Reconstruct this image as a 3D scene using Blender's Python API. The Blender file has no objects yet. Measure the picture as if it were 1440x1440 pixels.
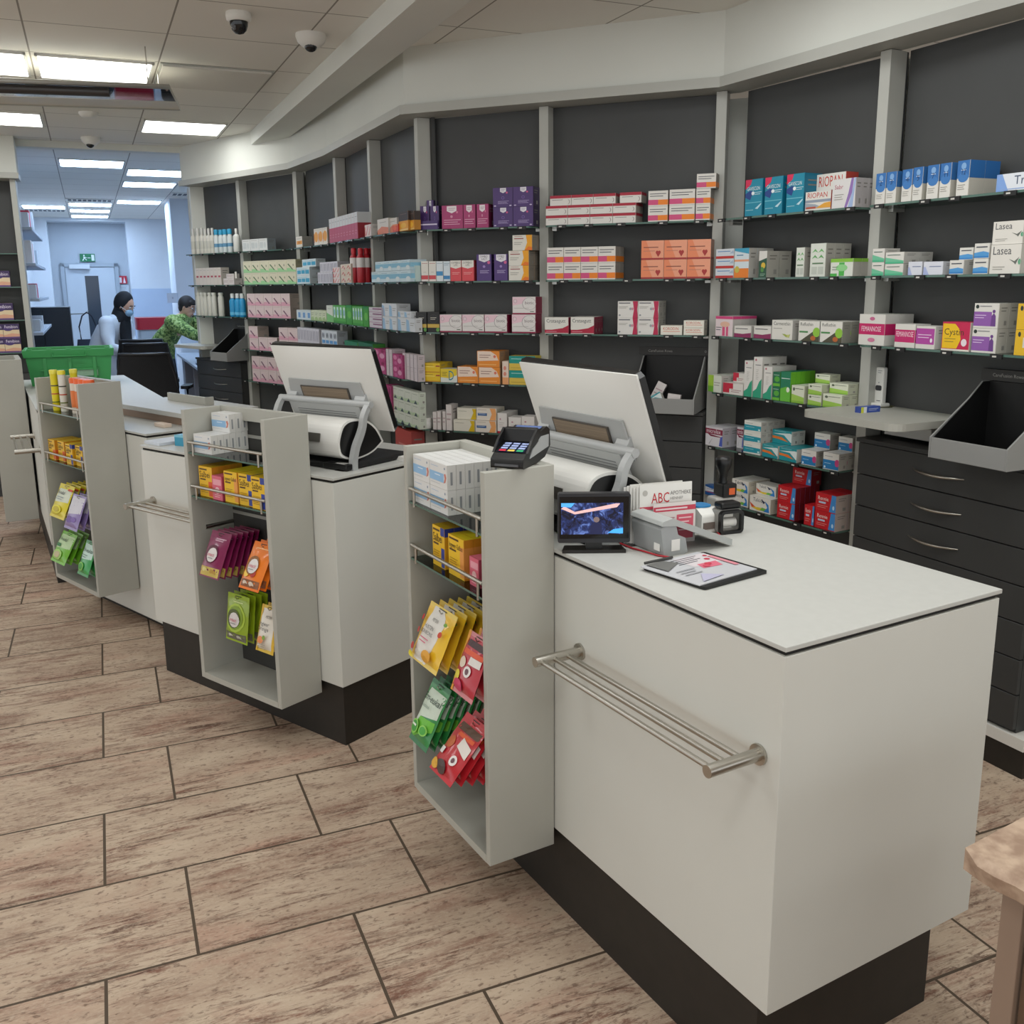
import bpy, math, random
from mathutils import Vector, Matrix
random.seed(7)
S = bpy.context.scene
COL = S.collection
PI = math.pi
rad = math.radians
# ------------------------------------------------------------------ camera
FPX, CX, CY, PITCH, ROLL, CAMH = 1333.4, 720.0, 677.9, rad(11.758), rad(-0.535), 1.64
_F = Vector((0, math.cos(PITCH), -math.sin(PITCH)))
_R0 = Vector((1, 0, 0)); _U0 = _R0.cross(_F)
_R = math.cos(ROLL)*_R0 + math.sin(ROLL)*_U0
_U = -math.sin(ROLL)*_R0 + math.cos(ROLL)*_U0
_C = Vector((0, 0, CAMH))
cd = bpy.data.cameras.new('camera'); cam = bpy.data.objects.new('camera', cd); COL.objects.link(cam)
cam.matrix_world = Matrix(((_R.x, _U.x, -_F.x, 0), (_R.y, _U.y, -_F.y, 0), (_R.z, _U.z, -_F.z, CAMH), (0, 0, 0, 1)))
cd.sensor_width = 36; cd.lens = FPX/1440*36; cd.shift_y = -(720-CY)/1440; cd.clip_start = 0.05; cd.clip_end = 80
S.camera = cam

def sight(u, v): return _F + _R*((u-CX)/FPX) - _U*((v-CY)/FPX)
def Z(u, v, z):
    d = sight(u, v); return _C + d*((z-CAMH)/d.z)
def PL(u, v, p, az):
    n = Vector((-math.sin(rad(az)), math.cos(rad(az)), 0)); d = sight(u, v)
    return _C + d*((Vector((p[0], p[1], 0))-_C).dot(n)/d.dot(n))
def dirv(az): return Vector((math.cos(rad(az)), math.sin(rad(az)), 0))
def toward(P, az, s, f, z=0):
    d = dirv(az); n = dirv(az+90)
    return Vector((P[0], P[1], 0)) + d*s + n*f + Vector((0, 0, z))
def loc2(P, az, q):
    v = Vector((q[0]-P[0], q[1]-P[1], 0)); return v.dot(dirv(az)), v.dot(dirv(az+90))

# ------------------------------------------------------------------ materials
def lin(c):
    c /= 255.0
    return c/12.92 if c <= 0.04045 else ((c+0.055)/1.055)**2.4
def rgb(h): return tuple(lin(int(h[i:i+2], 16)) for i in (0, 2, 4)) + (1,)
MATS = {}
def mat(h, rough=0.5, metal=0.0, name=None, spec=None, emit=0.0, trans=0.0, coat=0.0):
    k = (h, rough, metal, emit, trans, coat)
    if k in MATS: return MATS[k]
    m = bpy.data.materials.new(name or ('paint_'+h)); m.use_nodes = True
    b = m.node_tree.nodes['Principled BSDF']
    b.inputs['Base Color'].default_value = rgb(h); b.inputs['Roughness'].default_value = rough
    b.inputs['Metallic'].default_value = metal
    if emit:
        b.inputs['Emission Color'].default_value = rgb(h); b.inputs['Emission Strength'].default_value = emit
    if trans: b.inputs['Transmission Weight'].default_value = trans
    if coat: b.inputs['Coat Weight'].default_value = coat
    MATS[k] = m
    return m
def noisy(name, h1, h2, scale=8, rough=0.5, stretch=(1, 1, 1), metal=0, detail=4, bump=0.0, coord='Object'):
    m = bpy.data.materials.new(name); m.use_nodes = True
    nt = m.node_tree; b = nt.nodes['Principled BSDF']
    tc = nt.nodes.new('ShaderNodeTexCoord'); mp = nt.nodes.new('ShaderNodeMapping'); mp.inputs['Scale'].default_value = stretch
    nz = nt.nodes.new('ShaderNodeTexNoise'); nz.inputs['Scale'].default_value = scale; nz.inputs['Detail'].default_value = detail
    rp = nt.nodes.new('ShaderNodeValToRGB'); rp.color_ramp.elements[0].color = rgb(h1); rp.color_ramp.elements[1].color = rgb(h2)
    rp.color_ramp.elements[0].position = 0.35; rp.color_ramp.elements[1].position = 0.65
    L = nt.links.new
    L(tc.outputs[coord], mp.inputs[0]); L(mp.outputs[0], nz.inputs['Vector']); L(nz.outputs[0], rp.inputs[0]); L(rp.outputs[0], b.inputs['Base Color'])
    b.inputs['Roughness'].default_value = rough; b.inputs['Metallic'].default_value = metal
    if bump:
        bp = nt.nodes.new('ShaderNodeBump'); bp.inputs['Strength'].default_value = bump; bp.inputs['Distance'].default_value = 0.002
        L(nz.outputs[0], bp.inputs['Height']); L(bp.outputs[0], b.inputs['Normal'])
    return m
def thin_glass(name, h, gloss=0.08):
    m = bpy.data.materials.new(name); m.use_nodes = True; nt = m.node_tree
    nt.nodes.remove(nt.nodes['Principled BSDF']); out = nt.nodes['Material Output']
    t = nt.nodes.new('ShaderNodeBsdfTransparent'); t.inputs[0].default_value = rgb(h)
    g = nt.nodes.new('ShaderNodeBsdfGlossy'); g.inputs['Roughness'].default_value = 0.02
    fr = nt.nodes.new('ShaderNodeFresnel'); fr.inputs[0].default_value = 1.5
    mx = nt.nodes.new('ShaderNodeMixShader')
    L = nt.links.new
    L(fr.outputs[0], mx.inputs[0]); L(t.outputs[0], mx.inputs[1]); L(g.outputs[0], mx.inputs[2]); L(mx.outputs[0], out.inputs[0])
    return m

M_counter = noisy('white_laminate', 'cfcfc8', 'd2d2cb', 3, 0.42)
M_top = noisy('worktop_laminate', 'bdbdb8', 'c0c0bb', 40, 0.5)
M_plinth = noisy('dark_brown_plinth', '1f1c17', '24201b', 30, 0.55)
M_grey = noisy('grey_laminate', 'acaba2', 'b0afa6', 4, 0.5)
M_post = noisy('post_grey', 'b0b0a9', 'b4b4ad', 4, 0.5)
M_panel = noisy('anthracite_panel', '3f4040', '434444', 4, 0.55)
M_drawer = noisy('anthracite_drawer', '363737', '393a3a', 4, 0.5)
M_black = mat('0c0c0d', 0.35, name='black_plastic')
M_blackm = mat('121213', 0.7, name='matt_black')
M_gap = mat('1c1a18', 0.8, name='shadow_gap_black')
M_steel = mat('b9b5ac', 0.3, 1.0, name='brushed_steel')
M_alu = mat('c9c8c3', 0.35, 0.8, name='aluminium')
M_white = mat('dedcd6', 0.5, name='white_plastic')
M_shell = mat('e4e3de', 0.32, name='glossy_white_shell')
M_silver = mat('b4b6b6', 0.4, 0.2, name='silver_plastic')
M_wall = noisy('white_plaster', 'd3d4cd', 'd7d8d1', 2, 0.8)
M_wallcool = noisy('cool_white_wall', 'd8dde4', 'dde2e8', 2, 0.7)
M_glass = thin_glass('shelf_glass', 'cfe3da')
M_gedge = mat('4d6b60', 0.2, name='glass_edge_green')
M_clear = thin_glass('clear_film', 'f2f4f5')
M_paper = mat('e6e4df', 0.7, name='paper')
M_skin = noisy('skin', 'c99a7f', 'cfa187', 10, 0.55)

# ------------------------------------------------------------------ mesh builder
class MB:
    def __init__(s): s.v = []; s.f = []; s.m = []; s.s = []; s.mats = []
    def mi(s, m):
        if m not in s.mats: s.mats.append(m)
        return s.mats.index(m)
    def add(s, vs, fs, m, M=None, smooth=False):
        o = len(s.v)
        for v in vs:
            v = Vector(v); s.v.append(tuple(M @ v) if M is not None else tuple(v))
        i = s.mi(m)
        for f in fs: s.f.append([o+k for k in f]); s.m.append(i); s.s.append(smooth)
    def box(s, x0, x1, y0, y1, z0, z1, m, M=None):
        vs = [(x0, y0, z0), (x1, y0, z0), (x1, y1, z0), (x0, y1, z0), (x0, y0, z1), (x1, y0, z1), (x1, y1, z1), (x0, y1, z1)]
        s.add(vs, [(0, 3, 2, 1), (4, 5, 6, 7), (0, 1, 5, 4), (1, 2, 6, 5), (2, 3, 7, 6), (3, 0, 4, 7)], m, M)
    def prism(s, pts, z0, z1, m, M=None, smooth=False, cap=None):
        n = len(pts)
        a = sum(pts[i][0]*pts[(i+1) % n][1]-pts[(i+1) % n][0]*pts[i][1] for i in range(n))
        if a < 0: pts = pts[::-1]
        vs = [(p[0], p[1], z0) for p in pts] + [(p[0], p[1], z1) for p in pts]
        s.add(vs, [(i, (i+1) % n, n+(i+1) % n, n+i) for i in range(n)], m, M, smooth)
        s.add(vs, [tuple(range(n-1, -1, -1)), tuple(range(n, 2*n))], cap or m, M)
    def tube(s, pts, r, m, n=10, M=None, caps=True):
        pts = [Vector(p) for p in pts]; rings = []
        up = Vector((0, 0, 1))
        for i, p in enumerate(pts):
            t = (pts[min(i+1, len(pts)-1)]-pts[max(i-1, 0)]).normalized()
            a = t.cross(up)
            if a.length < 1e-3: a = t.cross(Vector((1, 0, 0)))
            a.normalize(); b = t.cross(a).normalized()
            rr = r[i] if isinstance(r, (list, tuple)) else r
            rings.append([p + (a*math.cos(2*PI*k/n)+b*math.sin(2*PI*k/n))*rr for k in range(n)])
        s.loft(rings, m, M, caps)
    def loft(s, rings, m, M=None, caps=True, smooth=True):
        n = len(rings[0]); vs = [v for r in rings for v in r]; fs = []
        for i in range(len(rings)-1):
            for k in range(n): fs.append((i*n+k, i*n+(k+1) % n, (i+1)*n+(k+1) % n, (i+1)*n+k))
        s.add(vs, fs, m, M, smooth)
        if caps: s.add(list(rings[0])+list(rings[-1]), [tuple(range(n-1, -1, -1)), tuple(range(n, 2*n))], m, M)
    def lathe(s, prof, m, n=16, M=None, sx=1, sy=1, caps=True):
        s.loft([[(r*sx*math.cos(2*PI*k/n), r*sy*math.sin(2*PI*k/n), z) for k in range(n)] for r, z in prof], m, M, caps)
    def ball(s, c, rx, ry, rz, m, n=14, k=9, M=None):
        rings = []
        for i in range(k+1):
            t = PI*i/k; t = min(max(t, .02), PI-.02)
            rings.append([(c[0]+rx*math.sin(t)*math.cos(2*PI*j/n), c[1]+ry*math.sin(t)*math.sin(2*PI*j/n), c[2]-rz*math.cos(t)) for j in range(n)])
        s.loft(rings, m, M)
    def mesh(s, name):
        me = bpy.data.meshes.new(name); me.from_pydata(s.v, [], s.f)
        for m in s.mats: me.materials.append(m)
        me.polygons.foreach_set('material_index', s.m); me.polygons.foreach_set('use_smooth', s.s)
        me.update(); return me
    def obj(s, name, parent=None, loc=(0, 0, 0), rz=0.0, bevel=0, seg=2):
        o = bpy.data.objects.new(name, s.mesh(name)); COL.objects.link(o)
        o.location = loc; o.rotation_euler = (0, 0, rz)
        if parent: o.parent = parent
        if bevel:
            b = o.modifiers.new('bevel', 'BEVEL'); b.width = bevel; b.segments = seg; b.limit_method = 'ANGLE'; b.angle_limit = rad(40)
        return o
def tag(o, label, cat, group=None):
    o['label'] = label; o['category'] = cat
    if group: o['group'] = group
    return o
def thing(name, label, cat, loc=(0, 0, 0), az=0.0, group=None):
    o = bpy.data.objects.new(name, None); COL.objects.link(o); o.empty_display_size = .1
    o.location = loc; o.rotation_euler = (0, 0, rad(az))
    return tag(o, label, cat, group)
def struct(o): o['kind'] = 'structure'; return o
def rrect(x0, x1, y0, y1, r, n=5, corners=(1, 1, 1, 1)):
    pts = []
    for (cx, cy, a0, on, px, py) in ((x1-r, y1-r, 0, corners[0], x1, y1), (x0+r, y1-r, 90, corners[1], x0, y1), (x0+r, y0+r, 180, corners[2], x0, y0), (x1-r, y0+r, 270, corners[3], x1, y0)):
        if not on: pts.append((px, py)); continue
        for i in range(n+1):
            a = rad(a0+90*i/n); pts.append((cx+r*math.cos(a), cy+r*math.sin(a)))
    return pts
YZ = Matrix(((0, 0, 1, 0), (1, 0, 0, 0), (0, 1, 0, 0), (0, 0, 0, 1)))   # prism in (y,z) profile, extruded along x
XZ = Matrix(((1, 0, 0, 0), (0, 0, -1, 0), (0, 1, 0, 0), (0, 0, 0, 1)))  # prism in (x,z) outline, extruded along -y
def RX(a, p=(0, 0, 0)): return Matrix.Translation(p) @ Matrix.Rotation(rad(a), 4, 'X')

# ------------------------------------------------------------------ lettering
TEXTS = {}
def prepare_text(strings):
    obs = []
    for t in sorted(set(strings)):
        c = bpy.data.curves.new('t', 'FONT'); c.body = t; c.resolution_u = 2; c.size = 1.0
        o = bpy.data.objects.new('t', c); COL.objects.link(o); obs.append((t, o, c))
    dg = bpy.context.evaluated_depsgraph_get()
    for t, o, c in obs:
        me = o.evaluated_get(dg).to_mesh()
        vs = [(v.co.x/0.69, v.co.y/0.69) for v in me.vertices]; fs = [tuple(p.vertices) for p in me.polygons]
        x0 = min(v[0] for v in vs) if vs else 0; x1 = max(v[0] for v in vs) if vs else 1
        TEXTS[t] = ([(v[0]-x0, v[1]) for v in vs], fs, x1-x0)
        o.evaluated_get(dg).to_mesh_clear()
    for t, o, c in obs:
        bpy.data.objects.remove(o); bpy.data.curves.remove(c)

def prints(mb, els, w, h, put, clip=(0, 1)):
    """draw a list of printed elements on a w x h face; put(x, y, layer) -> 3D point"""
    lay = 0
    for e in els:
        lay += 1; k = e[0]
        if k == 'T' and getattr(put, 'curved', False): lay += 5
        if k == 'R':
            _, x0, y0, x1, y1, c = e[:6]; nx = ny = 1
            if getattr(put, 'curved', False): nx = max(1, int(8*(x1-x0)+.99)); ny = max(1, int(10*(y1-y0)+.99))
            vs = [put(w*(x0+(x1-x0)*i/nx), h*(y0+(y1-y0)*j/ny), lay) for j in range(ny+1) for i in range(nx+1)]
            mb.add(vs, [(j*(nx+1)+i, j*(nx+1)+i+1, (j+1)*(nx+1)+i+1, (j+1)*(nx+1)+i) for j in range(ny) for i in range(nx)], mat(c, 0.45))
        elif k == 'D':
            _, cx, cy, rx, ry, c = e[:6]; n = 14
            vs = [put(w*cx, h*cy, lay)] + [put(w*cx+w*rx*math.cos(2*PI*i/n), h*cy+h*ry*math.sin(2*PI*i/n), lay) for i in range(n)]
            mb.add(vs, [(0, 1+i, 1+(i+1) % n) for i in range(n)], mat(c, 0.45))
        elif k == 'P':
            if getattr(put, 'curved', False):
                from mathutils.geometry import tessellate_polygon
                tris = [[Vector((e[1][i][0], e[1][i][1])) for i in t] for t in tessellate_polygon([[Vector((x, y, 0)) for x, y in e[1]]])]
                for _ in range(3): tris = [q for a, b, c in tris for ab, bc, ca in (((a+b)/2, (b+c)/2, (c+a)/2),) for q in ([a, ab, ca], [ab, b, bc], [ca, bc, c], [ab, bc, ca])]
                for t in tris:
                    if (t[1]-t[0]).cross(t[2]-t[0]) < 0: t.reverse()
                    mb.add([put(w*p.x, h*p.y, lay) for p in t], [(0, 1, 2)], mat(e[2], 0.45), smooth=True)
            else:
                vs = [put(w*x, h*y, lay) for x, y in e[1]]; mb.add(vs, [tuple(range(len(vs)))], mat(e[2], 0.45))
        elif k == 'T':
            _, t, x, y, sz, c = e[:6]; mxw = (e[6] if len(e) > 6 else 0.98-x)*w
            vs, fs, tw = TEXTS[t]; sc = sz*h; sx = min(sc, mxw/max(tw, .01))
            mb.add([put(w*x+v[0]*sx, h*y+v[1]*sc, lay) for v in vs], fs, mat(c, 0.5))
        elif k == 'L':   # rows of fine print shown as hairlines
            _, x0, y0, x1, n, dy, c = e[:7]
            for i in range(n):
                y = y0-i*dy; xe = x1-(x1-x0)*(0.0, .18, .07, .3)[i % 4]
                mb.add([put(w*x0, h*y, lay), put(w*xe, h*y, lay), put(w*xe, h*(y+dy*.3), lay), put(w*x0, h*(y+dy*.3), lay)], [(0, 1, 2, 3)], mat(c, 0.5))
# ------------------------------------------------------------------ printed carton designs
# key: (what it looks like, base colour, side colour, printed elements)
W_ = 'dcd9d2'; G_ = '9a978f'
DES = {
 'blue': ('slim white box with blue upper half', W_, 'c9c5ba', [('R', 0, .5, 1, 1, '2f6db0', 'w'), ('D', .5, .52, .42, .14, '3a78ba'), ('D', .5, .84, .2, .1, '7fa9d6'), ('L', .3, .72, .7, 1, .05, 'dfe8f2'), ('L', .1, .3, .7, 3, .06, G_)]),
 'tra': ('pale blue and white box', 'dfe3ea', 'd3d6da', [('P', [(0, 0), (.35, 0), (.15, 1), (0, 1)], '7fa3dc'), ('T', 'Tra', .5, .35, .4, '46546e'), ('R', .1, .08, .9, .13, '8aa6d6')]),
 'mint': ('white box with mint green base', W_, 'bdbab3', [('P', [(0, 0), (1, 0), (1, .25), (0, .55)], '6fc09a'), ('R', 0, 0, 1, .16, '4fb489'), ('L', .1, .72, .8, 1, .2, '4e6a5e')]),
 'lilac': ('small pale lilac box', 'd8dae4', 'c6c7cc', [('P', [(0, 0), (.3, 0), (.1, .6), (0, .6)], 'a9b4dc'), ('L', .3, .6, .9, 1, .2, '7d88a8')]),
 'bluewave': ('white box with blue wave band', W_, 'c2c0ba', [('P', [(0, .05), (1, .05), (1, .38), (.6, .48), (0, .38)], '4f97d0'), ('R', 0, .05, 1, .17, '2f7ec2'), ('L', .12, .72, .85, 1, .26, '4a4f58')]),
 'lasea': ('large white box with lavender sprig', 'dedad2', 'cfcbc2', [('T', 'Lasea', .08, .66, .22, '4b4d52', .6), ('P', [(.62, .5), (.8, .42), (.95, .56), (.84, .3), (.8, .36)], '6a6d66'), ('D', .97, .4, .05, .1, '57a07a'), ('L', .1, .22, .5, 2, .08, G_)]),
 'magband': ('white box with magenta band', W_, 'cfccc6', [('R', 0, .34, 1, .7, 'c21f62', 'w'), ('T', 'FEMANNOSE', .1, .45, .13, 'f0d9e2', .75), ('D', .5, .86, .1, .06, 'c8688f'), ('D', .5, .17, .14, .07, 'd07a9c')]),
 'magsmall': ('low white and magenta box', W_, 'cfccc6', [('R', 0, .22, 1, .76, 'c3266a', 'w'), ('T', 'FEMANNOSE', .06, .46, .18, 'f0d9e2', .85)]),
 'purplepink': ('white box with violet square panel', W_, 'cfccc6', [('R', 0, .2, .95, .9, 'b0479e'), ('L', .1, .6, .8, 2, .12, 'e7c8e2'), ('D', .8, .38, .06, .1, 'f0e6ee')]),
 'cystin': ('yellow and crimson box', 'c51f4e', 'cfccc6', [('P', [(.02, .08), (.55, .08), (.68, .4), (.62, .75), (.45, .94), (.02, .94)], 'edc019'), ('T', 'Cystin', .08, .55, .18, '4a3a18', .75), ('D', .8, .3, .1, .13, 'e8dbe0'), ('L', .1, .4, .5, 2, .1, 'a98f2a'), ('R', 0, 0, 1, .06, 'e4ded4')]),
 'lady': ('white box with violet panel and silhouette', W_, 'b9b5aa', [('R', 0, .08, .72, .66, '8f5aa8'), ('D', .12, .86, .07, .08, '22302c'), ('P', [(.7, .08), (.72, .5), (.8, .62), (.88, .5), (.9, .08)], '6b3f86'), ('D', .8, .68, .06, .07, '6b3f86'), ('L', .22, .87, .7, 1, .1, '7a7a80'), ('L', .05, .5, .5, 2, .1, 'dbc4e6')]),
 'yel': ('yellow box with white panel', 'e0b422', 'cfccc6', [('D', .25, .82, .09, .1, '2d3430'), ('R', .5, .3, 1, .7, 'd9d5cc')]),
 'gavi': ('teal box with pink corner flash', '0d87a3', '0b6f8c', [('P', [(0, 1), (.38, 1), (.3, .86), (0, .74)], 'd52a55'), ('P', [(0, .62), (0, .52), (.3, .44), (.45, .66), (.3, .7)], '1d3f86'), ('D', .45, .62, .09, .05, 'e6eef0'), ('L', .55, .63, .95, 2, .05, 'c7e0e6'), ('T', 'GAVISCON', .1, .7, .08, 'e3eef0', .75), ('R', .02, .36, .95, .38, '6fc1d2'), ('P', [(.6, .2), (.95, .34), (.95, .3), (.75, .18)], 'b7dbe6'), ('L', .06, .16, .5, 1, .05, '9dd3df')]),
 'riopan': ('white box with mountain scene', W_, 'b4443a', [('T', 'RIOPAN', .08, .66, .22, 'c0392b', .8), ('R', 0, .42, 1, .56, '8d97a6'), ('P', [(0, .1), (0, .4), (.4, .32), (.7, .12)], '9aa3ae'), ('P', [(.4, .1), (.75, .36), (1, .4), (1, .1)], 'e0a13a'), ('R', .04, .1, .42, .2, 'b5503a')]),
 'sabr': ('white box with violet streaks', 'd9d6d4', 'b7b2b4', [('P', [(.55, 0), (.65, 0), (.85, .5), (.9, 1), (.8, 1), (.7, .5)], '8f6fae'), ('P', [(.7, 0), (.9, 0), (.95, .6), (1, 1), (.93, 1), (.85, .5)], '9fb4d8'), ('T', 'Sabr', .1, .66, .12, 'b5546a', .5), ('L', .1, .45, .5, 3, .08, G_)]),
 'bluered': ('white box with red base line', 'd4dbe2', 'c7c7c4', [('R', 0, 0, 1, .26, 'c23531'), ('L', .1, .7, .8, 1, .25, '4d8bc4'), ('P', [(.75, .5), (.95, .85), (.98, .5)], 'a9bcd0')]),
 'lefax': ('white box with orange base', 'd5e2e8', 'b3b0a9', [('R', 0, 0, 1, .32, 'e8812a'), ('R', 0, .55, 1, .62, 'e6a07a'), ('P', [(0, .92), (1, .8), (1, 1), (0, 1)], '3b9fc0'), ('L', .15, .75, .6, 1, .1, '3f7fa6'), ('D', .2, .28, .16, .12, 'c9b94f')]),
 'ibero': ('dark green and white box with yellow flower', '24503c', 'a9a59b', [('P', [(0, .62), (1, .74), (1, 1), (0, 1)], 'dcd9d2'), ('D', .55, .45, .26, .12, 'd8b53c'), ('D', .45, .3, .2, .1, '4f8a44'), ('L', .2, .12, .8, 2, .06, '9fc0a8')]),
 'leaf': ('tall white box with green leaf rows', 'd9dcd2', 'aaa79e', [('P', [(.1, .72), (.3, .84), (.5, .72), (.3, .77)], '6fb06a'), ('P', [(.5, .72), (.7, .84), (.9, .72), (.7, .77)], '6fb06a'), ('P', [(.1, .54), (.3, .66), (.5, .54), (.3, .59)], '5da35c'), ('P', [(.5, .54), (.7, .66), (.9, .54), (.7, .59)], '5da35c'), ('R', .15, .38, .85, .42, '5a7a58'), ('R', .12, .08, .46, .3, 'bfc4ba'), ('R', .54, .08, .88, .3, 'bfc4ba')]),
 'buscog': ('white and bright green box', 'd9dcd2', 'b1aea6', [('R', 0, .8, 1, 1, '83bb3a', 'w'), ('R', .38, .02, .62, .78, '4cae4a'), ('D', .5, .48, .26, .2, '8fd08a'), ('L', .08, .5, .34, 2, .14, '7a8a78'), ('R', 0, 0, .3, .16, '4cae4a')]),
 'buscop': ('white and pink box', 'e3d3d6', 'bdb9b3', [('R', 0, .86, 1, 1, 'd4447e', 'w'), ('R', .4, .02, .55, .7, 'd8527f'), ('R', .62, .02, .74, .6, 'd8527f'), ('D', .55, .6, .28, .14, 'e6b9a2'), ('L', .04, .42, .36, 2, .12, '5a5f66')]),
 'kade': ('low white box with plum base', W_, 'bdb9b3', [('P', [(0, 0), (1, 0), (1, .42), (.5, .3), (0, .34)], '8e2a5c'), ('L', .08, .72, .8, 1, .2, '4a4a50')]),
 'carm': ('white box with olive sprig', 'dfdcd4', 'bdb9b3', [('T', 'Carmenthin', .08, .74, .14, '5a5d58', .8), ('P', [(.5, .3), (.7, .14), (.85, .12), (.9, .3), (.78, .24), (.62, .3)], '9fae4e'), ('D', .8, .2, .07, .08, 'c3c978'), ('L', .08, .56, .5, 1, .1, G_)]),
 'reflu': ('white box with green leaf and dark corner', 'dfdcd4', '8f8d84', [('T', 'Refluthin', .08, .76, .13, '5a5d58', .7), ('P', [(.1, 0), (1, 0), (1, .3), (.7, .5)], '4d4a38'), ('D', .85, .46, .17, .24, '8fc23e'), ('R', .04, .42, .45, .5, '4a8a4e'), ('D', .7, .16, .12, .12, 'b8642e')]),
 'lime': ('white box with lime green stripe', 'd9dcd0', 'bdb9b3', [('R', 0, 0, .4, 1, '9cc23c'), ('R', 0, 0, .4, .35, '6fae38'), ('L', .45, .55, .9, 2, .15, G_)]),
 'redw': ('small white and red box', 'e0dcd6', 'c4c0b9', [('R', 0, .5, .5, 1, 'c2253f'), ('R', 0, .12, .32, .5, 'c2253f'), ('L', .4, .38, .9, 2, .16, 'a06a72')]),
 'tallteal': ('tall white box with teal curve', 'e0ddd8', 'd0cdc6', [('P', [(0, 0), (1, 0), (1, .48), (.7, .4), (.4, .22), (0, .14)], '2f9f7c'), ('D', .25, .93, .1, .03, 'b86a76'), ('L', .2, .8, .85, 1, .05, '5c5c60'), ('L', .3, .68, .6, 6, .045, 'b9b6b0')]),
 'dgreen': ('small dark green box', '1d6a4c', '3f8a36', [('D', .55, .5, .36, .2, '57a83c'), ('R', 0, 0, 1, .2, '6ab83a'), ('L', .1, .78, .85, 1, .1, 'bfe0c8')]),
 'lgreen': ('dark green box with lime sides', '1f7a58', '69b02c', [('P', [(0, 0), (1, 0), (1, .4), (.6, .5), (0, .42)], '67b83c'), ('D', .75, .4, .16, .09, 'e6ecd8'), ('L', .08, .76, .9, 1, .07, 'dcebe2')]),
 'hyal': ('small white and pale lime box', 'd8dcc8', 'b9bba4', [('P', [(0, 0), (1, 0), (1, .34), (0, .5)], '9cc552'), ('D', .18, .78, .08, .1, '55604e'), ('L', .28, .8, .9, 1, .12, '5d6656'), ('R', 0, 0, 1, .12, '86b63e')]),
 'micro': ('white box with wine-red and blue swoosh', 'dcd9de', 'aeaab0', [('P', [(0, .9), (.3, .6), (1, .52), (1, .5), (.3, .5), (0, .7)], '7a1f3c'), ('R', 0, .62, 1, .9, '8a2443'), ('P', [(.8, .05), (.86, .5), (1, .6), (1, .05)], '4d5fb8'), ('T', 'microlax', .06, .68, .17, 'f0e8ee', .85), ('P', [(.2, .1), (.4, .4), (.42, .4), (.25, .08)], 'b8b5bb')]),
 'tealw': ('white box with teal band', 'dedfd8', 'b7b3ab', [('P', [(0, .1), (1, .16), (1, .6), (0, .62)], '1f93a6'), ('R', .82, .18, .94, .34, 'b9e0e2'), ('L', .08, .76, .5, 1, .1, '9aa09a'), ('L', .1, .42, .6, 1, .1, 'bfe4e6')]),
 'dulco': ('teal box with orange stripe', '1c8f98', 'cfcdc6', [('P', [(0, .7), (.6, .66), (.95, .2), (1, .2), (1, .8), (.9, .85)], 'd9e2e0'), ('P', [(0, .55), (.5, .5), (.85, .2), (.3, .34), (0, .36)], 'e0762c'), ('L', .1, .9, .7, 1, .1, '9fd6d8')]),
 'laxb': ('white and blue box with pink dot', 'dedcd6', 'b3afa7', [('R', 0, .04, 1, .58, '1f78b4'), ('D', .88, .45, .14, .22, 'c2417c'), ('L', .1, .78, .6, 1, .1, '8a8d92'), ('L', .1, .36, .5, 1, .1, 'a9d0ea'), ('D', .12, .14, .06, .07, 'cfe4f0')]),
 'mblue': ('blue and white box with red line', '2a5ea0', '345f94', [('P', [(0, .35), (1, .5), (1, .95), (.5, .7), (0, .85)], 'd9dbe0'), ('R', .1, .3, .9, .36, 'b8395a'), ('L', .15, .62, .8, 1, .12, '2a3f70')]),
 'talcid': ('white box with rainbow swirl', 'e0ddd6', 'bfb9aa', [('T', 'Talcid', .16, .66, .2, '3a4350', .55), ('P', [(0, .55), (.25, .3), (.6, .12), (.4, .08), (.1, .2)], 'd8532e'), ('P', [(.1, .22), (.4, .08), (.62, .12), (.6, .3), (.35, .28)], 'e0c43a'), ('P', [(.5, .12), (.72, .1), (.8, .3), (.6, .34)], '6fb04a'), ('P', [(.68, .08), (.95, .08), (.9, .6), (.72, .82), (.85, .4)], '2f7cc4'), ('P', [(.55, .9), (.75, .72), (.66, .6)], '2a3350')]),
 'rennie': ('red box with blue end panel', 'c01a24', '7e1620', [('P', [(.72, .04), (1, .04), (1, 1), (.82, 1)], '3f86c8'), ('T', 'Rennie', .12, .62, .17, 'f0dcd8', .5), ('R', .16, .44, .5, .54, 'b9c8e0'), ('D', .9, .3, .05, .12, 'b8d6ee'), ('L', .1, .3, .6, 2, .1, 'e08a84')]),
 'rennie2': ('red box with blue panel and cream sides', 'c01a24', 'b8a8a0', [('P', [(.68, .04), (1, .04), (1, 1), (.78, 1)], '3f86c8'), ('T', 'Rennie', .12, .62, .17, 'f0dcd8', .5), ('R', .16, .44, .5, .54, 'b9c8e0'), ('D', .88, .3, .05, .12, 'b8d6ee'), ('L', .1, .3, .6, 2, .1, 'e08a84')]),
 'rwhite': ('white box with red top edge', 'dcd8d2', 'a8a199', [('R', 0, .72, 1, 1, 'a82338', 'w'), ('L', .1, .55, .6, 1, .16, '7d7a78'), ('D', .86, .36, .07, .22, '9a8f8c'), ('D', .84, .36, .06, .2, 'dcd8d2')]),
 'venen': ('white box with pink and orange base', 'dbd7d0', '9d968e', [('R', 0, .08, .5, .42, 'cf4d7c'), ('R', .5, .08, 1, .42, 'e8801e', 'w'), ('L', .08, .78, .9, 2, .15, '55565c')]),
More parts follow.
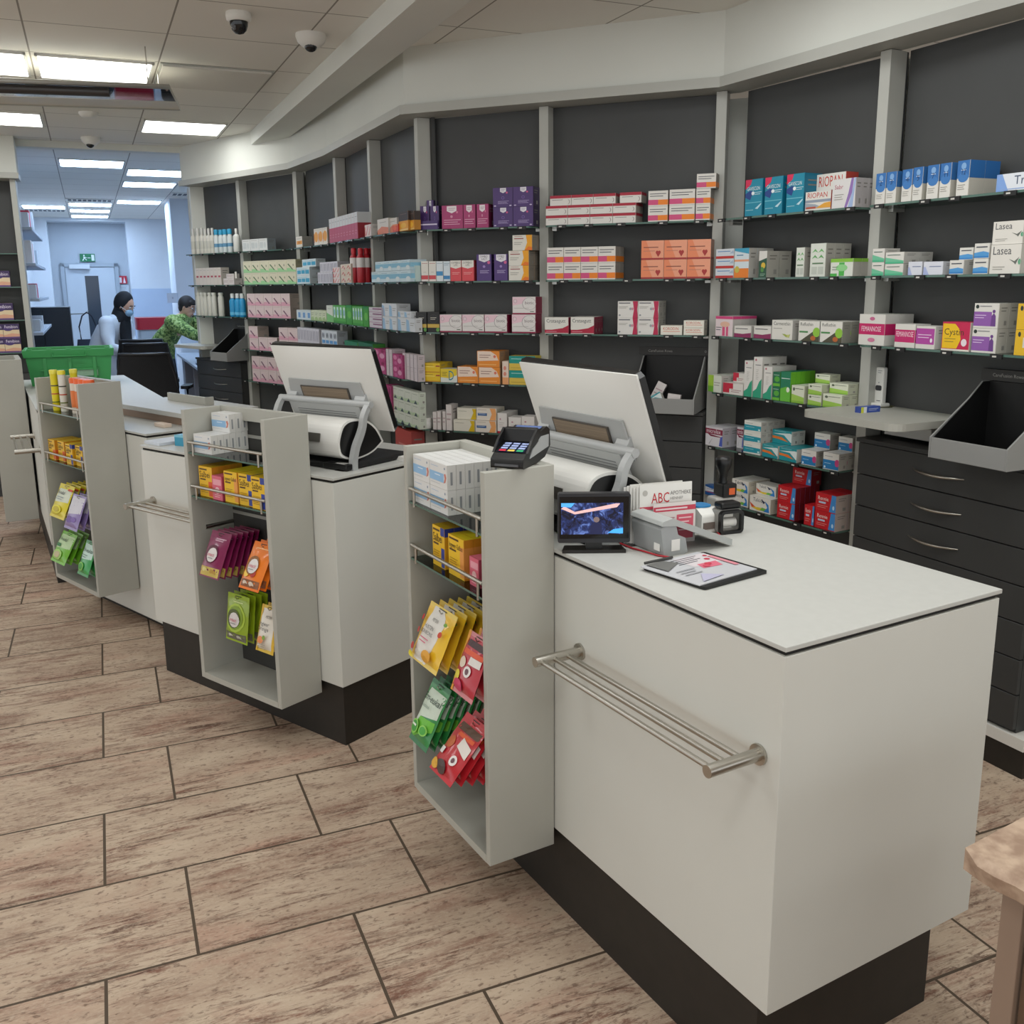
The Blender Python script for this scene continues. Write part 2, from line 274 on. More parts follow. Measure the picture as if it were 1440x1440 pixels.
 'salmon': ('salmon box with red base line', 'e79c7c', 'b88b78', [('P', [(0, .08), (.5, .08), (.2, 1), (0, 1)], 'e3855c'), ('R', 0, 0, 1, .09, 'a03030', 'w'), ('L', .1, .62, .75, 1, .16, '8e5242'), ('L', .1, .44, .6, 1, .1, 'c07a64'), ('D', .7, .38, .06, .09, 'a8302e'), ('D', .8, .38, .06, .09, 'a8302e'), ('P', [(.64, .36), (.86, .36), (.75, .14)], 'a8302e')]),
 'crata': ('white box with crimson wave', 'dedbd3', '8a2e44', [('P', [(0, .04), (1, .04), (1, .52), (.75, .34), (.3, .24), (0, .24)], 'ae1f3d'), ('T', 'Crataegutt', .07, .68, .17, '4d5054', .8), ('L', .06, .12, .5, 1, .08, 'e3a2ae')]),
 'heart': ('white box with crimson edge and heart', 'dcd9d4', 'b3b0a8', [('P', [(.74, 0), (1, 0), (.96, .5), (1, 1), (.74, 1), (.8, .5)], 'b5214a'), ('D', .68, .52, .12, .15, 'd9d2d2'), ('D', .63, .54, .06, .08, '9aa0a4'), ('D', .73, .54, .06, .08, 'c98c98'), ('L', .06, .86, .62, 1, .2, '6a6a70'), ('D', .1, .16, .05, .05, '8a8f94'), ('L', .06, .66, .5, 2, .08, G_)]),
 'korod': ('small cream box with orange lettering', 'ddd8cc', 'b8b2a6', [('R', .03, .06, .97, .94, 'e4dfd3'), ('T', 'KORODIN', .12, .52, .24, 'c8543a', .7), ('L', .12, .34, .9, 1, .2, 'd8806a')]),
 'symp': ('violet carton with white crest', '4d3470', '2c1c44', [('P', [(.36, .98), (.66, .98), (.66, .8), (.51, .72), (.36, .8)], 'e6e2e8'), ('L', .4, .9, .62, 2, .07, '8a84a0'), ('D', .7, .74, .05, .05, 'cf5a86'), ('D', .5, .48, .08, .08, '7a64a0'), ('D', .5, .48, .06, .06, '50377a'), ('L', .25, .3, .8, 3, .06, 'b9a9d2'), ('D', .1, .08, .06, .03, 'c6bad6'), ('D', .88, .08, .06, .03, 'c6bad6')]),
 'symt': ('tall violet carton with white crest', '4f3576', '2f1e4a', [('P', [(.15, .99), (.88, .99), (.88, .78), (.52, .7), (.15, .78)], 'e2dee4'), ('T', 'SYMBIO', .24, .88, .06, '5a5560', .5), ('T', 'LACT', .34, .79, .06, '5a5560', .36), ('D', .82, .69, .1, .06, 'd06090'), ('D', .5, .54, .09, .05, '9a80bc'), ('L', .22, .38, .85, 3, .045, 'c2b4da')]),
 'plum': ('plum pink carton with white crest', 'a8386e', '6e1f44', [('P', [(.24, .97), (.7, .97), (.7, .76), (.47, .66), (.24, .76)], 'e8dee2'), ('L', .32, .86, .64, 2, .07, 'a88a98'), ('D', .72, .7, .05, .05, 'd87a9c'), ('D', .46, .52, .06, .06, 'd08aa8'), ('L', .1, .36, .9, 3, .09, 'dca9c0')]),
 'wred': ('slim white carton with red base', 'dedad2', 'c9c6be', [('R', 0, .1, 1, .3, 'cb4a52'), ('L', .1, .88, .9, 1, .06, 'a8525a'), ('L', .3, .45, .7, 1, .05, G_), ('R', 0, 0, 1, .1, 'e6dcd8')]),
 'wblue': ('slim white carton with blue panel', 'd9e0e4', 'c9cdd0', [('R', 0, .28, 1, .5, '3f8cc0'), ('L', .1, .88, .9, 1, .06, '7d98a8')]),
 'wblue2': ('slim pale carton with blue base', 'd3dde4', 'c9cdd0', [('R', 0, .1, 1, .28, '3f86bd'), ('L', .1, .88, .9, 2, .08, '7d98a8')]),
 'symr': ('coral red carton with white top', 'd64a52', 'b03a44', [('P', [(0, 1), (1, 1), (1, .68), (.5, .6), (0, .68)], 'e2ded6'), ('T', 'SYMBIO', .1, .84, .08, '6a6664', .8), ('T', 'LIFE', .32, .73, .07, '6a6664', .4), ('L', .15, .4, .85, 2, .07, 'ecb0ae')]),
 'worange': ('white box with amber right panel', 'dedad0', '8e857a', [('P', [(.6, 0), (1, 0), (1, 1), (.68, 1), (.74, .5)], 'e9a019'), ('P', [(.62, 0), (1, 0), (1, .2), (.8, .25)], 'e5751c'), ('L', .08, .74, .56, 1, .2, '9a4a4a'), ('L', .1, .9, .5, 1, .08, 'b0645e'), ('L', .08, .5, .5, 2, .12, G_)]),
 'bgold': ('black carton with gold band', '171718', '101011', [('D', .5, .66, .34, .22, '3a3a3c'), ('D', .5, .66, .31, .2, '1b1b1c'), ('L', .25, .7, .75, 2, .08, 'cfcac0'), ('R', 0, .22, 1, .4, 'c9a84c'), ('D', .85, .12, .14, .1, '5f9a4a')]),
 'biotic': ('white and blush box with crimson base', 'ded9d6', '7e1c3c', [('P', [(0, .98), (.6, .98), (.4, .6), (0, .5)], 'e6c3cd'), ('D', .12, .76, .08, .12, 'b3939e'), ('D', .12, .76, .065, .1, 'e4cdd3'), ('D', .72, .6, .3, .36, '8a7d82'), ('D', .725, .6, .287, .345, 'ded9d6'), ('T', 'biotic', .54, .58, .14, '7a6a70', .38), ('L', .06, .34, .7, 1, .1, 'b8b4b0'), ('R', .76, .14, .92, .18, '5d6a58'), ('R', 0, 0, 1, .08, '8f2244', 'w')]),
 'yelD': ('yellow box with orange strip', 'e3bd17', 'd3ae2a', [('R', .76, .62, .98, .76, 'a8482a'), ('R', .04, .58, .7, .64, 'f0dc7a'), ('L', .06, .76, .6, 1, .12, '8a6c1e'), ('R', 0, 0, 1, .1, 'c98e1a')]),
 'vitD': ('yellow and white box with big letter', 'd9dcd6', 'c9c6be', [('P', [(0, .36), (.5, .3), (1, .55), (1, 1), (0, 1)], 'dfc229'), ('T', 'D', .5, .16, .56, '2f7f8e', .3), ('P', [(.8, .5), (1, .78), (.84, .55)], '3a5a60'), ('L', .1, .72, .4, 3, .12, '7a6a1e')]),
 'orangew': ('orange box with cream curve', 'e58a2a', 'a88464', [('P', [(.02, .98), (.6, .98), (.85, .75), (.95, .42), (.02, .36)], 'ead3c2'), ('L', .1, .72, .6, 2, .14, '9d7c72'), ('D', .78, .66, .06, .09, 'd9745a'), ('R', .08, .12, .85, .18, 'f2b264')]),
 'orslim': ('slim cream and orange box', 'e2cdbd', 'b8a494', [('R', 0, 0, 1, .3, 'e5a06a'), ('D', .4, .7, .22, .09, 'd98a76'), ('D', .4, .45, .22, .09, 'd98a76')]),
 'tealyel': ('teal and yellow box', 'd6b84a', 'c4b43c', [('R', 0, .48, 1, 1, '159086'), ('L', .08, .78, .7, 1, .12, 'b9e2de'), ('L', .06, .16, .8, 1, .1, 'a68a2c')]),
 'wyel': ('white box with yellow end', 'dcd7c9', 'bcb6a6', [('P', [(.7, 0), (1, 0), (1, .95), (.78, .95), (.85, .6)], 'd3b013'), ('L', .08, .7, .5, 1, .12, '9a968a')]),
 'wblor': ('white box with blue label and orange burst', 'dfd6cb', 'bcb6a6', [('R', .06, .36, .52, .58, '3f6496'), ('L', .1, .5, .45, 1, .1, 'd5dbe6'), ('P', [(.64, 0), (.94, .02), (.98, .5), (.94, .98), (.66, .98), (.76, .5)], 'e6a264'), ('L', .08, .84, .5, 1, .1, 'a89c8c')]),
 'wredb': ('white carton with red base line', 'dcd7d3', 'c0bab5', [('R', 0, 0, 1, .1, 'b81f3a', 'w'), ('D', .3, .7, .08, .05, 'b98a94'), ('L', .2, .5, .7, 3, .1, 'bdb4b2')]),
 'pinkw': ('small white box with coral pattern', 'e2d6d2', 'd2cbc6', [('P', [(.1, .1), (.5, .9), (.6, .9), (.3, .1)], 'd9868a'), ('P', [(.55, .1), (.85, .8), (.95, .8), (.75, .1)], 'd99a92'), ('R', 0, .1, .12, .8, 'd8665c')]),
 'wsal': ('white box with salmon base', 'dad4cc', 'c9c2ba', [('P', [(0, 0), (1, 0), (1, .4), (.4, .52), (0, .3)], 'dc8468'), ('L', .2, .76, .8, 1, .1, G_)]),
 'redor': ('bright red and orange box', 'd8452c', 'c23a26', [('D', .4, .5, .3, .3, 'e8683a'), ('R', 0, .8, 1, 1, 'e08a5a')]),
 'choc': ('dark brown carton with amber base', 'e59a14', 'b57a1c', [('R', 0, .52, 1, 1, '33221d', 'w'), ('D', .5, .28, .3, .14, 'f0b93a'), ('R', 0, .02, 1, .1, 'e8c47a'), ('L', .15, .86, .85, 1, .06, '8a6a5c')]),
 'babyb': ('pale blue and white box', 'cfe0e6', 'b8cad2', [('R', 0, .3, 1, .72, '86bcd4', 'w'), ('D', .75, .28, .2, .2, 'dfe8ea'), ('L', .1, .8, .7, 1, .1, '6a98b0')]),
 'blugr': ('white box with aqua leaves', 'd3e4e0', 'bcd0cc', [('D', .35, .4, .25, .28, '9fcfc4'), ('D', .7, .6, .2, .25, '8fc2d2'), ('R', 0, 0, 1, .12, '6fb2a0')]),
 'pinkbar': ('flat white box with mauve bar', 'd6d0d6', 'c3bcc4', [('R', .3, .55, 1, .8, '8c4f78'), ('R', 0, 0, 1, .12, 'b58aa6'), ('L', .1, .4, .8, 1, .1, G_)]),
 'wlb': ('white box with pale blue corner', 'd9dce0', 'c9cbce', [('P', [(0, 0), (.4, 0), (.3, .8), (0, .9)], '9cc0de'), ('L', .45, .6, .9, 2, .15, G_)]),
 'floral': ('magenta floral patterned box', 'b6437c', '9a3a68', [('D', .25, .7, .18, .2, 'd98ab0'), ('D', .7, .45, .2, .22, 'dca0bc'), ('D', .3, .22, .15, .16, 'c9689a'), ('D', .75, .84, .12, .12, '8e2a5c')]),
 'wslim': ('slim white and pale pink box', 'd8ccd0', 'c4b8bc', [('R', .86, 0, 1, 1, '7a6a70'), ('L', .1, .7, .7, 1, .05, 'b9a4ac')]),
 'wgreen': ('white box with pale green tint', 'dadfd2', 'c8cfc0', [('P', [(0, 0), (1, 0), (1, .2), (.5, .3), (0, .2)], 'c2d6b2'), ('P', [(.3, 0), (.55, .3), (.8, 0)], '4a5a66'), ('L', .1, .78, .8, 1, .1, '8d9a84')]),
 'coral': ('coral red carton', 'b94c46', 'a13f3b', [('L', .2, .6, .8, 2, .14, 'd98c84'), ('R', .1, .2, .5, .26, 'cf7d74')]),
 'pinkred': ('slim white-topped raspberry carton', 'b9506c', 'a32a36', [('R', 0, .6, 1, 1, 'd4d5d6', 'w'), ('L', .2, .82, .8, 1, .06, '8d8f94'), ('L', .2, .3, .7, 2, .1, 'd490a0')]),
 'orsun': ('white box with orange sun', 'dfdad0', 'a79a92', [('D', .5, .5, .42, .32, 'e6a24c'), ('R', 0, .16, .12, .7, 'e08a3a'), ('L', .2, .9, .8, 1, .06, 'b5a894')]),
 'ambw': ('white box with amber picture', 'dcd8ce', '8f8c84', [('R', .1, .28, .95, .6, 'e09a2c'), ('D', .5, .45, .2, .1, 'c87a1c'), ('L', .1, .78, .8, 1, .1, G_)]),
 'pinkcr': ('cream box with coral leaf pattern', 'dccdb9', 'bcaa9a', [('P', [(.1, .2), (.5, .8), (.7, .6)], 'c86a62'), ('D', .75, .3, .15, .2, 'cf8478')]),
 'green': ('bright green carton', '3f9a2e', '2c8420', [('D', .55, .5, .3, .2, '6fc04a'), ('R', 0, .88, 1, 1, '2f8f4a')]),
 'gstripe': ('slim green and white carton', '58b04a', '3d8a34', [('R', .2, .3, .75, .9, 'cfe4dc'), ('R', .3, .45, .65, .75, '7fb8d0'), ('R', 0, 0, 1, .12, '3f9a3e')]),
 'aqua': ('white box with aqua lettering blocks', 'd5dfe2', 'b3bcc0', [('R', .06, .18, .34, .62, '3fa2c8'), ('R', .38, .2, .64, .64, '3fa2c8'), ('R', .68, .18, .96, .66, '3fa2c8'), ('R', .05, .74, .8, .8, '8fc2d6')]),
 'wbars': ('white box with grey vertical bars', 'd8d6de', 'b9b7bc', [('R', .1, .1, .22, .84, '8d8a98'), ('R', .38, .1, .5, .84, '9a97a6'), ('R', .66, .1, .78, .84, '8d8a98')]),
 'bbars': ('white box with blue oval marks', 'd3d9e0', 'b4b9c0', [('D', .3, .65, .12, .2, '4a525e'), ('D', .65, .65, .12, .2, '4a525e'), ('R', .1, .1, .9, .32, '5c9ad2')]),
 'wbl3': ('small white box with blue square', 'd3dde2', 'bcc6cc', [('R', .35, .2, .85, .75, '6f9fd0'), ('L', .1, .88, .9, 1, .06, G_)]),
 'pgreen': ('small pale green box', 'd0d8bc', 'bac4a6', [('P', [(0, 0), (1, 0), (.6, .4), (0, .3)], 'a4bf86'), ('L', .15, .7, .8, 2, .16, '8a967c')]),
 'greenw': ('white carton with green base', 'd8ddd2', 'b2bcab', [('P', [(0, 0), (1, 0), (1, .35), (0, .55)], '7fc07c'), ('L', .2, .8, .8, 1, .06, '7d8a7c')]),
 'wtech': ('long white box with grey drawing', 'd6d8d6', '8f969c', [('R', .1, .2, .5, .7, 'c3c8c8'), ('D', .7, .45, .15, .25, 'c6cbcb'), ('L', .1, .85, .8, 1, .08, G_)]),
 'gswoosh': ('cream box with green swoosh', 'dad5bd', 'bdb694', [('P', [(0, 0), (1, 0), (1, .12), (.7, .2), (.3, .32), (0, .3)], '9fd09a'), ('P', [(.1, .62), (.6, .16), (.68, .2), (.2, .68)], '4f6f4a'), ('D', .72, .55, .06, .1, '9a9a84'), ('L', .1, .9, .85, 1, .05, G_)]),
 'pswoosh': ('blush pink box with dark swoosh', 'dcc9c8', 'a89a90', [('P', [(0, 0), (1, 0), (1, .16), (.5, .28), (0, .3)], 'd9a3b4'), ('P', [(.15, .6), (.6, .14), (.7, .2), (.25, .66)], '6f4a5e'), ('L', .1, .88, .85, 1, .05, 'b09a98'), ('R', 0, .28, 1, .3, 'cf9cae')]),
 'creamred': ('tall cream carton with red mark', 'd6cec6', 'bfb7ae', [('R', .2, .44, .8, .54, 'b0485a'), ('L', .2, .85, .8, 1, .05, G_)]),
 'smallw': ('small plain white box', 'd5cdca', 'c2bab6', [('L', .1, .6, .9, 2, .2, 'b39a9c')]),
 'salbei': ('yellow cough sweet box with orange panel', 'e8b71c', 'd18e22', [('R', .68, .04, .96, .52, 'dd5a28', 'w'), ('L', .06, .88, .62, 1, .16, '5b3c10'), ('T', 'Salbei', .06, .64, .16, '3c2608', .75), ('L', .08, .55, .5, 1, .16, '5b3c10'), ('L', .1, .38, .6, 5, .06, 'a87f1c')]),
 'salbeib': ('yellow cough sweet box with blue corner', 'e9bb1e', 'd9a21e', [('R', .66, .8, 1, 1, '2c3f92', 'w'), ('R', .7, .02, .96, .5, '2f429a'), ('L', .06, .88, .6, 1, .16, '5b3c10'), ('T', 'Salbei', .06, .62, .16, '3c2608', .72), ('L', .08, .54, .5, 1, .16, '5b3c10'), ('L', .1, .38, .6, 5, .06, 'a87f1c')]),
 'ingwer': ('yellow cough sweet box with pale orange panel', 'ecbf20', 'd98e1e', [('R', .74, .05, 1, .8, 'e69a4a', 'w'), ('L', .06, .9, .66, 1, .16, '5b3c10'), ('T', 'Ingwer-Salbei', .06, .7, .1, '3c2608', .85), ('L', .08, .62, .5, 1, .16, '5b3c10'), ('L', .1, .42, .6, 5, .06, 'a87f1c')]),
 'pinktin': ('small pink sweet box', 'd9647a', 'b94a60', [('R', .1, .62, .9, .86, 'e8a0ac'), ('D', .5, .4, .24, .14, 'f0c4c8'), ('L', .2, .2, .8, 2, .08, 'f0c4c8')]),
 'test': ('white test-kit box with light blue band', 'dcdcda', 'cfcdc9', [('R', 0, .26, .8, .62, '8fb8dc'), ('P', [(.8, .24), (.9, .3), (.95, .5), (.9, .66), (.82, .6), (.86, .45)], 'c97a6c'), ('L', .3, .5, .6, 1, .1, 'e6eef6'), ('L', .08, .84, .5, 1, .06, '9fb6d2'), ('D', .86, .84, .03, .05, '8a97aa'), ('L', .08, .16, .6, 1, .06, 'b3b7bc')]),
 'femi': ('violet and cream carton', 'dfc9a4', '43305e', [('R', 0, .58, 1, 1, '3d2b5a', 'w'), ('D', .3, .66, .3, .16, '4a3570'), ('P', [(0, .2), (.5, .34), (1, .28), (1, .12), (0, .08)], 'd9a488'), ('T', 'Femibion', .1, .7, .16, 'e6dcec', .8), ('R', 0, 0, 1, .1, '6a4a80')]),
 'pap': ('teal blue box', '2f8fae', '2a7f9c', [('R', 0, .8, 1, 1, '7cc0d4')]),
 'bluewt': ('blue and white flat box', '3a55a8', '2f4690', [('R', 0, 0, .14, 1, 'd5d84a'), ('R', .14, 0, .3, 1, 'dfe2ea'), ('L', .4, .6, .9, 2, .25, 'c3cbe6')]),
}
prepare_text([e[1] for d in DES.values() for e in d[3] if e[0] == 'T'] + ['ABC', 'APOTHEKE', 'HENNEF', 'intact', 'Em-eukal', 'Klassisch', 'HUSTEN', 'BONBONS', 'Ingwer', 'Orange', 'CareFusion Rowa', 'C', '1', '2', '3', '4', '5', '6', '7', '8', '9', '0', '11', '12', 'PETER'])

CARTON = {}
def carton_mesh(key, w, h, d, extra=()):
    k = (key, round(w, 3), round(h, 3), round(d, 3), extra)
    if k in CARTON: return CARTON[k]
    desc, base, side, els = DES[key]
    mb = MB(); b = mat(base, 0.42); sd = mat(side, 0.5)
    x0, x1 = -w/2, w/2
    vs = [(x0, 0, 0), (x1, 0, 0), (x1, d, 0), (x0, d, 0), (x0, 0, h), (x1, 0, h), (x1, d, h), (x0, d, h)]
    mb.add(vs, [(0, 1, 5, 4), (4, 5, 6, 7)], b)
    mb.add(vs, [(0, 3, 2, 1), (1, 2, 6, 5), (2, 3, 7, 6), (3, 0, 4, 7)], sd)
    t = min(.0025, d*.1)     # tuck-in lid line and end flaps
    mb.add([(x0, t, h+.0003), (x1, t, h+.0003), (x1, t+.0012, h+.0003), (x0, t+.0012, h+.0003)], [(0, 1, 2, 3)], sd)
    put = lambda x, y, l: (x-w/2, -.0002-.00012*l, y)
    prints(mb, [e[:4]+(e[4]*1.25,)+e[5:] if e[0] == 'T' else e for e in list(els)+list(extra)+[('R', 1-.0012/w, 0, 1, 1, side)]], w, h, put)
    puts = lambda x, y, l: (w/2+.0002+.0001*l, x, y)
    bands = [('R', 0, e[2], 1, e[4], e[5]) for e in els if e[0] == 'R' and len(e) > 6]
    prints(mb, bands, d, h, puts)
    if d > .03 and not bands:
        prints(mb, [('L', .2, .8, .8, 2, .12, '77746e'), ('R', .55, .12, .8, .3, '8d8a84')], d, h, puts)
    if key == 'test': prints(mb, [('R', .35, .2, .6, .72, '8d8f92')], d, h, puts)
    CARTON[k] = mb.mesh('medicine_box'); return CARTON[k]
# ------------------------------------------------------------------ setting
GA = 23.6                                            # direction of the ceiling grid and tiles
E1, E2 = dirv(GA), dirv(GA+90)
def ge(a, b, z=0): v = E1*a+E2*b; return (v.x, v.y, z)
def floor_material():
    m = bpy.data.materials.new('sandstone_floor_tiles'); m.use_nodes = True; nt = m.node_tree; N = nt.nodes.new; L = nt.links.new
    b = nt.nodes['Principled BSDF']
    tc = N('ShaderNodeTexCoord')
    mp = N('ShaderNodeMapping'); mp.vector_type = 'TEXTURE'; mp.inputs['Rotation'].default_value = (0, 0, rad(23.04))
    L(tc.outputs['Object'], mp.inputs[0])
    sh = N('ShaderNodeVectorMath'); sh.operation = 'ADD'
    k = 1.64/1.66
    sh.inputs[1].default_value = (-.084*1+.61*100, -2.638+.402*100, 0); L(mp.outputs[0], sh.inputs[0])
    br = N('ShaderNodeTexBrick'); br.offset = .352; br.offset_frequency = 2; br.squash = 1
    br.inputs['Scale'].default_value = 1; br.inputs['Brick Width'].default_value = .61; br.inputs['Row Height'].default_value = .402
    br.inputs['Mortar Size'].default_value = .0042; br.inputs['Mortar Smooth'].default_value = .1; br.inputs['Bias'].default_value = 0
    br.inputs['Color1'].default_value = (0, 0, 0, 1); br.inputs['Color2'].default_value = (1, 1, 1, 1)
    L(sh.outputs[0], br.inputs['Vector'])
    # every tile shifts the stone pattern
    off = N('ShaderNodeVectorMath'); off.operation = 'MULTIPLY_ADD'
    off.inputs[1].default_value = (13, 7, 5); L(br.outputs['Color'], off.inputs[0]); L(mp.outputs[0], off.inputs[2])
    def streak(rot, sc, scale, det, dist, lo, hi, rgh=.6):
        r = N('ShaderNodeMapping'); r.inputs['Rotation'].default_value = (0, 0, rad(rot)); r.inputs['Scale'].default_value = sc
        L(off.outputs[0], r.inputs[0])
        n = N('ShaderNodeTexNoise'); n.inputs['Scale'].default_value = scale; n.inputs['Detail'].default_value = det
        n.inputs['Roughness'].default_value = rgh; n.inputs['Distortion'].default_value = dist
        L(r.outputs[0], n.inputs['Vector'])
        cr = N('ShaderNodeMapRange'); cr.inputs['From Min'].default_value = lo; cr.inputs['From Max'].default_value = hi
        L(n.outputs[0], cr.inputs[0]); return cr.outputs[0]
    def mixc(fac, a, bcol, mul=1.0):
        mx = N('ShaderNodeMix'); mx.data_type = 'RGBA'
        if mul != 1:
            q = N('ShaderNodeMath'); q.operation = 'MULTIPLY'; q.inputs[1].default_value = mul; L(fac, q.inputs[0]); fac = q.outputs[0]
        L(fac, mx.inputs[0])
        if isinstance(a, str): mx.inputs[6].default_value = rgb(a)
        else: L(a, mx.inputs[6])
        mx.inputs[7].default_value = rgb(bcol); return mx.outputs[2]
    def both(a, b_):
        q = N('ShaderNodeMath'); q.operation = 'MULTIPLY'; L(a, q.inputs[0]); L(b_, q.inputs[1]); return q.outputs[0]
    patch = streak(-16, (.8, 2.4, 1), 2.6, 3, .6, .40, .62)
    c = mixc(streak(-10, (1, 2, 1), 3.5, 4, .3, .36, .66), 'cab6a0', 'b29a86')
    c = mixc(streak(-18, (1, 2.6, 1), 2.2, 3, .5, .52, .72), c, 'b98f7c', .6)
    c = mixc(both(streak(-15, (1, 6, 1), 3.6, 10, .9, .485, .585, .78), patch), c, '80594a', .92)
    c = mixc(both(streak(-19, (1.1, 10, 1), 3.2, 10, 1.2, .52, .59, .8), patch), c, '573a2f', .92)
    c = mixc(streak(-15, (1, 8, 1), 5, 9, 1.0, .57, .65, .76), c, '6e4f41', .8)
    c = mixc(streak(-15, (1, 2.2, 1), 42, 4, .4, .56, .66), c, '6f5749', .75)
    c = mixc(streak(0, (1, 1.6, 1), 90, 3, 0, .5, .72), c, 'cdbca8', .45)
    mx = N('ShaderNodeMix'); mx.data_type = 'RGBA'; L(br.outputs['Fac'], mx.inputs[0]); L(c, mx.inputs[6]); mx.inputs[7].default_value = rgb('54473a')
    L(mx.outputs[2], b.inputs['Base Color']); b.inputs['Roughness'].default_value = .55; b.inputs['Specular IOR Level'].default_value = .3
    bp = N('ShaderNodeBump'); bp.inputs['Strength'].default_value = .35; bp.inputs['Distance'].default_value = .002; bp.invert = True
    L(br.outputs['Fac'], bp.inputs['Height']); L(bp.outputs[0], b.inputs['Normal'])
    return m
def ceiling_material():
    m = bpy.data.materials.new('ceiling_tiles'); m.use_nodes = True; nt = m.node_tree; N = nt.nodes.new; L = nt.links.new
    b = nt.nodes['Principled BSDF']; tc = N('ShaderNodeTexCoord')
    mp = N('ShaderNodeMapping'); mp.vector_type = 'TEXTURE'; mp.inputs['Rotation'].default_value = (0, 0, rad(GA)); L(tc.outputs['Object'], mp.inputs[0])
    sh = N('ShaderNodeVectorMath'); sh.operation = 'ADD'; sh.inputs[1].default_value = (.155+60, -5.53+60, 0); L(mp.outputs[0], sh.inputs[0])
    br = N('ShaderNodeTexBrick'); br.offset = 0; br.squash = 1
    br.inputs['Scale'].default_value = 1; br.inputs['Brick Width'].default_value = .6; br.inputs['Row Height'].default_value = .6
    br.inputs['Mortar Size'].default_value = .004; br.inputs['Mortar Smooth'].default_value = 0
    br.inputs['Color1'].default_value = rgb('e2dfd7'); br.inputs['Color2'].default_value = rgb('e5e2da'); br.inputs['Mortar'].default_value = rgb('8f8a81')
    L(sh.outputs[0], br.inputs['Vector']); L(br.outputs['Color'], b.inputs['Base Color']); b.inputs['Roughness'].default_value = .8
    return m
m = MB(); m.box(-9, 9, -5, 22, -.1, 0, floor_material()); struct(m.obj('floor'))
CZ = 2.785
m = MB(); m.box(-12, 9, -5, 22, CZ, CZ+.1, ceiling_material()); struct(m.obj('ceiling'))

CORN = [(2.30, 1.63), (1.577, 3.13), (.915, 4.368), (-.539, 4.968), (-1.207, 6.454), (-1.598, 7.15), (-2.763, 8.263)]
def offset_line(pts, d):
    out = []
    for i, p in enumerate(pts):
        ns = []
        for a, b in ((i-1, i), (i, i+1)):
            if a < 0 or b >= len(pts): continue
            v = Vector((pts[b][0]-pts[a][0], pts[b][1]-pts[a][1])).normalized(); ns.append(Vector((v.y, -v.x)))
        n = sum(ns, Vector((0, 0))).normalized(); k = d/max(.3, n.dot(ns[0])); out.append((p[0]+n.x*k, p[1]+n.y*k))
    return out
def ribbon(name, a, b, z0, z1, mt, **kw):
    m = MB(); m.prism(list(a)+list(b)[::-1], z0, z1, mt); return m.obj(name, **kw)
struct(ribbon('trim_1', CORN, offset_line(CORN, .17), 2.47, 2.513, M_post))
fin = offset_line(CORN, .03); struct(ribbon('wall_right', fin, offset_line(CORN, .25), 2.513, CZ, M_wall))
struct(ribbon('wall_right_lower', offset_line(CORN, .30), offset_line(CORN, .36), 0, 2.47, M_wall))
# boxed beam under the ceiling
m = MB(); q = [ge(1.23, 3.0), ge(1.425, 3.0), ge(1.425, 7.2), ge(1.23, 8.9)]; m.prism([p[:2] for p in q], 2.69, CZ, M_wall); struct(m.obj('trim_2'))
# passage to the back room
m = MB(); q = [ge(-.44, 8.67), ge(.86, 8.67), ge(.86, 8.79), ge(-.44, 8.79)]; m.prism([p[:2] for p in q], 2.735, CZ, M_wall); struct(m.obj('trim_3'))
m = MB(); q = [ge(.865, 8.69), ge(2.3, 8.69), ge(2.3, 8.8), ge(.865, 8.8)]; m.prism([p[:2] for p in q], 0, CZ, M_wall); struct(m.obj('wall_passage'))
m = MB(); q = [ge(-3.5, 8.71), ge(-.435, 8.71), ge(-.435, 8.8), ge(-3.5, 8.8)]; m.prism([p[:2] for p in q], 0, CZ, M_wall); struct(m.obj('wall_left_passage'))
BW = 17.7
m = MB(); q = [ge(-.80, 8.8), ge(-.9, 8.8), ge(-.9, 18.6), ge(-.80, 18.6)]; m.prism([p[:2] for p in q], 0, CZ, M_wallcool); struct(m.obj('wall_left'))
m = MB(); q = [ge(1.75, 8.8), ge(1.85, 8.8), ge(1.85, 18.6), ge(1.75, 18.6)]; m.prism([p[:2] for p in q], 0, CZ, M_wallcool); struct(m.obj('wall_back_right'))
m = MB(); q = [ge(1.09, 13.6), ge(1.75, 13.6), ge(1.75, 14.5), ge(1.09, 14.5)]; m.prism([p[:2] for p in q], 0, CZ, M_wallcool); struct(m.obj('wall_pillar'))
def pe(u, v, e2):                                     # sight line onto the plane at depth e2 of the back room
    p = PL(u, v, ge(0, e2), GA); return p.dot(E1), p.z
dl = pe(74, 400, BW)[0]; dr = pe(184, 400, BW)[0]; lz = pe(120, 311, BW)[1]
m = MB()
for a, b, z0, z1 in ((-.8, dl, 0, CZ), (dr, 1.75, 0, CZ), (dl, dr, lz, CZ)):
    q = [ge(a, BW), ge(b, BW), ge(b, BW+.5), ge(a, BW+.5)]; m.prism([p[:2] for p in q], z0, z1, M_wallcool)
struct(m.obj('wall_back'))
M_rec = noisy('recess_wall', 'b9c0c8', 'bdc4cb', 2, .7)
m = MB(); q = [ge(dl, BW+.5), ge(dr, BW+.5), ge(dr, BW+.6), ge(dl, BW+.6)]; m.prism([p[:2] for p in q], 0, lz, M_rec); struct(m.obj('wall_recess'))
m = MB(); q = [ge(dr, BW-.012), ge(1.75, BW-.012), ge(1.75, BW), ge(dr, BW)]; m.prism([p[:2] for p in q], 0, pe(200, 406, BW)[1], noisy('wainscot_blue', 'b3c3da', 'b9c8dd', 2, .6)); struct(m.obj('trim_4'))

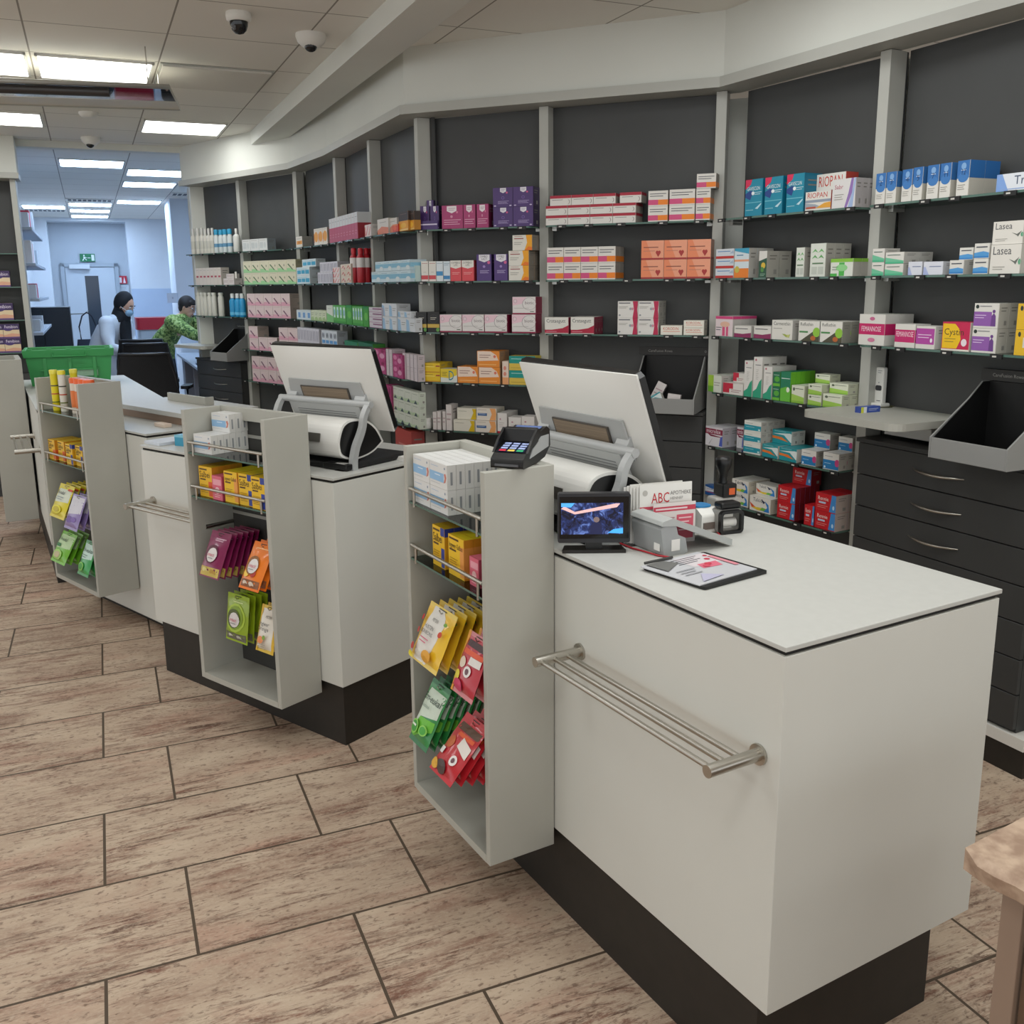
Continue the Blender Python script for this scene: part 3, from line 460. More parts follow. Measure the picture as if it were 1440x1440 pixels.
# the door at the far end, its parts in the plane of the recess
DP = BW+.5
def face_frame(e2): return Matrix.Translation(ge(0, e2)) @ Matrix.Rotation(rad(GA), 4, 'Z')
def face_box(mb, e2, u0, v0, u1, v1, t, mt, back=0.0):
    a = pe(u0, v0, e2); b = pe(u1, v1, e2)
    F = face_frame(e2); mb.box(min(a[0], b[0]), max(a[0], b[0]), -t-back, -back, min(a[1], b[1]), max(a[1], b[1]), mt, F)
M_doorw = noisy('door_paint', 'c3cbd4', 'c8d0d8', 3, .5)
a0, zt = pe(91, 376, DP); a1 = pe(160, 376, DP)[0]
F = face_frame(DP)
door = thing('door_1', 'pale grey door with a narrow glass strip at the back', 'door', (0, 0, 0)); door['kind'] = 'structure'
mb = MB(); mb.box(a0, a1, -.05, -.005, .01, zt, M_doorw, F); mb.obj('door_leaf', door)
mb = MB()
for x0, x1, z0, z1 in ((a0-.07, a0-.005, 0, zt+.07), (a1+.005, a1+.07, 0, zt+.07), (a0-.07, a1+.07, zt+.008, zt+.07)): mb.box(x0, x1, -.07, -.002, z0, z1, mat('aab3bc', .4), F)
mb.obj('door_frame', door)
g0 = pe(119, 388, DP); g1 = pe(138, 388, DP)
mb = MB(); mb.box(g0[0], g1[0], -.056, -.05, .5, g0[1], mat('3d454f', .12), F); mb.obj('glass_strip', door)
mb = MB(); c0 = pe(97, 373, DP); mb.box(c0[0], c0[0]+.32, -.13, -.07, c0[1]-.06, c0[1]+.01, mat('d5dade', .35), F); mb.obj('door_closer', door)
def sign(name, u0, v0, u1, v1, e2, mt, label, els, t=.02):
    a = pe(u0, v1, e2); b = pe(u1, v0, e2); w = b[0]-a[0]; h = b[1]-a[1]
    mb = MB(); mb.box(0, w, -t, 0, 0, h, mt)
    prints(mb, els, w, h, lambda x, y, l: (x, -t-.0015*l, y))
    return tag(mb.obj(name, loc=ge(a[0], e2, a[1]), rz=rad(GA)), label, 'sign')
man = lambda c: [('D', .28, .78, .05, .1, c), ('P', [(.22, .66), (.36, .6), (.34, .4), (.24, .42)], c), ('P', [(.24, .42), (.3, .42), (.2, .12), (.13, .16)], c), ('P', [(.3, .42), (.36, .4), (.46, .2), (.4, .16)], c), ('P', [(.34, .6), (.46, .5), (.44, .44), (.34, .52)], c)]
sign('exit_sign', 113, 357, 133, 368, DP-.02, mat('1c7a4c', .4), 'green exit sign with running figure above the far door', man('e4efe8')+[('R', .5, .44, .7, .52, 'e4efe8'), ('R', .76, .12, .95, .88, 'e4efe8')])
sign('fire_sign', 166.5, 388, 178, 399, DP-.02, mat('c0263a', .4), 'small red fire equipment sign right of the far door', [('R', .15, .12, .4, .8, 'efe6e6'), ('P', [(.55, .1), (.7, .9), (.85, .1)], 'efe6e6')])
sign('wall_notice', 166.5, 401, 181, 414, DP-.02, mat('cfd6dd', .6), 'white notice sheet below the red sign on the back wall', [('L', .15, .8, .85, 6, .12, '8f979f')], .006)
sign('switch_panel', 235.5, 412, 250, 426, 13.6, mat('c6d0dc', .5), 'pale framed panel on the white pillar', [('R', .08, .08, .92, .92, 'd3dce6'), ('R', .44, .4, .56, .6, 'aab6c4')], .015)

# lamps in the ceiling
M_lamp = mat('f6f8f6', .5, name='warm_lamp', emit=7.0)
M_lampc = mat('c2deff', .5, name='cool_lamp', emit=15.0)
M_lframe = mat('d8d6d0', .5)
LN = {}
def lamp(a, b, cool=False, label='', k=None):
    t = thing('ceiling_light', label, 'light', ge(a+.02, b+.02, CZ), GA, 'square lights in the ceiling')
    w = .56
    mb = MB()
    for x0, x1, y0, y1 in ((0, w, 0, .012), (0, w, w-.012, w), (0, .012, 0, w), (w-.012, w, 0, w)): mb.box(x0, x1, y0, y1, -.012, -.001, M_lframe)
    mb.obj('frame', t)
    mb = MB(); mb.box(.012, w-.012, .012, w-.012, -.008, -.002, M_lampc if cool else M_lamp); mb.obj('diffuser', t)
lamp(-.155, 5.53, label='large bright ceiling light at upper left, complete')
lamp(-.755, 5.53, label='bright ceiling light cut by the left edge, upper one')
lamp(-.755, 7.33, label='bright ceiling light cut by the left edge, lower one')
lamp(.445, 7.33, label='bright ceiling light just before the passage, nearest the dark shelves')
for i, (a, b) in enumerate(((-.755, 3.73), (-1.955, 5.53), (-2.0, 3.73), (.445, 1.93), (-.755, 1.93), (-2.0, 1.93), (.445, .13), (-.755, .13), (-2.0, .13), (1.645, .13), (1.645, 1.33), (1.645, 2.53), (1.045, 1.33), (1.645, -1.6), (-.155, -1.6), (-1.955, 7.33), (-3.1, 7.33), (-3.1, 5.53))):
    ld = bpy.data.lights.new('unseen_lamp', 'AREA'); ld.size = .54; ld.energy = 6.4; ld.color = rgb('f4f7f6')[:3]   # unseen: ceiling rows continued, plus lamps added to brighten right wall and left side
    lo = bpy.data.objects.new('unseen_lamp', ld); COL.objects.link(lo); lo.location = ge(a+.3, b+.3, CZ-.01)
for a, b, w in ((-.155, 9.73, 'first cool light beyond the passage, left of the other two'), (.445, 10.33, 'cool light beyond the passage, upper of the pair by the shelves'), (.445, 11.53, 'cool light beyond the passage, lower of the pair by the shelves'),
             (.445, 13.93, 'cool light beside the pillar in the back room'), (-.155, 14.53, 'cool light in the middle of the back room, third nearest the door'), (-.755, 15.13, 'cool light at the left of the back room'),
             (-.155, 15.73, 'cool light in the back room, second nearest the door'), (-.155, 16.93, 'cool light in the back room nearest the door')):
    lamp(a, b, True, w)
M_panelw = mat('d3cfc6', .7)
t = thing('air_vent', 'flat white square panel in the ceiling beside the large light', 'vent', ge(.465, 5.55, CZ), GA)
mb = MB(); mb.box(0, .56, 0, .56, -.016, -.001, M_panelw); mb.obj('panel', t, bevel=.003)
mb = MB()
for x0, x1, y0, y1 in ((-.012, .572, -.012, 0), (-.012, .572, .56, .572), (-.012, 0, 0, .56), (.56, .572, 0, .56)): mb.box(x0, x1, y0, y1, -.006, -.001, M_post)
mb.obj('frame', t)
for a, b, w in ((-.155, 13.93, 'slotted air vent among the lights of the back room'), (1.05, 12.73, 'slotted air vent at the right of the back room ceiling'), (-.755, 15.9, 'round-slotted air vent behind the left back room light')):
    t = thing('ceiling_vent', w, 'vent', ge(a, b, CZ), GA)
    mb = MB(); mb.box(0, .58, 0, .3, -.012, -.001, M_white); mb.obj('frame', t)
    mb = MB()
    for i in range(9): mb.box(.03+.06*i, .07+.06*i, .04, .26, -.0155, -.012, mat('4a4f56', .6))
    mb.obj('slot', t)
def dome(u, v, label, r=.052):
    p = Z(u, v, CZ); t = thing('dome_camera', label, 'camera', p)
    mb = MB(); mb.lathe([(r, 0), (r*1.04, -.012), (r*.98, -.03), (r*.8, -.036)], M_white, 20); mb.obj('housing', t)
    mb = MB(); mb.lathe([(r*.74, -.034), (r*.72, -.05), (r*.58, -.07), (r*.34, -.082), (r*.06, -.086)], mat('15161a', .08), 20); mb.obj('dome', t)
    mb = MB(); mb.lathe([(r*.16, 0), (r*.16, .012)], mat('6b6d72', .2), 10, M=Matrix.Translation((-r*.25, -r*.5, -.068)) @ Matrix.Rotation(rad(60), 4, 'X')); mb.obj('lens', t)
dome(335, 18, 'black-domed ceiling camera, upper left of the two')
def eyeball(u, v, label, r):
    p = Z(u, v, CZ); t = thing('dome_camera', label, 'camera', p)
    mb = MB(); mb.lathe([(r, 0), (r*1.02, -.012), (r*.9, -.035), (r*.6, -.055), (r*.45, -.06)], M_white, 20); mb.obj('housing', t)
    mb = MB(); mb.ball((0, -r*.2, -.056), r*.42, r*.42, r*.36, mat('17181b', .1)); mb.obj('lens', t)
eyeball(437, 48, 'white ceiling camera with black eye beside the beam', .07)
eyeball(127, 193, 'small white ceiling camera above the passage', .07)
p = Z(124, 158, CZ); t = thing('smoke_detector', 'white smoke detector on the ceiling behind the hanging panel', 'smoke detector', p)
mb = MB(); mb.lathe([(.06, 0), (.06, -.012), (.045, -.03), (.02, -.034)], M_white, 18); mb.obj('body', t)
# mirrored panel hung under the ceiling
hz = 2.60; M_clear2 = thin_glass('acrylic_sheet', 'eceef2')
A, B, D_ = Z(238, 122, hz), Z(231, 152, hz), Z(0, 113, hz)
haz = math.degrees(math.atan2(A.y-D_.y, A.x-D_.x)); dep = abs(loc2(A, haz, B)[1])
t = thing('hanging_panel', 'clear and white panel hung below the ceiling at the left', 'panel', A, haz)
mb = MB(); mb.box(-2.2, 0, 0, dep*.62, -.004, .004, M_clear2); mb.obj('clear_sheet', t)
mb = MB(); mb.box(-2.2, 0, dep*.62, dep, -.006, .006, mat('cfcabb', .4)); mb.obj('white_strip', t)
mb = MB(); mb.tube([(-2.2, .03, -.03), (-.28, .03, -.03)], .022, mat('2f2b2a', .4)); mb.obj('dark_rod', t)
mb = MB()
mb.tube([(-2.2, .0, 0), (0, .0, 0), (0, dep, 0), (-2.2, dep, 0)], .012, M_alu, 8); mb.obj('frame', t)
for x in (-.1, -2.0):
    for y in (.03, dep-.03):
        mb = MB(); mb.tube([(x, y, 0), (x, y, CZ-hz)], .003, M_steel, 6); mb.obj('wire', t)
# ------------------------------------------------------------------ wall of shelving bays
POSTS = [(1.753, 2.931), (1.396, 3.697), (.965, 4.438), (.188, 4.761), (-.462, 5.043), (-.81, 5.772), (-1.144, 6.529), (-1.565, 7.271), (-2.14, 7.823), (-2.72, 8.386)]
SZ = [1.915, 1.66, 1.405, 1.15, .90, .65]
BN = ['A1', 'A2', 'B1', 'B2', 'C1', 'C2', 'C3', 'D2', 'D1']
BLAB = {'A1': 'dark shelving bay at the right edge with drawers and grey board', 'A2': 'dark shelving bay with six glass shelves, left of the right-edge drawers', 'B1': 'wide dark bay with black chute between two stocked bays',
        'B2': 'dark bay with violet cartons on its top shelf', 'C1': 'narrow-looking dark bay left of the violet cartons', 'C2': 'dark bay holding red-capped bottles', 'C3': 'dark bay with three orange-sun boxes on its top shelf',
        'D2': 'dark bay stacked with blush pink swoosh boxes', 'D1': 'last dark bay by the passage with white bottles and drawers'}
BWORD = {'A1': 'right-edge bay', 'A2': 'six-shelf bay', 'B1': 'bay with black chute', 'B2': 'bay of violet cartons', 'C1': 'bay left of violet cartons', 'C2': 'red-bottle bay', 'C3': 'bay left of red bottles', 'D2': 'blush-pink bay', 'D1': 'last bay by passage'}
SWORD = ['top shelf', 'second shelf', 'third shelf', 'fourth shelf', 'fifth shelf', 'bottom shelf']
NSH = {'A1': 3, 'A2': 6, 'B1': 3, 'B2': 5, 'C1': 6, 'C2': 4, 'C3': 4, 'D2': 5, 'D1': 3}
BAY = {}
FRONT = .09
M_tag = mat('1a1a1b', .5, name='tag_clip'); M_tagw = mat('c9c6c0', .6, name='tag_paper')
mb = MB(); mb.box(-.022, .022, .0, .006, -.014, .001, M_tag); mb.box(-.002, .013, .006, .0065, -.0095, -.004, M_tagw); TAGMESH = mb.mesh('price_tag')
def bow_handle(parent, x, y, z, w=.22):
    mb = MB(); pts = []
    for i in range(13):
        t = i/12; pts.append((x-w/2+w*t, y+.026*math.sin(PI*t)**.8, z-.004*math.sin(PI*t)))
    mb.tube(pts, [.0025+.003*math.sin(PI*i/12) for i in range(13)], M_steel, 8)
    return mb.obj('handle', parent)
def drawers(t, L, xh, YB):
    mb = MB(); mb.box(.05, L-.03, -YB+.001, .044, .142, 1.028, M_drawer); mb.box(.05, L-.022, -YB+.001, .068, 1.031, 1.046, M_drawer); mb.obj('drawer_carcass', t)
    zs = [1.03, .905, .78, .655, .53, .405, .28, .155]
    for a, b in zip(zs, zs[1:]):
        mb = MB(); mb.box(.05, L-.03, .045, .062, b+.002, a-.002, M_drawer); d = mb.obj('drawer', t, bevel=.0012, seg=1)
        bow_handle(d, xh, .062, (a+b)/2+.0)
AZS = [math.degrees(math.atan2(POSTS[i+1][1]-POSTS[i][1], POSTS[i+1][0]-POSTS[i][0])) for i in range(len(BN))]
for i, nme in enumerate(BN):
    YB = .09 if nme[0] == 'A' else .07
    xr_ = (YB+.015)*math.tan(rad(AZS[i]-AZS[i-1])/2) if i else 0; xl_ = (YB+.015)*math.tan(rad(AZS[i+1]-AZS[i])/2) if i+1 < len(BN) else 0
    P, Q = POSTS[i], POSTS[i+1]; L = math.hypot(Q[0]-P[0], Q[1]-P[1]); az = math.degrees(math.atan2(Q[1]-P[1], Q[0]-P[0]))
    t = thing('shelving_bay', BLAB[nme], 'shelving', (P[0], P[1], 0), az, 'wall shelving bays')
    BAY[nme] = dict(P=P, L=L, az=az, obj=t, boxes=[])
    mb = MB(); mb.box(xr_+.001, L-xl_-.001, -YB-.015, -YB, .142, 2.468, M_panel); mb.obj('back_panel', t)
    mb = MB(); mb.box(0, .047, -YB+.0005, 0, .142, 2.468, M_post); mb.obj('post', t, bevel=.0015, seg=1)
    if nme == 'D1': mb = MB(); mb.box(L, L+.035, -YB-.015, 0, .142, 2.468, M_post); mb.obj('post', t, bevel=.0015, seg=1)
    if nme != 'D1':
        mb = MB(); mb.box(.0, L, -.115, .068, .10, .141, M_white); mb.obj('base_ledge', t)
    mb = MB(); mb.box(.0, L, -.115, .06, 0, .0995, M_plinth); mb.obj('plinth', t)
    e0 = .052; e1 = .037 if nme == 'A2' else .006
    for k in range(NSH[nme]):
        mb = MB(); pts = rrect(e0, L-e1, -YB+.001, FRONT, .045, 5, (1, 1, 0, 0))
        mb.prism(pts, SZ[k]-.008, SZ[k], M_gedge, cap=M_glass); sh = mb.obj('glass_shelf', t)
        for x in (.066, L-.02):
            c = MB(); c.box(x-.012, x+.012, -YB+.001, -.03, SZ[k]-.02, SZ[k]-.0085, M_alu); c.obj('bracket', sh)
        n = 5 if nme[0] in 'AB' else 4
        for j in range(n):
            o = bpy.data.objects.new('price_tag', TAGMESH); COL.objects.link(o); o.parent = sh
            o.location = (L*(j+.5)/n+random.uniform(-.04, .04), FRONT+.0005, SZ[k]-.001)
    if nme == 'A1': drawers(t, L, L-.41, YB)
    if nme == 'B1': drawers(t, L, .40, YB)
    if nme == 'D1': drawers(t, L, .39, YB)
def chute(nme, x0, x1, lab):
    b = BAY[nme]; t = thing('chute_bin', lab, 'bin', (b['P'][0], b['P'][1], 0), b['az'])
    YB = .09 if nme == 'A1' else .07; prof = [(-.062, 1.052), (.2, 1.052), (.2, 1.122), (.03, 1.245), (-.03, 1.30), (-.062, 1.30), (-YB+.001, 1.30), (-YB+.001, 1.052)]
    M_bin = mat('8c8c8a', .45, name='bin_grey'); M_in = mat('0a0a0b', .5, name='bin_black')
    mb = MB()
    for xa, xb in ((x0, x0+.006), (x1-.006, x1)): mb.prism(prof, xa, xb, M_bin, YZ)
    mb.box(x0+.006, x1-.006, .192, .2, 1.052, 1.122, M_bin); mb.obj('shell', t, bevel=.002)
    mb = MB()
    ip = [(-.064, 1.054), (.19, 1.054), (.19, 1.121), (.03, 1.244), (-.03, 1.299), (-.064, 1.299)]
    for xa, xb in ((x0+.0065, x0+.009), (x1-.009, x1-.0065)): mb.prism(ip, xa, xb, M_in, YZ)
    mb.box(x0+.0065, x1-.0065, .187, .1915, 1.056, 1.120, M_in)
    mb.box(x0+.009, x1-.009, -.0635, .187, 1.054, 1.060, M_in); mb.box(x0+.009, x1-.009, -.0675, -.0605, 1.06, 1.30, M_in); mb.obj('lining', t)
    mb = MB(); mb.box(x0-.03, x1+.03, -YB+.001, -.062, 1.302, 1.34, mat('333231', .5))
    prints(mb, [('D', .9, .5, .012, .13, 'a9a7a2'), ('D', .9, .5, .008, .09, '333231')], x1-x0+.06, .038, lambda x, y, l: (x1+.03-x, -.0615+.0003*l, 1.302+y))
    prints(mb, [('T', 'CareFusion Rowa', .13, .36, .3, 'a9a7a2', .5)], x1-x0+.06, .038, lambda x, y, l: (x1+.03-x, -.0615+.0003*l, 1.302+y)); mb.obj('header_plate', t)
    return t
chute('A1', .065, .365, 'grey and black chute bin at the right edge beside the board')
chute('B1', .065, .365, 'grey and black chute bin with fallen boxes behind the near terminal')
chute('D1', -.0+.01, .28, 'small distant chute bin above drawers by the passage')
def board(nme, x0, x1, y1, lab, e=0):
    b = BAY[nme]; mb = MB(); mb.prism(rrect(x0, x1, -.089 if nme == 'A1' else -.069, y1, .05, 5, (1, 1, 0, 0)), 1.134, 1.16, M_grey)
    o = mb.obj('counter_board', None, (b['P'][0], b['P'][1], 0), rad(b['az']), bevel=.002); return tag(o, lab, 'board')
board('A1', .43, .905, .29, 'grey rounded board carrying a white upright device')
board('D1', .40, .93, .2, 'pale rounded board left of the distant chute bin')
# things on the right-hand board
p = Z(1237, 571, 1.16); t = thing('thermometer', 'white upright measuring device standing on the grey board', 'thermometer', p, 295)
mb = MB(); mb.box(-.033, .033, -.03, .02, 0, .014, M_shell); mb.obj('foot', t, bevel=.004)
mb = MB(); mb.box(-.021, .021, -.012, .010, .012, .152, M_shell); mb.obj('body', t, bevel=.005)
mb = MB(); mb.prism(rrect(-.015, .015, .062, .082, .006), .0122, .0132, mat('3b3c40', .2), XZ); mb.obj('display', t)
mb = MB(); prints(mb, [('L', .3, .92, .8, 2, .05, '8d8f94'), ('D', .5, .62, .05, .02, '77797e'), ('L', .35, .14, .8, 1, .06, '55575c')], .042, .15, lambda x, y, l: (x-.021, -.0123-.0002*l, y)); mb.obj('marking', t)
p = Z(1224, 580, 1.16)
o = bpy.data.objects.new('medicine_box', carton_mesh('bluewt', .095, .022, .03)); COL.objects.link(o); o.location = p; o.rotation_euler = (0, 0, rad(25)); tag(o, 'flat blue and white box lying before the upright device', 'box')
mb = MB(); q = Z(1246, 572, 1.1625); mb.tube([(q.x+.045*math.cos(a)-.01, q.y+.025*math.sin(a)+.01, 1.1625) for a in [i*.42 for i in range(14)]], .0022, mat('4c4a32', .5), 6)
tag(mb.obj('cable'), 'thin coiled cable on the grey board behind the upright device', 'cable')
b = BAY['A1']; t = b['obj']
mb = MB(); mb.box(.55, .77, -.089, -.02, 1.06, 1.105, M_white); mb.obj('socket_strip', t, bevel=.002)
# fallen boxes in the middle chute
b = BAY['B1']
for (s, f, z, key, w, h, d, rx, ry, lab) in ((.30, .02, 1.085, 'smallw', .045, .10, .03, 38, 24, 'grey-white box leaning in the middle chute bin'), (.262, .12, 1.088, 'dulco', .08, .045, .03, -60, -30, 'teal and orange box tipped behind the lip of the chute bin'), (.175, .155, 1.064, 'smallw', .06, .075, .025, -10, 6, 'small white box standing behind the lip of the chute bin')):
    o = bpy.data.objects.new('medicine_box', carton_mesh(key, w, h, d)); COL.objects.link(o)
    o.location = toward(b['P'], b['az'], s, f, z); o.rotation_euler = (rad(-abs(rx)*.4), rad(ry), rad(b['az']+180)); tag(o, lab, 'box')

# ------------------------------------------------------------------ stock on the glass shelves
ORD = ['first', 'second', 'third', 'fourth', 'fifth', 'sixth', 'seventh', 'eighth', 'ninth', 'tenth', 'eleventh']
def colw(i, n): return '' if n == 1 else (('left', 'right')[i] if n == 2 else ('leftmost' if i == 0 else 'rightmost' if i == n-1 else 'centre' if n == 3 else ORD[i]+' from left'))
def roww(i, n): return '' if n == 1 else (('lower', 'upper')[i] if n == 2 else ('bottom' if i == 0 else 'top' if i == n-1 else 'middle' if n == 3 else ORD[i]+' up'))
def depw(i, n): return '' if n == 1 else ('front' if i == 0 else 'behind it' if n == 2 else 'rearmost' if i == n-1 else ORD[i]+' back')
KIND = {k_: n_ for n_, ks in (('supplement_box', 'symp symt plum symr wred wblue wblue2 bgold biotic orangew orslim yelD vitD tealyel worange salmon femi'), ('assorted_box', 'gswoosh pswoosh creamred smallw gstripe green wbars bbars wgreen floral wslim pinkred'), ('test_kit_box', 'test'), ('cough_sweet_box', 'salbei salbeib ingwer')) for k_ in ks.split()}  # kinds split by design; contents of these boxes are partly guessed
PLACED = []
NBOX = [0]
def stock(bay, si, fr, entries, zbase=None, front=FRONT, frame=None, where=None):
    fx, fy, fs = fr
    b = frame or BAY[bay]; P, az = b['P'], b['az']; z0 = SZ[si] if zbase is None else zbase
    for ent in entries:
        xl, xr, yt, cols, rows, nd, key = ent[:7]; op = ent[7] if len(ent) > 7 else {}
        inset = op.get('i', .008); f = front-inset
        q = toward(P, az, 0, f)
        pl = PL(fx+xl/fs, fy+yt/fs, q, az); pr = PL(fx+xr/fs, fy+yt/fs, q, az)
        sl = loc2(P, az, pl)[0]; sr = loc2(P, az, pr)[0]; zt = (pl.z+pr.z)/2
        w = (sl-sr)/cols
        dd = op.get('d', min(.15-inset if nd > 1 else .075, (.155-inset))/nd); zb = z0+.0004
        if 'yb' in op:
            zb = PL(fx+(xl+xr)/2/fs, fy+op['yb']/fs, q, az).z
            best = None
            for (a0, a1, g0, g1, zz) in b['boxes']:
                if min(a1, sl)-max(a0, sr) > .25*min(a1-a0, sl-sr) and min(g1, f)-max(g0, f-dd*nd) > .006 and abs(zz-zb) < .05:
                    if best is None or zz > best: best = zz
            if best is not None: zb = best+.0004
        zt = max(zt, zb+.015*rows); h = (zt-zb)/rows
        ztop = z0+.25
        sw = where or SWORD[si]; bw = '' if where else BWORD[bay]
        for c in range(cols):
            for r in range(rows):
                ds = range(nd) if (c == cols-1 or op.get('all') or (r == rows-1 and z0 < 1.5)) else range(1)
                for k in ds:
                    ex = tuple(op.get('ex', ()))
                    o = bpy.data.objects.new(KIND.get(key, 'medicine_box'), carton_mesh(key, w-.0012, h-.0008, dd-.001, ex)); COL.objects.link(o)
                    s = sl-w*(c+.5)
                    o.location = toward(P, az, s, f-dd*k, zb+h*r); o.rotation_euler = (0, 0, rad(az+180+op.get('rz', 0)))
                    pos = ' '.join(x for x in (roww(r, rows), colw(c, cols), depw(k, nd)) if x)
                    PLACED.append((o, op.get('desc', DES[key][0]), pos, sw, bw, op.get('note', '')))
        b['boxes'].append((sr, sl, f-dd*nd, f, zb+h*rows))
K3 = (240, 240, 4.0); K5 = (740, 220, 4.8); K6 = (980, 200, 5.142); K7 = (1200, 200, 4.5); K8 = (960, 400, 4.0)
KS = (980, 570, 6.0); KF = (580, 250, 7.579); KV = (580, 400, 6.263); KG = (410, 290, 7.579); KM = (340, 440, 5.538); KN = (255, 310, 8.0)
num = lambda n, o: {'ex': (('T', n, .38, .6, .13, '1f3f6e', .3),), 'note': o+' of the row'}
stock('A1', 0, K7, [(148, 212, 195, 1, 1, 1, 'blue', num('2', 'leftmost')), (215, 281, 185, 1, 1, 1, 'blue', num('3', 'second')), (315, 381, 170, 1, 1, 1, 'blue', num('4', 'third')), (385, 448, 156, 1, 1, 1, 'blue', num('5', 'fourth')), (475, 550, 142, 1, 1, 1, 'blue', num('7', 'fifth')), (557, 628, 130, 1, 1, 1, 'blue', num('11', 'sixth')), (665, 745, 113, 1, 1, 2, 'blue', num('12', 'rightmost')), (912, 1140, 192, 1, 1, 1, 'tra')])
stock('A1', 1, K7, [(125, 203, 672, 1, 2, 1, 'mint', {'note': 'narrow'}), (206, 325, 694, 1, 2, 2, 'mint', {'note': 'wide'}), (350, 440, 754, 1, 1, 1, 'lilac', {'note': 'small'}), (447, 572, 754, 1, 1, 1, 'lilac', {'note': 'wider'}), (612, 704, 745, 1, 1, 1, 'bluewave', {'note': 'low', 'd': .12}), (675, 765, 665, 1, 1, 1, 'bluewave', {'yb': 742, 'i': .05, 'note': 'raised', 'd': .07}), (770, 868, 638, 1, 2, 1, 'bluewave', {'note': 'stacked'}), (875, 1070, 645, 1, 1, 1, 'lasea', {'note': 'lower', 'd': .1}), (890, 1085, 497, 1, 1, 1, 'lasea', {'yb': 643, 'i': .014, 'note': 'upper'})])
stock('A1', 2, K7, [(42, 208, 1088, 1, 1, 2, 'magband'), (268, 398, 1150, 1, 1, 1, 'magsmall'), (402, 525, 1163, 1, 1, 1, 'purplepink'), (568, 748, 1137, 1, 1, 1, 'cystin'), (770, 930, 1018, 1, 2, 3, 'lady'), (1045, 1150, 1020, 1, 2, 1, 'yel')])
stock('A2', 0, K6, [(355, 480, 266, 1, 1, 1, 'gavi', {'note': 'leftmost', 'd': .06}), (497, 627, 248, 1, 1, 1, 'gavi', {'note': 'middle', 'd': .06}), (655, 783, 226, 1, 1, 1, 'gavi', {'note': 'rightmost', 'd': .1}), (870, 1082, 222, 1, 1, 1, 'riopan', {'i': .075, 'note': 'tall rear', 'd': .07}), (788, 975, 352, 1, 1, 1, 'riopan', {'note': 'low front', 'd': .06}), (985, 1155, 262, 1, 1, 3, 'sabr', {'d': .035})])
stock('A2', 1, K6, [(140, 272, 770, 1, 3, 1, 'bluered'), (275, 382, 765, 1, 1, 3, 'lefax'), (452, 512, 785, 1, 1, 2, 'ibero'), (722, 785, 760, 1, 1, 1, 'leaf', {'note': 'narrow'}), (826, 940, 730, 1, 1, 3, 'leaf', {'note': 'wide'}), (970, 1135, 840, 1, 1, 3, 'buscog')])
stock('A2', 2, K8, [(187, 285, 178, 1, 1, 3, 'buscop'), (291, 388, 232, 1, 1, 1, 'kade', {'note': 'left'}), (402, 500, 233, 1, 1, 1, 'kade', {'note': 'right'}), (504, 622, 200, 1, 1, 2, 'carm'), (655, 775, 205, 1, 1, 1, 'reflu', {'note': 'left', 'd': .1}), (777, 903, 208, 1, 1, 3, 'reflu', {'note': 'right'})])
stock('A2', 3, K8, [(145, 222, 510, 1, 1, 3, 'lime'), (228, 342, 556, 1, 1, 1, 'redw', {'note': 'lower', 'd': .1}), (285, 350, 497, 1, 1, 1, 'redw', {'yb': 556, 'i': .05, 'note': 'raised', 'd': .06}), (350, 398, 428, 1, 1, 1, 'tallteal', {'note': 'left'}), (402, 452, 408, 1, 1, 3, 'tallteal', {'note': 'middle, tallest'}), (458, 507, 462, 1, 1, 3, 'tallteal', {'note': 'right, shortest'}), (510, 552, 492, 1, 2, 1, 'dgreen'), (554, 612, 490, 1, 1, 5, 'lgreen'), (614, 688, 568, 1, 1, 1, 'hyal', {'note': 'tall single', 'd': .1}), (708, 786, 561, 1, 2, 1, 'hyal', {'note': 'middle stack', 'd': .13}), (748, 832, 505, 1, 1, 1, 'hyal', {'yb': 560, 'i': .06, 'note': 'topmost single', 'd': .06}), (790, 900, 618, 1, 1, 3, 'hyal', {'note': 'right lower'}), (828, 935, 556, 1, 1, 2, 'hyal', {'yb': 616, 'i': .04, 'note': 'right upper', 'd': .05})])
stock('A2', 4, KS, [(75, 222, 182, 1, 1, 3, 'micro', {'note': 'front group'}), (340, 398, 183, 1, 1, 1, 'micro', {'note': 'half-hidden', 'i': .07}), (402, 548, 132, 1, 3, 4, 'tealw'), (553, 688, 332, 1, 1, 1, 'dulco', {'note': 'lower left', 'd': .13}), (697, 848, 360, 1, 1, 1, 'dulco', {'note': 'lower right', 'd': .13}), (640, 805, 210, 1, 1, 2, 'dulco', {'yb': 322, 'i': .06, 'note': 'upper', 'd': .04}), (885, 1012, 378, 1, 1, 3, 'laxb', {'note': 'lower left'}), (1068, 1205, 402, 1, 1, 3, 'laxb', {'note': 'lower right'}), (995, 1130, 236, 1, 1, 1, 'laxb', {'yb': 370, 'i': .085, 'note': 'upper left', 'd': .06}), (1198, 1320, 268, 1, 1, 1, 'laxb', {'yb': 402, 'i': .085, 'note': 'upper right', 'd': .06})])
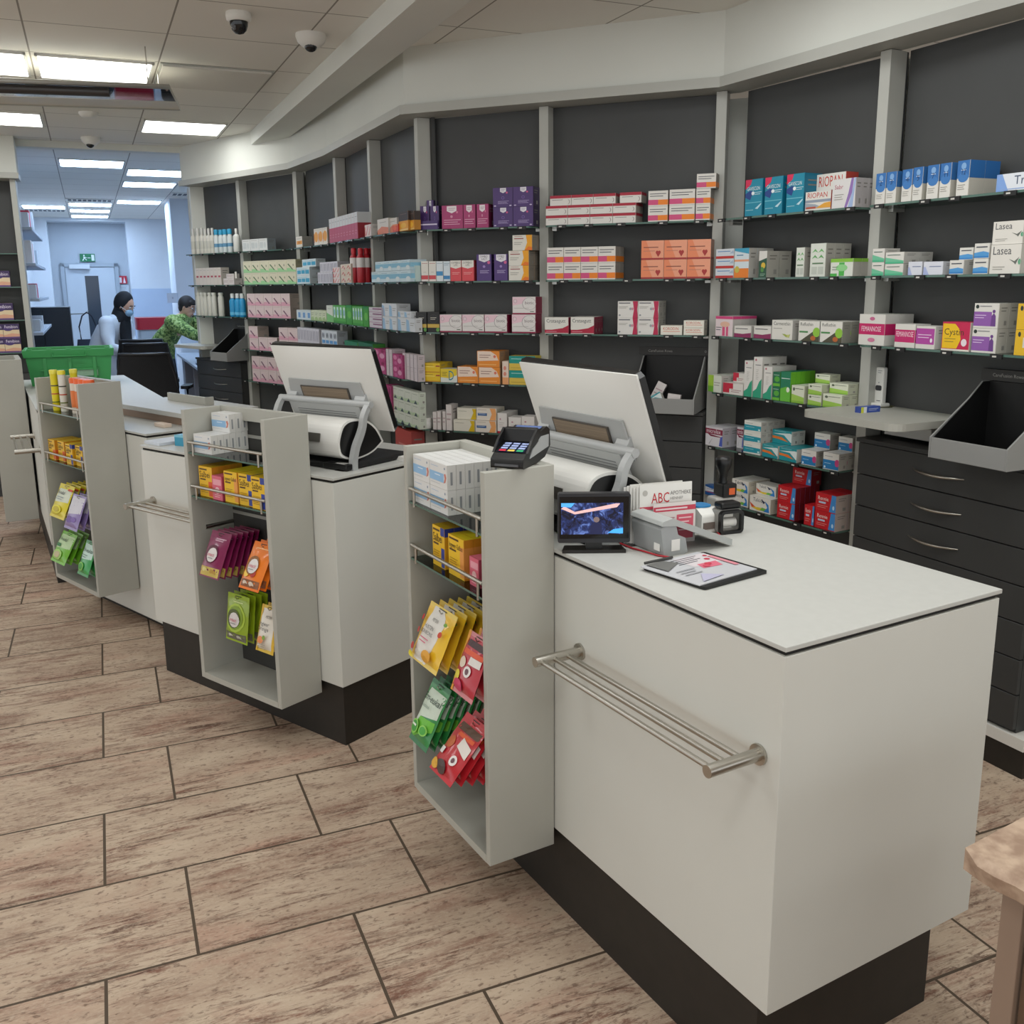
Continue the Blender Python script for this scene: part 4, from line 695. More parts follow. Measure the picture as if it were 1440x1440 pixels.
stock('A2', 5, KS, [(70, 195, 680, 1, 1, 1, 'mblue', {'i': .05}), (298, 442, 630, 1, 2, 3, 'talcid', {'note': 'left stack', 'i': .02}), (447, 627, 775, 1, 1, 1, 'talcid', {'note': 'front lower', 'd': .12}), (500, 672, 672, 1, 1, 1, 'talcid', {'yb': 785, 'i': .05, 'note': 'raised', 'd': .07}), (686, 838, 685, 1, 2, 5, 'rennie', {'note': 'left stack'}), (812, 972, 532, 1, 1, 1, 'rennie', {'yb': 672, 'i': .09, 'note': 'topmost', 'd': .06}), (910, 996, 842, 1, 1, 1, 'rennie', {'note': 'small'}), (1005, 1182, 748, 1, 2, 2, 'rennie2', {'note': 'right stack'})])
stock('B1', 0, K5, [(132, 742, 322, 4, 2, 1, 'rwhite', {'note': 'two-row block', 'd': .12}), (160, 605, 256, 3, 1, 1, 'rwhite', {'yb': 325, 'i': .03, 'note': 'top row', 'd': .09}), (632, 780, 240, 1, 1, 1, 'rwhite', {'yb': 310, 'i': .03, 'note': 'top right single', 'd': .09}), (825, 960, 230, 1, 2, 1, 'venen', {'note': 'left stack'}), (968, 1143, 220, 1, 2, 1, 'venen', {'note': 'wide stack', 'd': .1}), (1148, 1248, 216, 1, 2, 1, 'venen', {'note': 'right stack', 'd': .1}), (1152, 1285, 114, 1, 1, 1, 'venen', {'yb': 215, 'note': 'single on top', 'd': .07})])
stock('B1', 1, K5, [(140, 605, 610, 4, 2, 2, 'venen'), (778, 1250, 562, 3, 2, 1, 'salmon')])
stock('B1', 2, K5, [(125, 287, 1085, 1, 1, 1, 'crata', {'note': 'left'}), (300, 460, 1083, 1, 1, 3, 'crata', {'note': 'right'}), (618, 897, 976, 2, 2, 2, 'heart'), (907, 1055, 1140, 1, 1, 1, 'korod', {'note': 'single'}), (1063, 1203, 1106, 1, 2, 1, 'korod', {'note': 'stacked'})])
stock('B2', 0, KF, [(80, 180, 300, 1, 1, 1, 'symp', {'note': 'small left', 'i': .03}), (186, 282, 298, 1, 1, 1, 'symp', {'note': 'small right', 'i': .03}), (150, 225, 238, 1, 1, 1, 'symp', {'i': .108, 'note': 'small rear', 'd': .05}), (310, 538, 292, 1, 1, 1, 'plum', {'note': 'wide'}), (541, 672, 284, 1, 1, 1, 'plum', {'note': 'middle'}), (682, 812, 278, 1, 1, 2, 'plum', {'note': 'right'}), (856, 1288, 98, 2, 2, 2, 'symp', {'note': 'large'})])
stock('B2', 1, KF, [(90, 168, 888, 1, 1, 1, 'wred', {'note': 'left'}), (172, 250, 888, 1, 1, 1, 'wred', {'note': 'right'}), (252, 325, 888, 1, 1, 1, 'wblue'), (328, 400, 888, 1, 1, 1, 'wblue2'), (402, 520, 880, 1, 1, 1, 'symr', {'note': 'left'}), (524, 655, 878, 1, 1, 1, 'symr', {'note': 'right'}), (682, 842, 815, 1, 1, 1, 'symt', {'note': 'left'}), (868, 1016, 812, 1, 1, 1, 'symt', {'note': 'right'}), (1024, 1242, 775, 1, 2, 2, 'worange'), (1065, 1278, 608, 1, 1, 2, 'worange', {'yb': 770, 'note': 'single on top'})])
stock('B2', 2, KV, [(28, 124, 243, 1, 1, 1, 'bgold', {'note': 'left'}), (130, 237, 240, 1, 1, 1, 'bgold', {'note': 'right'}), (240, 436, 264, 1, 1, 1, 'biotic', {'note': 'first from left'}), (438, 632, 264, 1, 1, 1, 'biotic', {'note': 'second from left'}), (635, 834, 264, 1, 1, 1, 'biotic', {'note': 'third from left', 'd': .12}), (875, 1085, 264, 1, 1, 1, 'biotic', {'note': 'lower right', 'd': .12}), (880, 1087, 108, 1, 1, 1, 'biotic', {'yb': 260, 'note': 'upper right', 'd': .11})])
stock('B2', 3, KV, [(84, 243, 692, 1, 2, 2, 'yelD'), (246, 393, 742, 1, 1, 1, 'vitD'), (395, 580, 722, 1, 1, 1, 'orangew', {'note': 'lower left', 'd': .1}), (582, 772, 728, 1, 1, 1, 'orangew', {'note': 'lower right', 'd': .12}), (568, 768, 585, 1, 1, 2, 'orangew', {'yb': 728, 'note': 'upper', 'd': .06}), (790, 848, 675, 1, 1, 1, 'orslim'), (850, 1085, 630, 1, 2, 1, 'tealyel')])
stock('B2', 4, KV, [(360, 548, 1192, 1, 1, 1, 'wyel', {'note': 'lower', 'd': .12}), (392, 562, 1088, 1, 1, 1, 'wyel', {'yb': 1190, 'i': .03, 'note': 'upper', 'd': .09}), (553, 740, 1200, 1, 1, 1, 'wblor', {'note': 'lower', 'd': .12}), (563, 742, 1088, 1, 1, 1, 'wblor', {'yb': 1198, 'i': .02, 'note': 'upper', 'd': .1}), (747, 833, 1132, 1, 1, 3, 'wredb', {'note': 'narrow'}), (845, 958, 1168, 1, 1, 1, 'wredb', {'note': 'wide left'}), (960, 1075, 1162, 1, 1, 1, 'wredb', {'note': 'wide right'}), (178, 213, 1122, 1, 1, 1, 'smallw', {'note': 'slim upright first'}), (216, 250, 1116, 1, 1, 1, 'smallw', {'note': 'slim upright second'}), (263, 291, 1116, 1, 1, 1, 'smallw', {'note': 'slim upright third'}), (294, 345, 1058, 1, 1, 1, 'smallw', {'note': 'tall upright'})])
stock('C1', 0, KG, [(912, 1030, 132, 1, 1, 1, 'wsal', {'note': 'left', 'i': .02}), (1033, 1122, 125, 1, 1, 1, 'wsal', {'note': 'right', 'i': .03}), (1075, 1135, 190, 1, 1, 1, 'redor', {'i': .001, 'd': .018}), (1138, 1240, 56, 1, 1, 1, 'choc', {'note': 'left', 'd': .05}), (1245, 1305, 52, 1, 1, 1, 'choc', {'note': 'right', 'd': .035, 'i': .02})])
stock('C1', 1, KG, [(850, 1270, 690, 4, 1, 1, 'babyb', {'note': 'lower row', 'd': .1}), (890, 1262, 580, 4, 1, 1, 'babyb', {'yb': 690, 'note': 'upper row', 'd': .09}), (1275, 1318, 632, 1, 1, 1, 'blugr', {'d': .03, 'i': .03})])
stock('C1', 2, KG, [(822, 958, 1076, 1, 4, 1, 'pinkbar'), (970, 1120, 1175, 2, 1, 1, 'wlb', {'note': 'lower left', 'd': .1}), (962, 1118, 1036, 2, 1, 1, 'wlb', {'yb': 1175, 'i': .02, 'note': 'upper left', 'd': .08}), (1132, 1315, 1187, 2, 1, 1, 'wlb', {'note': 'lower right', 'd': .04, 'i': .015}), (1134, 1272, 1118, 2, 1, 1, 'wlb', {'yb': 1186, 'note': 'upper right', 'd': .035, 'i': .017})])
stock('C1', 3, KM, [(1025, 1118, 280, 1, 2, 1, 'floral', {'note': 'left stack'}), (1122, 1172, 282, 2, 2, 1, 'wslim', {'note': 'left block'}), (1174, 1250, 322, 1, 2, 1, 'floral', {'note': 'right stack'}), (1252, 1368, 320, 4, 2, 1, 'wslim', {'note': 'right block', 'd': .04, 'i': .02})])
stock('C1', 4, KM, [(1110, 1162, 562, 1, 1, 1, 'floral', {'note': 'single'}), (1168, 1376, 592, 4, 3, 1, 'wgreen', {'d': .04, 'i': .02})])
stock('C1', 5, KM, [(1195, 1320, 905, 1, 1, 1, 'coral')])
stock('C2', 0, KG, [(395, 700, 100, 10, 1, 1, 'pinkred', {'d': .14}), (778, 845, 195, 1, 1, 1, 'pinkw', {'note': 'single', 'd': .06})])
stock('C2', 1, KG, [(440, 512, 650, 1, 3, 1, 'pinkw', {'note': 'stacked'}), (520, 632, 615, 2, 3, 1, 'pinkcr')])
stock('C2', 2, KG, [(440, 575, 1056, 4, 1, 1, 'gstripe', {'note': 'left run'}), (578, 640, 1054, 1, 1, 1, 'green', {'note': 'left'}), (645, 755, 1066, 4, 1, 1, 'gstripe', {'note': 'right run'}), (758, 816, 1068, 1, 1, 1, 'green', {'note': 'right'})])
stock('C2', 3, KM, [(800, 900, 222, 3, 1, 1, 'lgreen', {'note': 'row behind the terminal'}), (905, 1020, 232, 3, 1, 1, 'dgreen', {'note': 'row behind the terminal'})])
stock('C3', 0, KG, [(45, 112, 322, 1, 1, 1, 'ambw'), (235, 378, 232, 3, 1, 1, 'orsun')])
stock('C3', 1, KG, [(50, 190, 648, 1, 2, 1, 'aqua', {'note': 'front', 'd': .09}), (110, 258, 562, 1, 1, 1, 'aqua', {'yb': 640, 'i': .03, 'note': 'topmost', 'd': .07}), (276, 435, 702, 5, 1, 1, 'wbars', {'note': 'lower row', 'd': .09}), (298, 488, 592, 5, 1, 1, 'wbars', {'yb': 702, 'note': 'upper row', 'd': .08})])
stock('C3', 2, KG, [(52, 202, 1106, 3, 1, 1, 'wbl3'), (205, 368, 1108, 4, 1, 1, 'pgreen'), (370, 438, 1056, 1, 1, 1, 'greenw')])
stock('C3', 3, KM, [(432, 600, 118, 7, 2, 1, 'wbars', {'note': 'low block'}), (620, 740, 138, 4, 2, 1, 'bbars')])
stock('D2', 0, KN, [(680, 965, 208, 3, 1, 1, 'wtech')])
stock('D2', 1, KN, [(692, 1285, 448, 6, 2, 1, 'gswoosh')])
stock('D2', 2, KN, [(735, 1218, 822, 5, 2, 1, 'pswoosh', {'d': .12})])
stock('D2', 3, KM, [(52, 122, 104, 1, 2, 1, 'pswoosh', {'note': 'left stack', 'd': .1}), (130, 275, 192, 2, 1, 1, 'pswoosh', {'note': 'low pair'}), (286, 432, 116, 2, 2, 1, 'pswoosh', {'note': 'right block', 'd': .1})])
stock('D2', 4, KM, [(76, 330, 345, 4, 2, 1, 'pswoosh')])
stock('D1', 1, KN, [(155, 442, 532, 7, 1, 1, 'creamred'), (472, 592, 650, 2, 1, 1, 'smallw', {'note': 'low'}), (504, 590, 598, 1, 1, 1, 'smallw', {'yb': 650, 'note': 'raised', 'i': .02, 'd': .05})])

# bottles, tubes and jars among the boxes
def on_shelf(bay, si, fr, x, yt, f):
    b = BAY[bay]; q = toward(b['P'], b['az'], 0, f); p = PL(fr[0]+x/fr[2], fr[1]+yt/fr[2], q, b['az']); s = loc2(b['P'], b['az'], p)[0]
    return toward(b['P'], b['az'], s, f, SZ[si]+.0005), p.z-SZ[si]-.0005
BOT = {}
def bottle(name, label, p, h, r, az, body, cap, flat=1.0, group=None, shoulder=.72, capr=.5, band=None):
    t = thing(name, label, 'bottle', p, az, group)
    k = (round(h, 2), r, body, cap, flat, shoulder, capr, band)
    if k not in BOT:
        mb = MB(); mb.lathe([(r*.9, 0), (r, .006), (r, h*shoulder*.96), (r*.9, h*shoulder*1.02), (r*capr*.8, h*(shoulder+.1)), (r*capr*.8, h*(shoulder+.12))], mat(body, .35), 16, sy=flat)
        if band: mb.lathe([(r*1.01, h*band[1]), (r*1.01, h*band[2])], mat(band[0], .45), 16, sy=flat, caps=False)
        m1 = mb.mesh('bottle_body')
        mb = MB(); mb.lathe([(r*capr, h*(shoulder+.1)), (r*capr, h*.97), (r*capr*.85, h)], mat(cap, .35), 14, sy=max(flat, .75)); BOT[k] = (m1, mb.mesh('cap'))
    for nm, me in zip(('body', 'cap'), BOT[k]):
        o = bpy.data.objects.new(nm, me); COL.objects.link(o); o.parent = t
    return t
azd = BAY['D1']['az']
for i, x in enumerate((128, 180, 225, 265, 303, 343)):
    p, h = on_shelf('D1', 0, KN, x, 92+i*.0, .05-.002*i); bottle('lotion_bottle', 'white lotion bottle, top shelf of last bay, %s' % colw(i, 6), p, h, .026, azd, 'd3d0c6', 'd8d6d0', .85, 'white bottles on the top shelf of the last bay', .66, .45, ('c3c2b8', .2, .5))
for i, x in enumerate((388, 440, 486, 540)):
    p, h = on_shelf('D1', 0, KN, x, 104, .05); bottle('lotion_bottle', 'white bottle with blue cap, last bay, %s' % colw(i, 4), p, h, .025, azd, 'cfd6d6', '2f9ac4', .85, 'blue-capped bottles on the top shelf', .68, .8, ('5a8fb0', .25, .4))
p, h = on_shelf('D1', 0, KN, 614, 90, .05); bottle('lotion_bottle', 'single white bottle right of the blue-capped ones', p, h, .033, azd, 'd3d3cd', 'dcdad4', .8, None, .68, .4)
for i, x in enumerate((192, 232, 270, 318, 365)):
    p, h = on_shelf('D1', 2, KN, x, 812, .045); bottle('lotion_bottle', 'tall white bottle, lower shelf of last bay, %s' % colw(i, 5), p, h, .027, azd, 'd0cfc5', 'd5d4ca', .85, 'white bottles on the lower shelf of the last bay', .8, .85)
p, h = on_shelf('D1', 2, KN, 440, 812, .045); bottle('lotion_bottle', 'white bottle leaning away from its row, last bay', p, h, .03, azd, 'd0cfc5', 'd5d4ca', .8, None, .8, .8)
for i, x in enumerate((572, 628, 680)):
    p, h = on_shelf('D1', 2, KN, x, 822, .05); bottle('lotion_bottle', 'bright blue bottle with white cap, %s of three' % colw(i, 3), p, h, .032, azd, '1f8fc4', 'd8dcdc', .8, 'blue bottles on the lower shelf', .7, .6, ('5fb4da', .08, .2))
p, h = on_shelf('D1', 1, KN, 612, 576, .05); bottle('cream_tube', 'white upright tube beside small boxes in last bay', p, h, .014, azd, 'd6d2cc', 'cfcbc6', .7, None, .8, .8)
azc = BAY['C2']['az']
for i, (x, f) in enumerate(((660, .055), (732, .055), (790, .02), (828, -.01))):
    p, h = on_shelf('C2', 1, KG, x, 447, f); bottle('red_bottle', 'red and white bottle with red cap, %s' % colw(i, 4), p, h, .033, azc, 'b3202e', 'c41d2a', .75, 'red-capped bottles in a row', .74, .62, ('d9d4d2', .44, .72))
azb = BAY['B2']['az']
for i, (x, yt, f) in enumerate(((122, 1170, .06), (160, 1160, -.005))):
    p, h = on_shelf('B2', 4, KV, x, yt, f); t = thing('cream_jar', 'small white jar at the left of the lowest stocked shelf, '+('front' if i == 0 else 'rear'), 'jar', p, azb, 'small white jars')
    r = .028
    mb = MB(); mb.lathe([(r*.9, 0), (r, .004), (r, h*.62), (r*.95, h*.66)], M_shell, 18); mb.obj('body', t)
    mb = MB(); mb.lathe([(r*1.04, h*.66), (r*1.04, h*.96), (r*.95, h)], M_white, 18); mb.obj('lid', t)
# a display tray of violet cartons
b = BAY['B2']; q = toward(b['P'], b['az'], 0, FRONT); s0 = loc2(b['P'], b['az'], PL(580+65/7.579, 318, q, b['az']))[0]; s1 = loc2(b['P'], b['az'], PL(580+270/7.579, 318, q, b['az']))[0]
mb = MB(); mv = mat('4a3470', .45); z = SZ[0]+.0005
mb.box(s1, s0, .086, .089, z, z+.042, mv)
prints(mb, [('L', .04, .5, .96, 1, .5, 'd8cfe6')], s0-s1, .042, lambda x, y, l: (s0-x, .0892+.0002*l, z+y))
tag(mb.obj('display_tray', None, (b['P'][0], b['P'][1], 0), rad(b['az'])), 'violet card strip before the small violet cartons', 'tray')
def finish_labels():
    seen = {}
    for o, desc, pos, sw, bw, note in PLACED:
        o['category'] = 'box'; o['group'] = (desc+' '+sw)[:60]
        seen.setdefault(', '.join(x for x in (desc, note+(' ' if note and pos else '')+pos) if x), []).append((o, sw, bw))
    for k, v in seen.items():
        if len(v) == 1: v[0][0]['label'] = cut(k, v[0][1]); continue
        s2 = {}
        for o, sw, bw in v: s2.setdefault(k+', '+sw, []).append((o, bw))
        for k2, v2 in s2.items():
            for o, bw in v2: o['label'] = k2 if len(v2) == 1 else k2+', '+bw
def cut(k, sw):
    return k if len(k.split()) >= 6 else k+', '+sw
# ------------------------------------------------------------------ sales counters
def rail(parent, x0, x1, z):
    mb = MB()
    mb.tube([(x0, .115, z), (x1, .115, z)], .0062, M_steel, 10); r = mb.obj('bag_rail', parent)
    for y in (.078, .041):
        mb = MB(); mb.tube([(x0, y, z), (x1, y, z)], .0062, M_steel, 10); mb.obj('rod', r)
    for x in (x0, x1):
        mb = MB(); mb.tube([(x, .0005, z), (x, .006, z)], .021, M_steel, 18); mb.tube([(x, .006, z), (x, .13, z)], .0125, M_steel, 16); mb.obj('rail_bracket', r)
def counter(P, az, W, D, label, zr=None, plx=(.03, .03), ply=(.012, .08), ztop=.999, zb=.232):
    t = thing('sales_counter', label, 'counter', (P[0], P[1], 0), az, 'white sales counters')
    mb = MB(); mb.box(plx[0], W-plx[1], -D+ply[1], -ply[0], 0, zb-.0005, M_plinth); mb.obj('plinth', t)
    mb = MB(); mb.box(0, W, -D, 0, zb, ztop-.020, M_counter); mb.obj('body', t, bevel=.0015)
    mb = MB(); mb.box(.006, W-.006, -D+.006, -.006, ztop-.0195, ztop-.0105, M_gap); mb.obj('shadow_gap', t)
    mb = MB(); mb.box(-.003, W+.003, -D-.003, .003, ztop-.010, ztop, M_top); mb.obj('worktop', t, bevel=.0015)
    if zr: rail(t, zr[0], zr[1], .767)
    return t
C1P = (.489, 1.605)
counter(C1P, 120.08, 1.225, .63, 'nearest white sales counter with grey display stand and bag rail', (.052, .652), (.036, .03))
C2P = (-.612, 3.174)
counter(C2P, 141.8, 1.195, .63, 'second white sales counter carrying the far terminal', (.58, 1.13), (.012, .03))
C3P = (-1.70, 4.364)
counter(C3P, 137.5, .80, .63, 'third white counter holding the narrow stand with tubes', None, plx=(.03, .03), ply=(.045, .08), ztop=.976, zb=.045)
C4P = (-2.585, 5.14)
counter(C4P, 119, 1.95, .69, 'farthest white counter at the left under the green crate', (.05, .66))
# raised board and backs on the third counter
t = thing('raised_desk', 'raised pale board standing on the third counter', 'desk', (C3P[0], C3P[1], .9762), 137.5)
mb = MB(); mb.box(.02, .8, -.62, -.22, .042, .066, M_top); mb.obj('board', t, bevel=.002)
mb = MB(); mb.box(.03, .79, -.61, -.25, 0, .0415, mat('a98f7c', .6)); mb.obj('support', t)
p = toward(C3P, 137.5, .16, -.17, .9762); mb = MB(); mb.box(-.05, .05, -.02, .02, 0, .018, mat('dcc9b8', .6)); tag(mb.obj('small_box', None, p, rad(137.5), bevel=.002), 'tiny pale pink box below the raised board', 'box')
t = thing('divider_panel', 'low grey upstand on the raised board of the third counter', 'panel', toward(C3P, 137.5, .27, -.46, 1.0428), 137.5)
mb = MB(); mb.box(0, .38, -.015, 0, 0, .042, M_grey); mb.obj('panel', t, bevel=.0015)
mb = MB(); mb.box(-.012, -.0005, -.05, 0, 0, .042, M_grey); mb.obj('side_wing', t)

# ------------------------------------------------------------------ grey display stands on the counter fronts
UN = {'U1': dict(P=(-.065, 2.168), az=120.08, W=.465, sh=(1.058, .897)), 'U2': dict(P=(-.815, 3.096), az=141.4, W=.48, sh=(1.058, .897)),
      'U3': dict(P=(-1.985, 4.345), az=136.5, W=.515, sh=(1.053, .807)), 'U4': dict(P=(-3.225, 5.87), az=119, W=.48, sh=(1.058, .9))}
UW = {'U1': 'nearest stand', 'U2': 'second stand', 'U3': 'third stand', 'U4': 'far stand'}
ZB, ZT = .187, 1.211
M_slot = mat('3b3a38', .6)
for k, U in UN.items():
    W = U['W']; U['boxes'] = []; U['L'] = W
    t = thing('display_stand', {'U1': 'nearest tall grey display stand carrying a card reader', 'U2': 'second grey display stand before the far terminal', 'U3': 'third grey display stand holding yellow tubes', 'U4': 'grey display stand cut by the left edge of the picture'}[k], 'stand', (U['P'][0], U['P'][1], 0), U['az'], 'grey display stands')
    U['obj'] = t; th = .02; dp = {'U1': .194, 'U2': .183, 'U3': .2, 'U4': .19}[k]
    for x0 in (0, W-th):
        mb = MB(); mb.box(x0, x0+th, -dp, 0, ZB, ZT, M_grey); mb.obj('side_panel', t, bevel=.0012, seg=1)
    mb = MB(); mb.box(th+.0003, W-th-.0003, -dp, -.0, ZB, ZB+.022, M_grey); mb.obj('bottom_board', t)
    mb = MB(); mb.box(th+.0003, W-th-.0003, -dp, -dp+.03, ZT-.045, ZT, M_grey); mb.obj('top_rail', t)
    mb = MB(); mb.box(th+.0003, W-th-.0003, -dp, -dp+.008, ZB+.0225, ZT-.0455, M_slot)
    for z in (.42, .62, .80, 1.0, 1.1): mb.box(th+.001, W-th-.001, -dp+.008, -dp+.0105, z, z+.012, M_alu)
    mb.obj('slat_back', t)
    for z in U['sh']:
        mb = MB(); mb.prism([(th+.0005, -dp+.012), (W-th-.0005, -dp+.012), (W-th-.0005, -.004), (th+.0005, -.004)], z-.006, z, M_gedge, cap=M_glass); g = mb.obj('glass_shelf', t)
        mb = MB(); mb.tube([(th+.004, -.006, z+.036), (W-th-.004, -.006, z+.036)], .0055, M_steel, 10)
        for x in (th+.03, W-th-.03): mb.tube([(x, -.006, z-.012), (x, -.006, z+.036)], .0045, M_steel, 8)
        mb.obj('guard_rail', g)
def unit_stock(k, si, fr, ents, where): stock(None, 0, fr, ents, zbase=UN[k]['sh'][si], front=0, frame=UN[k], where=where)
KU1 = (540, 600, 5.143); KU2 = (240, 540, 6.0); KU3 = (0, 520, 4.8)
# kits and sweet boxes
def stack(k, si, s0, w, h, n, d, key, i, where, note='', cols=1, rows=1, zoff=0):
    """boxes one behind another on a stand shelf: s0 = left end along the stand"""
    U = UN[k]; z = U['sh'][si]+.0004+zoff
    for c in range(cols):
        for r in range(rows):
            for j in range(n):
                o = bpy.data.objects.new(KIND.get(key, 'sweet_box'), carton_mesh(key, w-.001, h-.0006, d-.0008)); COL.objects.link(o)
                o.location = toward(U['P'], U['az'], s0-w*(c+.5), -i-d*j, z+h*r); o.rotation_euler = (0, 0, rad(U['az']+180))
                pos = ' '.join(x for x in (roww(r, rows), colw(c, cols), depw(j, n)) if x)
                PLACED.append((o, DES[key][0], pos, where, '', note))
stack('U1', 0, .437, .105, .066, 6, .026, 'test', .016, 'nearest stand', 'six-deep block', 2, 2)
stack('U1', 1, .355, .075, .112, 5, .028, 'salbeib', .03, 'nearest stand', 'left file')
stack('U1', 1, .255, .09, .108, 5, .028, 'ingwer', .028, 'nearest stand', 'right file')
stack('U1', 1, .14, .05, .075, 2, .03, 'pinktin', .03, 'nearest stand', 'right end')
stack('U2', 0, .437, .108, .068, 6, .026, 'test', .016, 'second stand', 'low block', 1, 1)
stack('U2', 0, .437, .108, .068, 3, .026, 'test', .096, 'second stand', 'raised rear block', 1, 1, .068)
stack('U2', 1, .43, .082, .112, 5, .026, 'salbei', .022, 'second stand', 'left file')
stack('U2', 1, .34, .06, .088, 3, .03, 'pinktin', .014, 'second stand', 'middle')
stack('U2', 1, .272, .078, .112, 4, .03, 'ingwer', .018, 'second stand', 'centre file')
stack('U2', 1, .19, .076, .112, 4, .03, 'salbeib', .02, 'second stand', 'right file')
stack('U2', 1, .108, .076, .112, 4, .03, 'salbeib', .012, 'second stand', 'right-end file')
stack('U3', 1, .48, .08, .1, 4, .03, 'salbei', .02, 'third stand', 'left file')
stack('U3', 1, .39, .08, .1, 4, .03, 'salbei', .03, 'third stand', 'middle file')
stack('U3', 1, .27, .08, .1, 4, .03, 'salbeib', .02, 'third stand', 'inner file')
stack('U3', 1, .18, .08, .1, 3, .03, 'salbeib', .03, 'third stand', 'right file')
for i, (s, f, c1, c2, hh) in enumerate(((.40, -.05, 'e4d21e', 'e8dc50', .2), (.33, -.06, 'dfdcd0', 'e6d83a', .2), (.36, -.13, 'e4d21e', 'e8dc50', .2))):
    U = UN['U3']; p = toward(U['P'], U['az'], s, f, U['sh'][0]+.0005)
    t = thing('tablet_tube', ('yellow effervescent tablet tube', 'white tablet tube with yellow cap', 'second yellow tablet tube half hidden behind')[i]+' on the third stand', 'tube', p, U['az'], 'tablet tubes')
    mb = MB(); mb.lathe([(.0165, 0), (.017, .004), (.017, hh*.9)], mat(c1, .4), 16)
    for a in range(3): mb.lathe([(.0173, hh*(.2+.2*a)), (.0173, hh*(.23+.2*a))], mat(('6a7a2a', 'c0543a', '4a4a40')[a], .5), 16, caps=False)
    mb.obj('body', t)
    mb = MB(); mb.lathe([(.0185, hh*.9), (.0185, hh*.985), (.016, hh)], mat(c2, .35), 16); mb.obj('cap', t)
for i in range(4):
    U = UN['U3']; p = toward(U['P'], U['az'], .215-.052*i, -.075, U['sh'][0]+.0005)
    t = thing('tablet_tube', 'orange-capped tablet tube on the third stand, %s of the row' % colw(i, 4), 'tube', p, U['az'], 'orange-capped tubes')
    mb = MB(); mb.lathe([(.024, 0), (.0245, .004), (.0245, .145)], mat('dcd2c4', .4), 18); mb.lathe([(.0248, .03), (.0248, .11)], mat('e07a3a', .5), 18, caps=False); mb.obj('body', t)
    mb = MB(); mb.lathe([(.026, .145), (.026, .166), (.023, .170)], mat('e8652c', .35), 18); mb.obj('cap', t)

# ------------------------------------------------------------------ sweets hanging in bags
BAGM = {}
def bag_mesh(key, w, h, base, els, seal, skew=0.0):
    if key in BAGM: return BAGM[key]
    mb = MB(); th = .013; nx, ny = 8, 14
    def bul(x, y):
        ex = max(0, 1-abs(2*x-1)**3); ey = min(1, max(0, (y-.07)/.18))*min(1, max(0, (.86-y)/.3)); return th*ex*(ey*(2-ey))*(1.15-.4*y)+.0006
    wr = lambda x, y: .0007*math.sin(19*x+7*y)*math.sin(23*y+3)
    def put(x, y, l, sgn=-1): u, v = x/w, y/h; return (x-w/2, sgn*(bul(u, v)+wr(u, v)+.0005*l), y-h)
    put2 = lambda x, y, l: put(x, y, l); put2.curved = True
    m = mat(base, .28, coat=.3); ms = mat(seal, .3)
    for sgn in (-1, 1):
        vs = [put(w*i/nx, h*j/ny, 0, sgn) for j in range(ny+1) for i in range(nx+1)]
        fs = [(j*(nx+1)+i, j*(nx+1)+i+1, (j+1)*(nx+1)+i+1, (j+1)*(nx+1)+i) for j in range(ny) for i in range(nx)]
        if sgn > 0: fs = [f[::-1] for f in fs]
        mb.add(vs, [f for k, f in enumerate(fs) if 0 < k//nx < ny-1], m, smooth=True); mb.add(vs, [f for k, f in enumerate(fs) if not 0 < k//nx < ny-1], ms, smooth=True)
    prints(mb, els, w, h, put2)
    mb.add([put2(w*(.5+a), h*(.955+b), 3) for a, b in ((-.14, 0), (.14, 0), (.14, .014), (-.14, .014))], [(0, 1, 2, 3)], mat('2a2826', .6))
    BAGM[key] = mb.mesh('sweets_bag'); return BAGM[key]
def bags(k, key, s0, ztop, f0, w, h, tilt, n, gap, base, seal, els, desc, fan=0):
    U = UN[k]; me = bag_mesh(key, w, h, base, els, seal)
    for j in range(n):
        o = bpy.data.objects.new('sweets_bag', me); COL.objects.link(o)
        o.location = toward(U['P'], U['az'], s0-w/2, f0-gap*j, ztop-.0015*j)
        o.rotation_euler = (-rad(tilt-fan*j), 0, rad(U['az']+180))
        o['category'] = 'sweets bag'; o['group'] = desc+' bags, '+UW[k]
        o['label'] = desc+' bag on '+UW[k]+('' if n == 1 else ', '+depw(j, n)+' of its hook')
    mb = MB(); zt = ztop-.085*h; xs = s0-w/2
    mb.tube([(xs, -.184, zt-.004), (xs, f0+.012, zt+.002), (xs, f0+.016, zt+.012)], .0022, M_steel, 6); mb.obj('hook', U['obj'])
FR = lambda c: [('D', .2, .3, .09, .05, c), ('D', .8, .26, .08, .05, c)]
bags('U1', 'husten', .382, .782, -.035, .162, .165, 25, 5, .028, 'e6b92a', 'e2c353', [('P', [(.2, .97), (.55, .97), (.78, .75), (.72, .3), (.55, .03), (.12, .03), (.16, .5)], 'dcd8d0'), ('T', 'PETER', .36, .74, .05, '55524e', .3), ('T', 'HUSTEN', .26, .6, .06, '3a3836', .46), ('T', 'BONBONS', .24, .51, .06, '3a3836', .48), ('L', .3, .43, .6, 2, .06, 'c8607a'), ('D', .08, .72, .06, .05, 'b8322c'), ('D', .12, .5, .07, .05, 'b8322c'), ('D', .12, .22, .09, .06, 'b8322c'), ('D', .85, .62, .05, .05, 'c2452e'), ('D', .7, .2, .14, .1, 'd89a2a'), ('D', .12, .08, .1, .05, 'e0cd2e'), ('D', .88, .8, .05, .03, '6f9a3a')], 'yellow cherry cough sweet', 2)
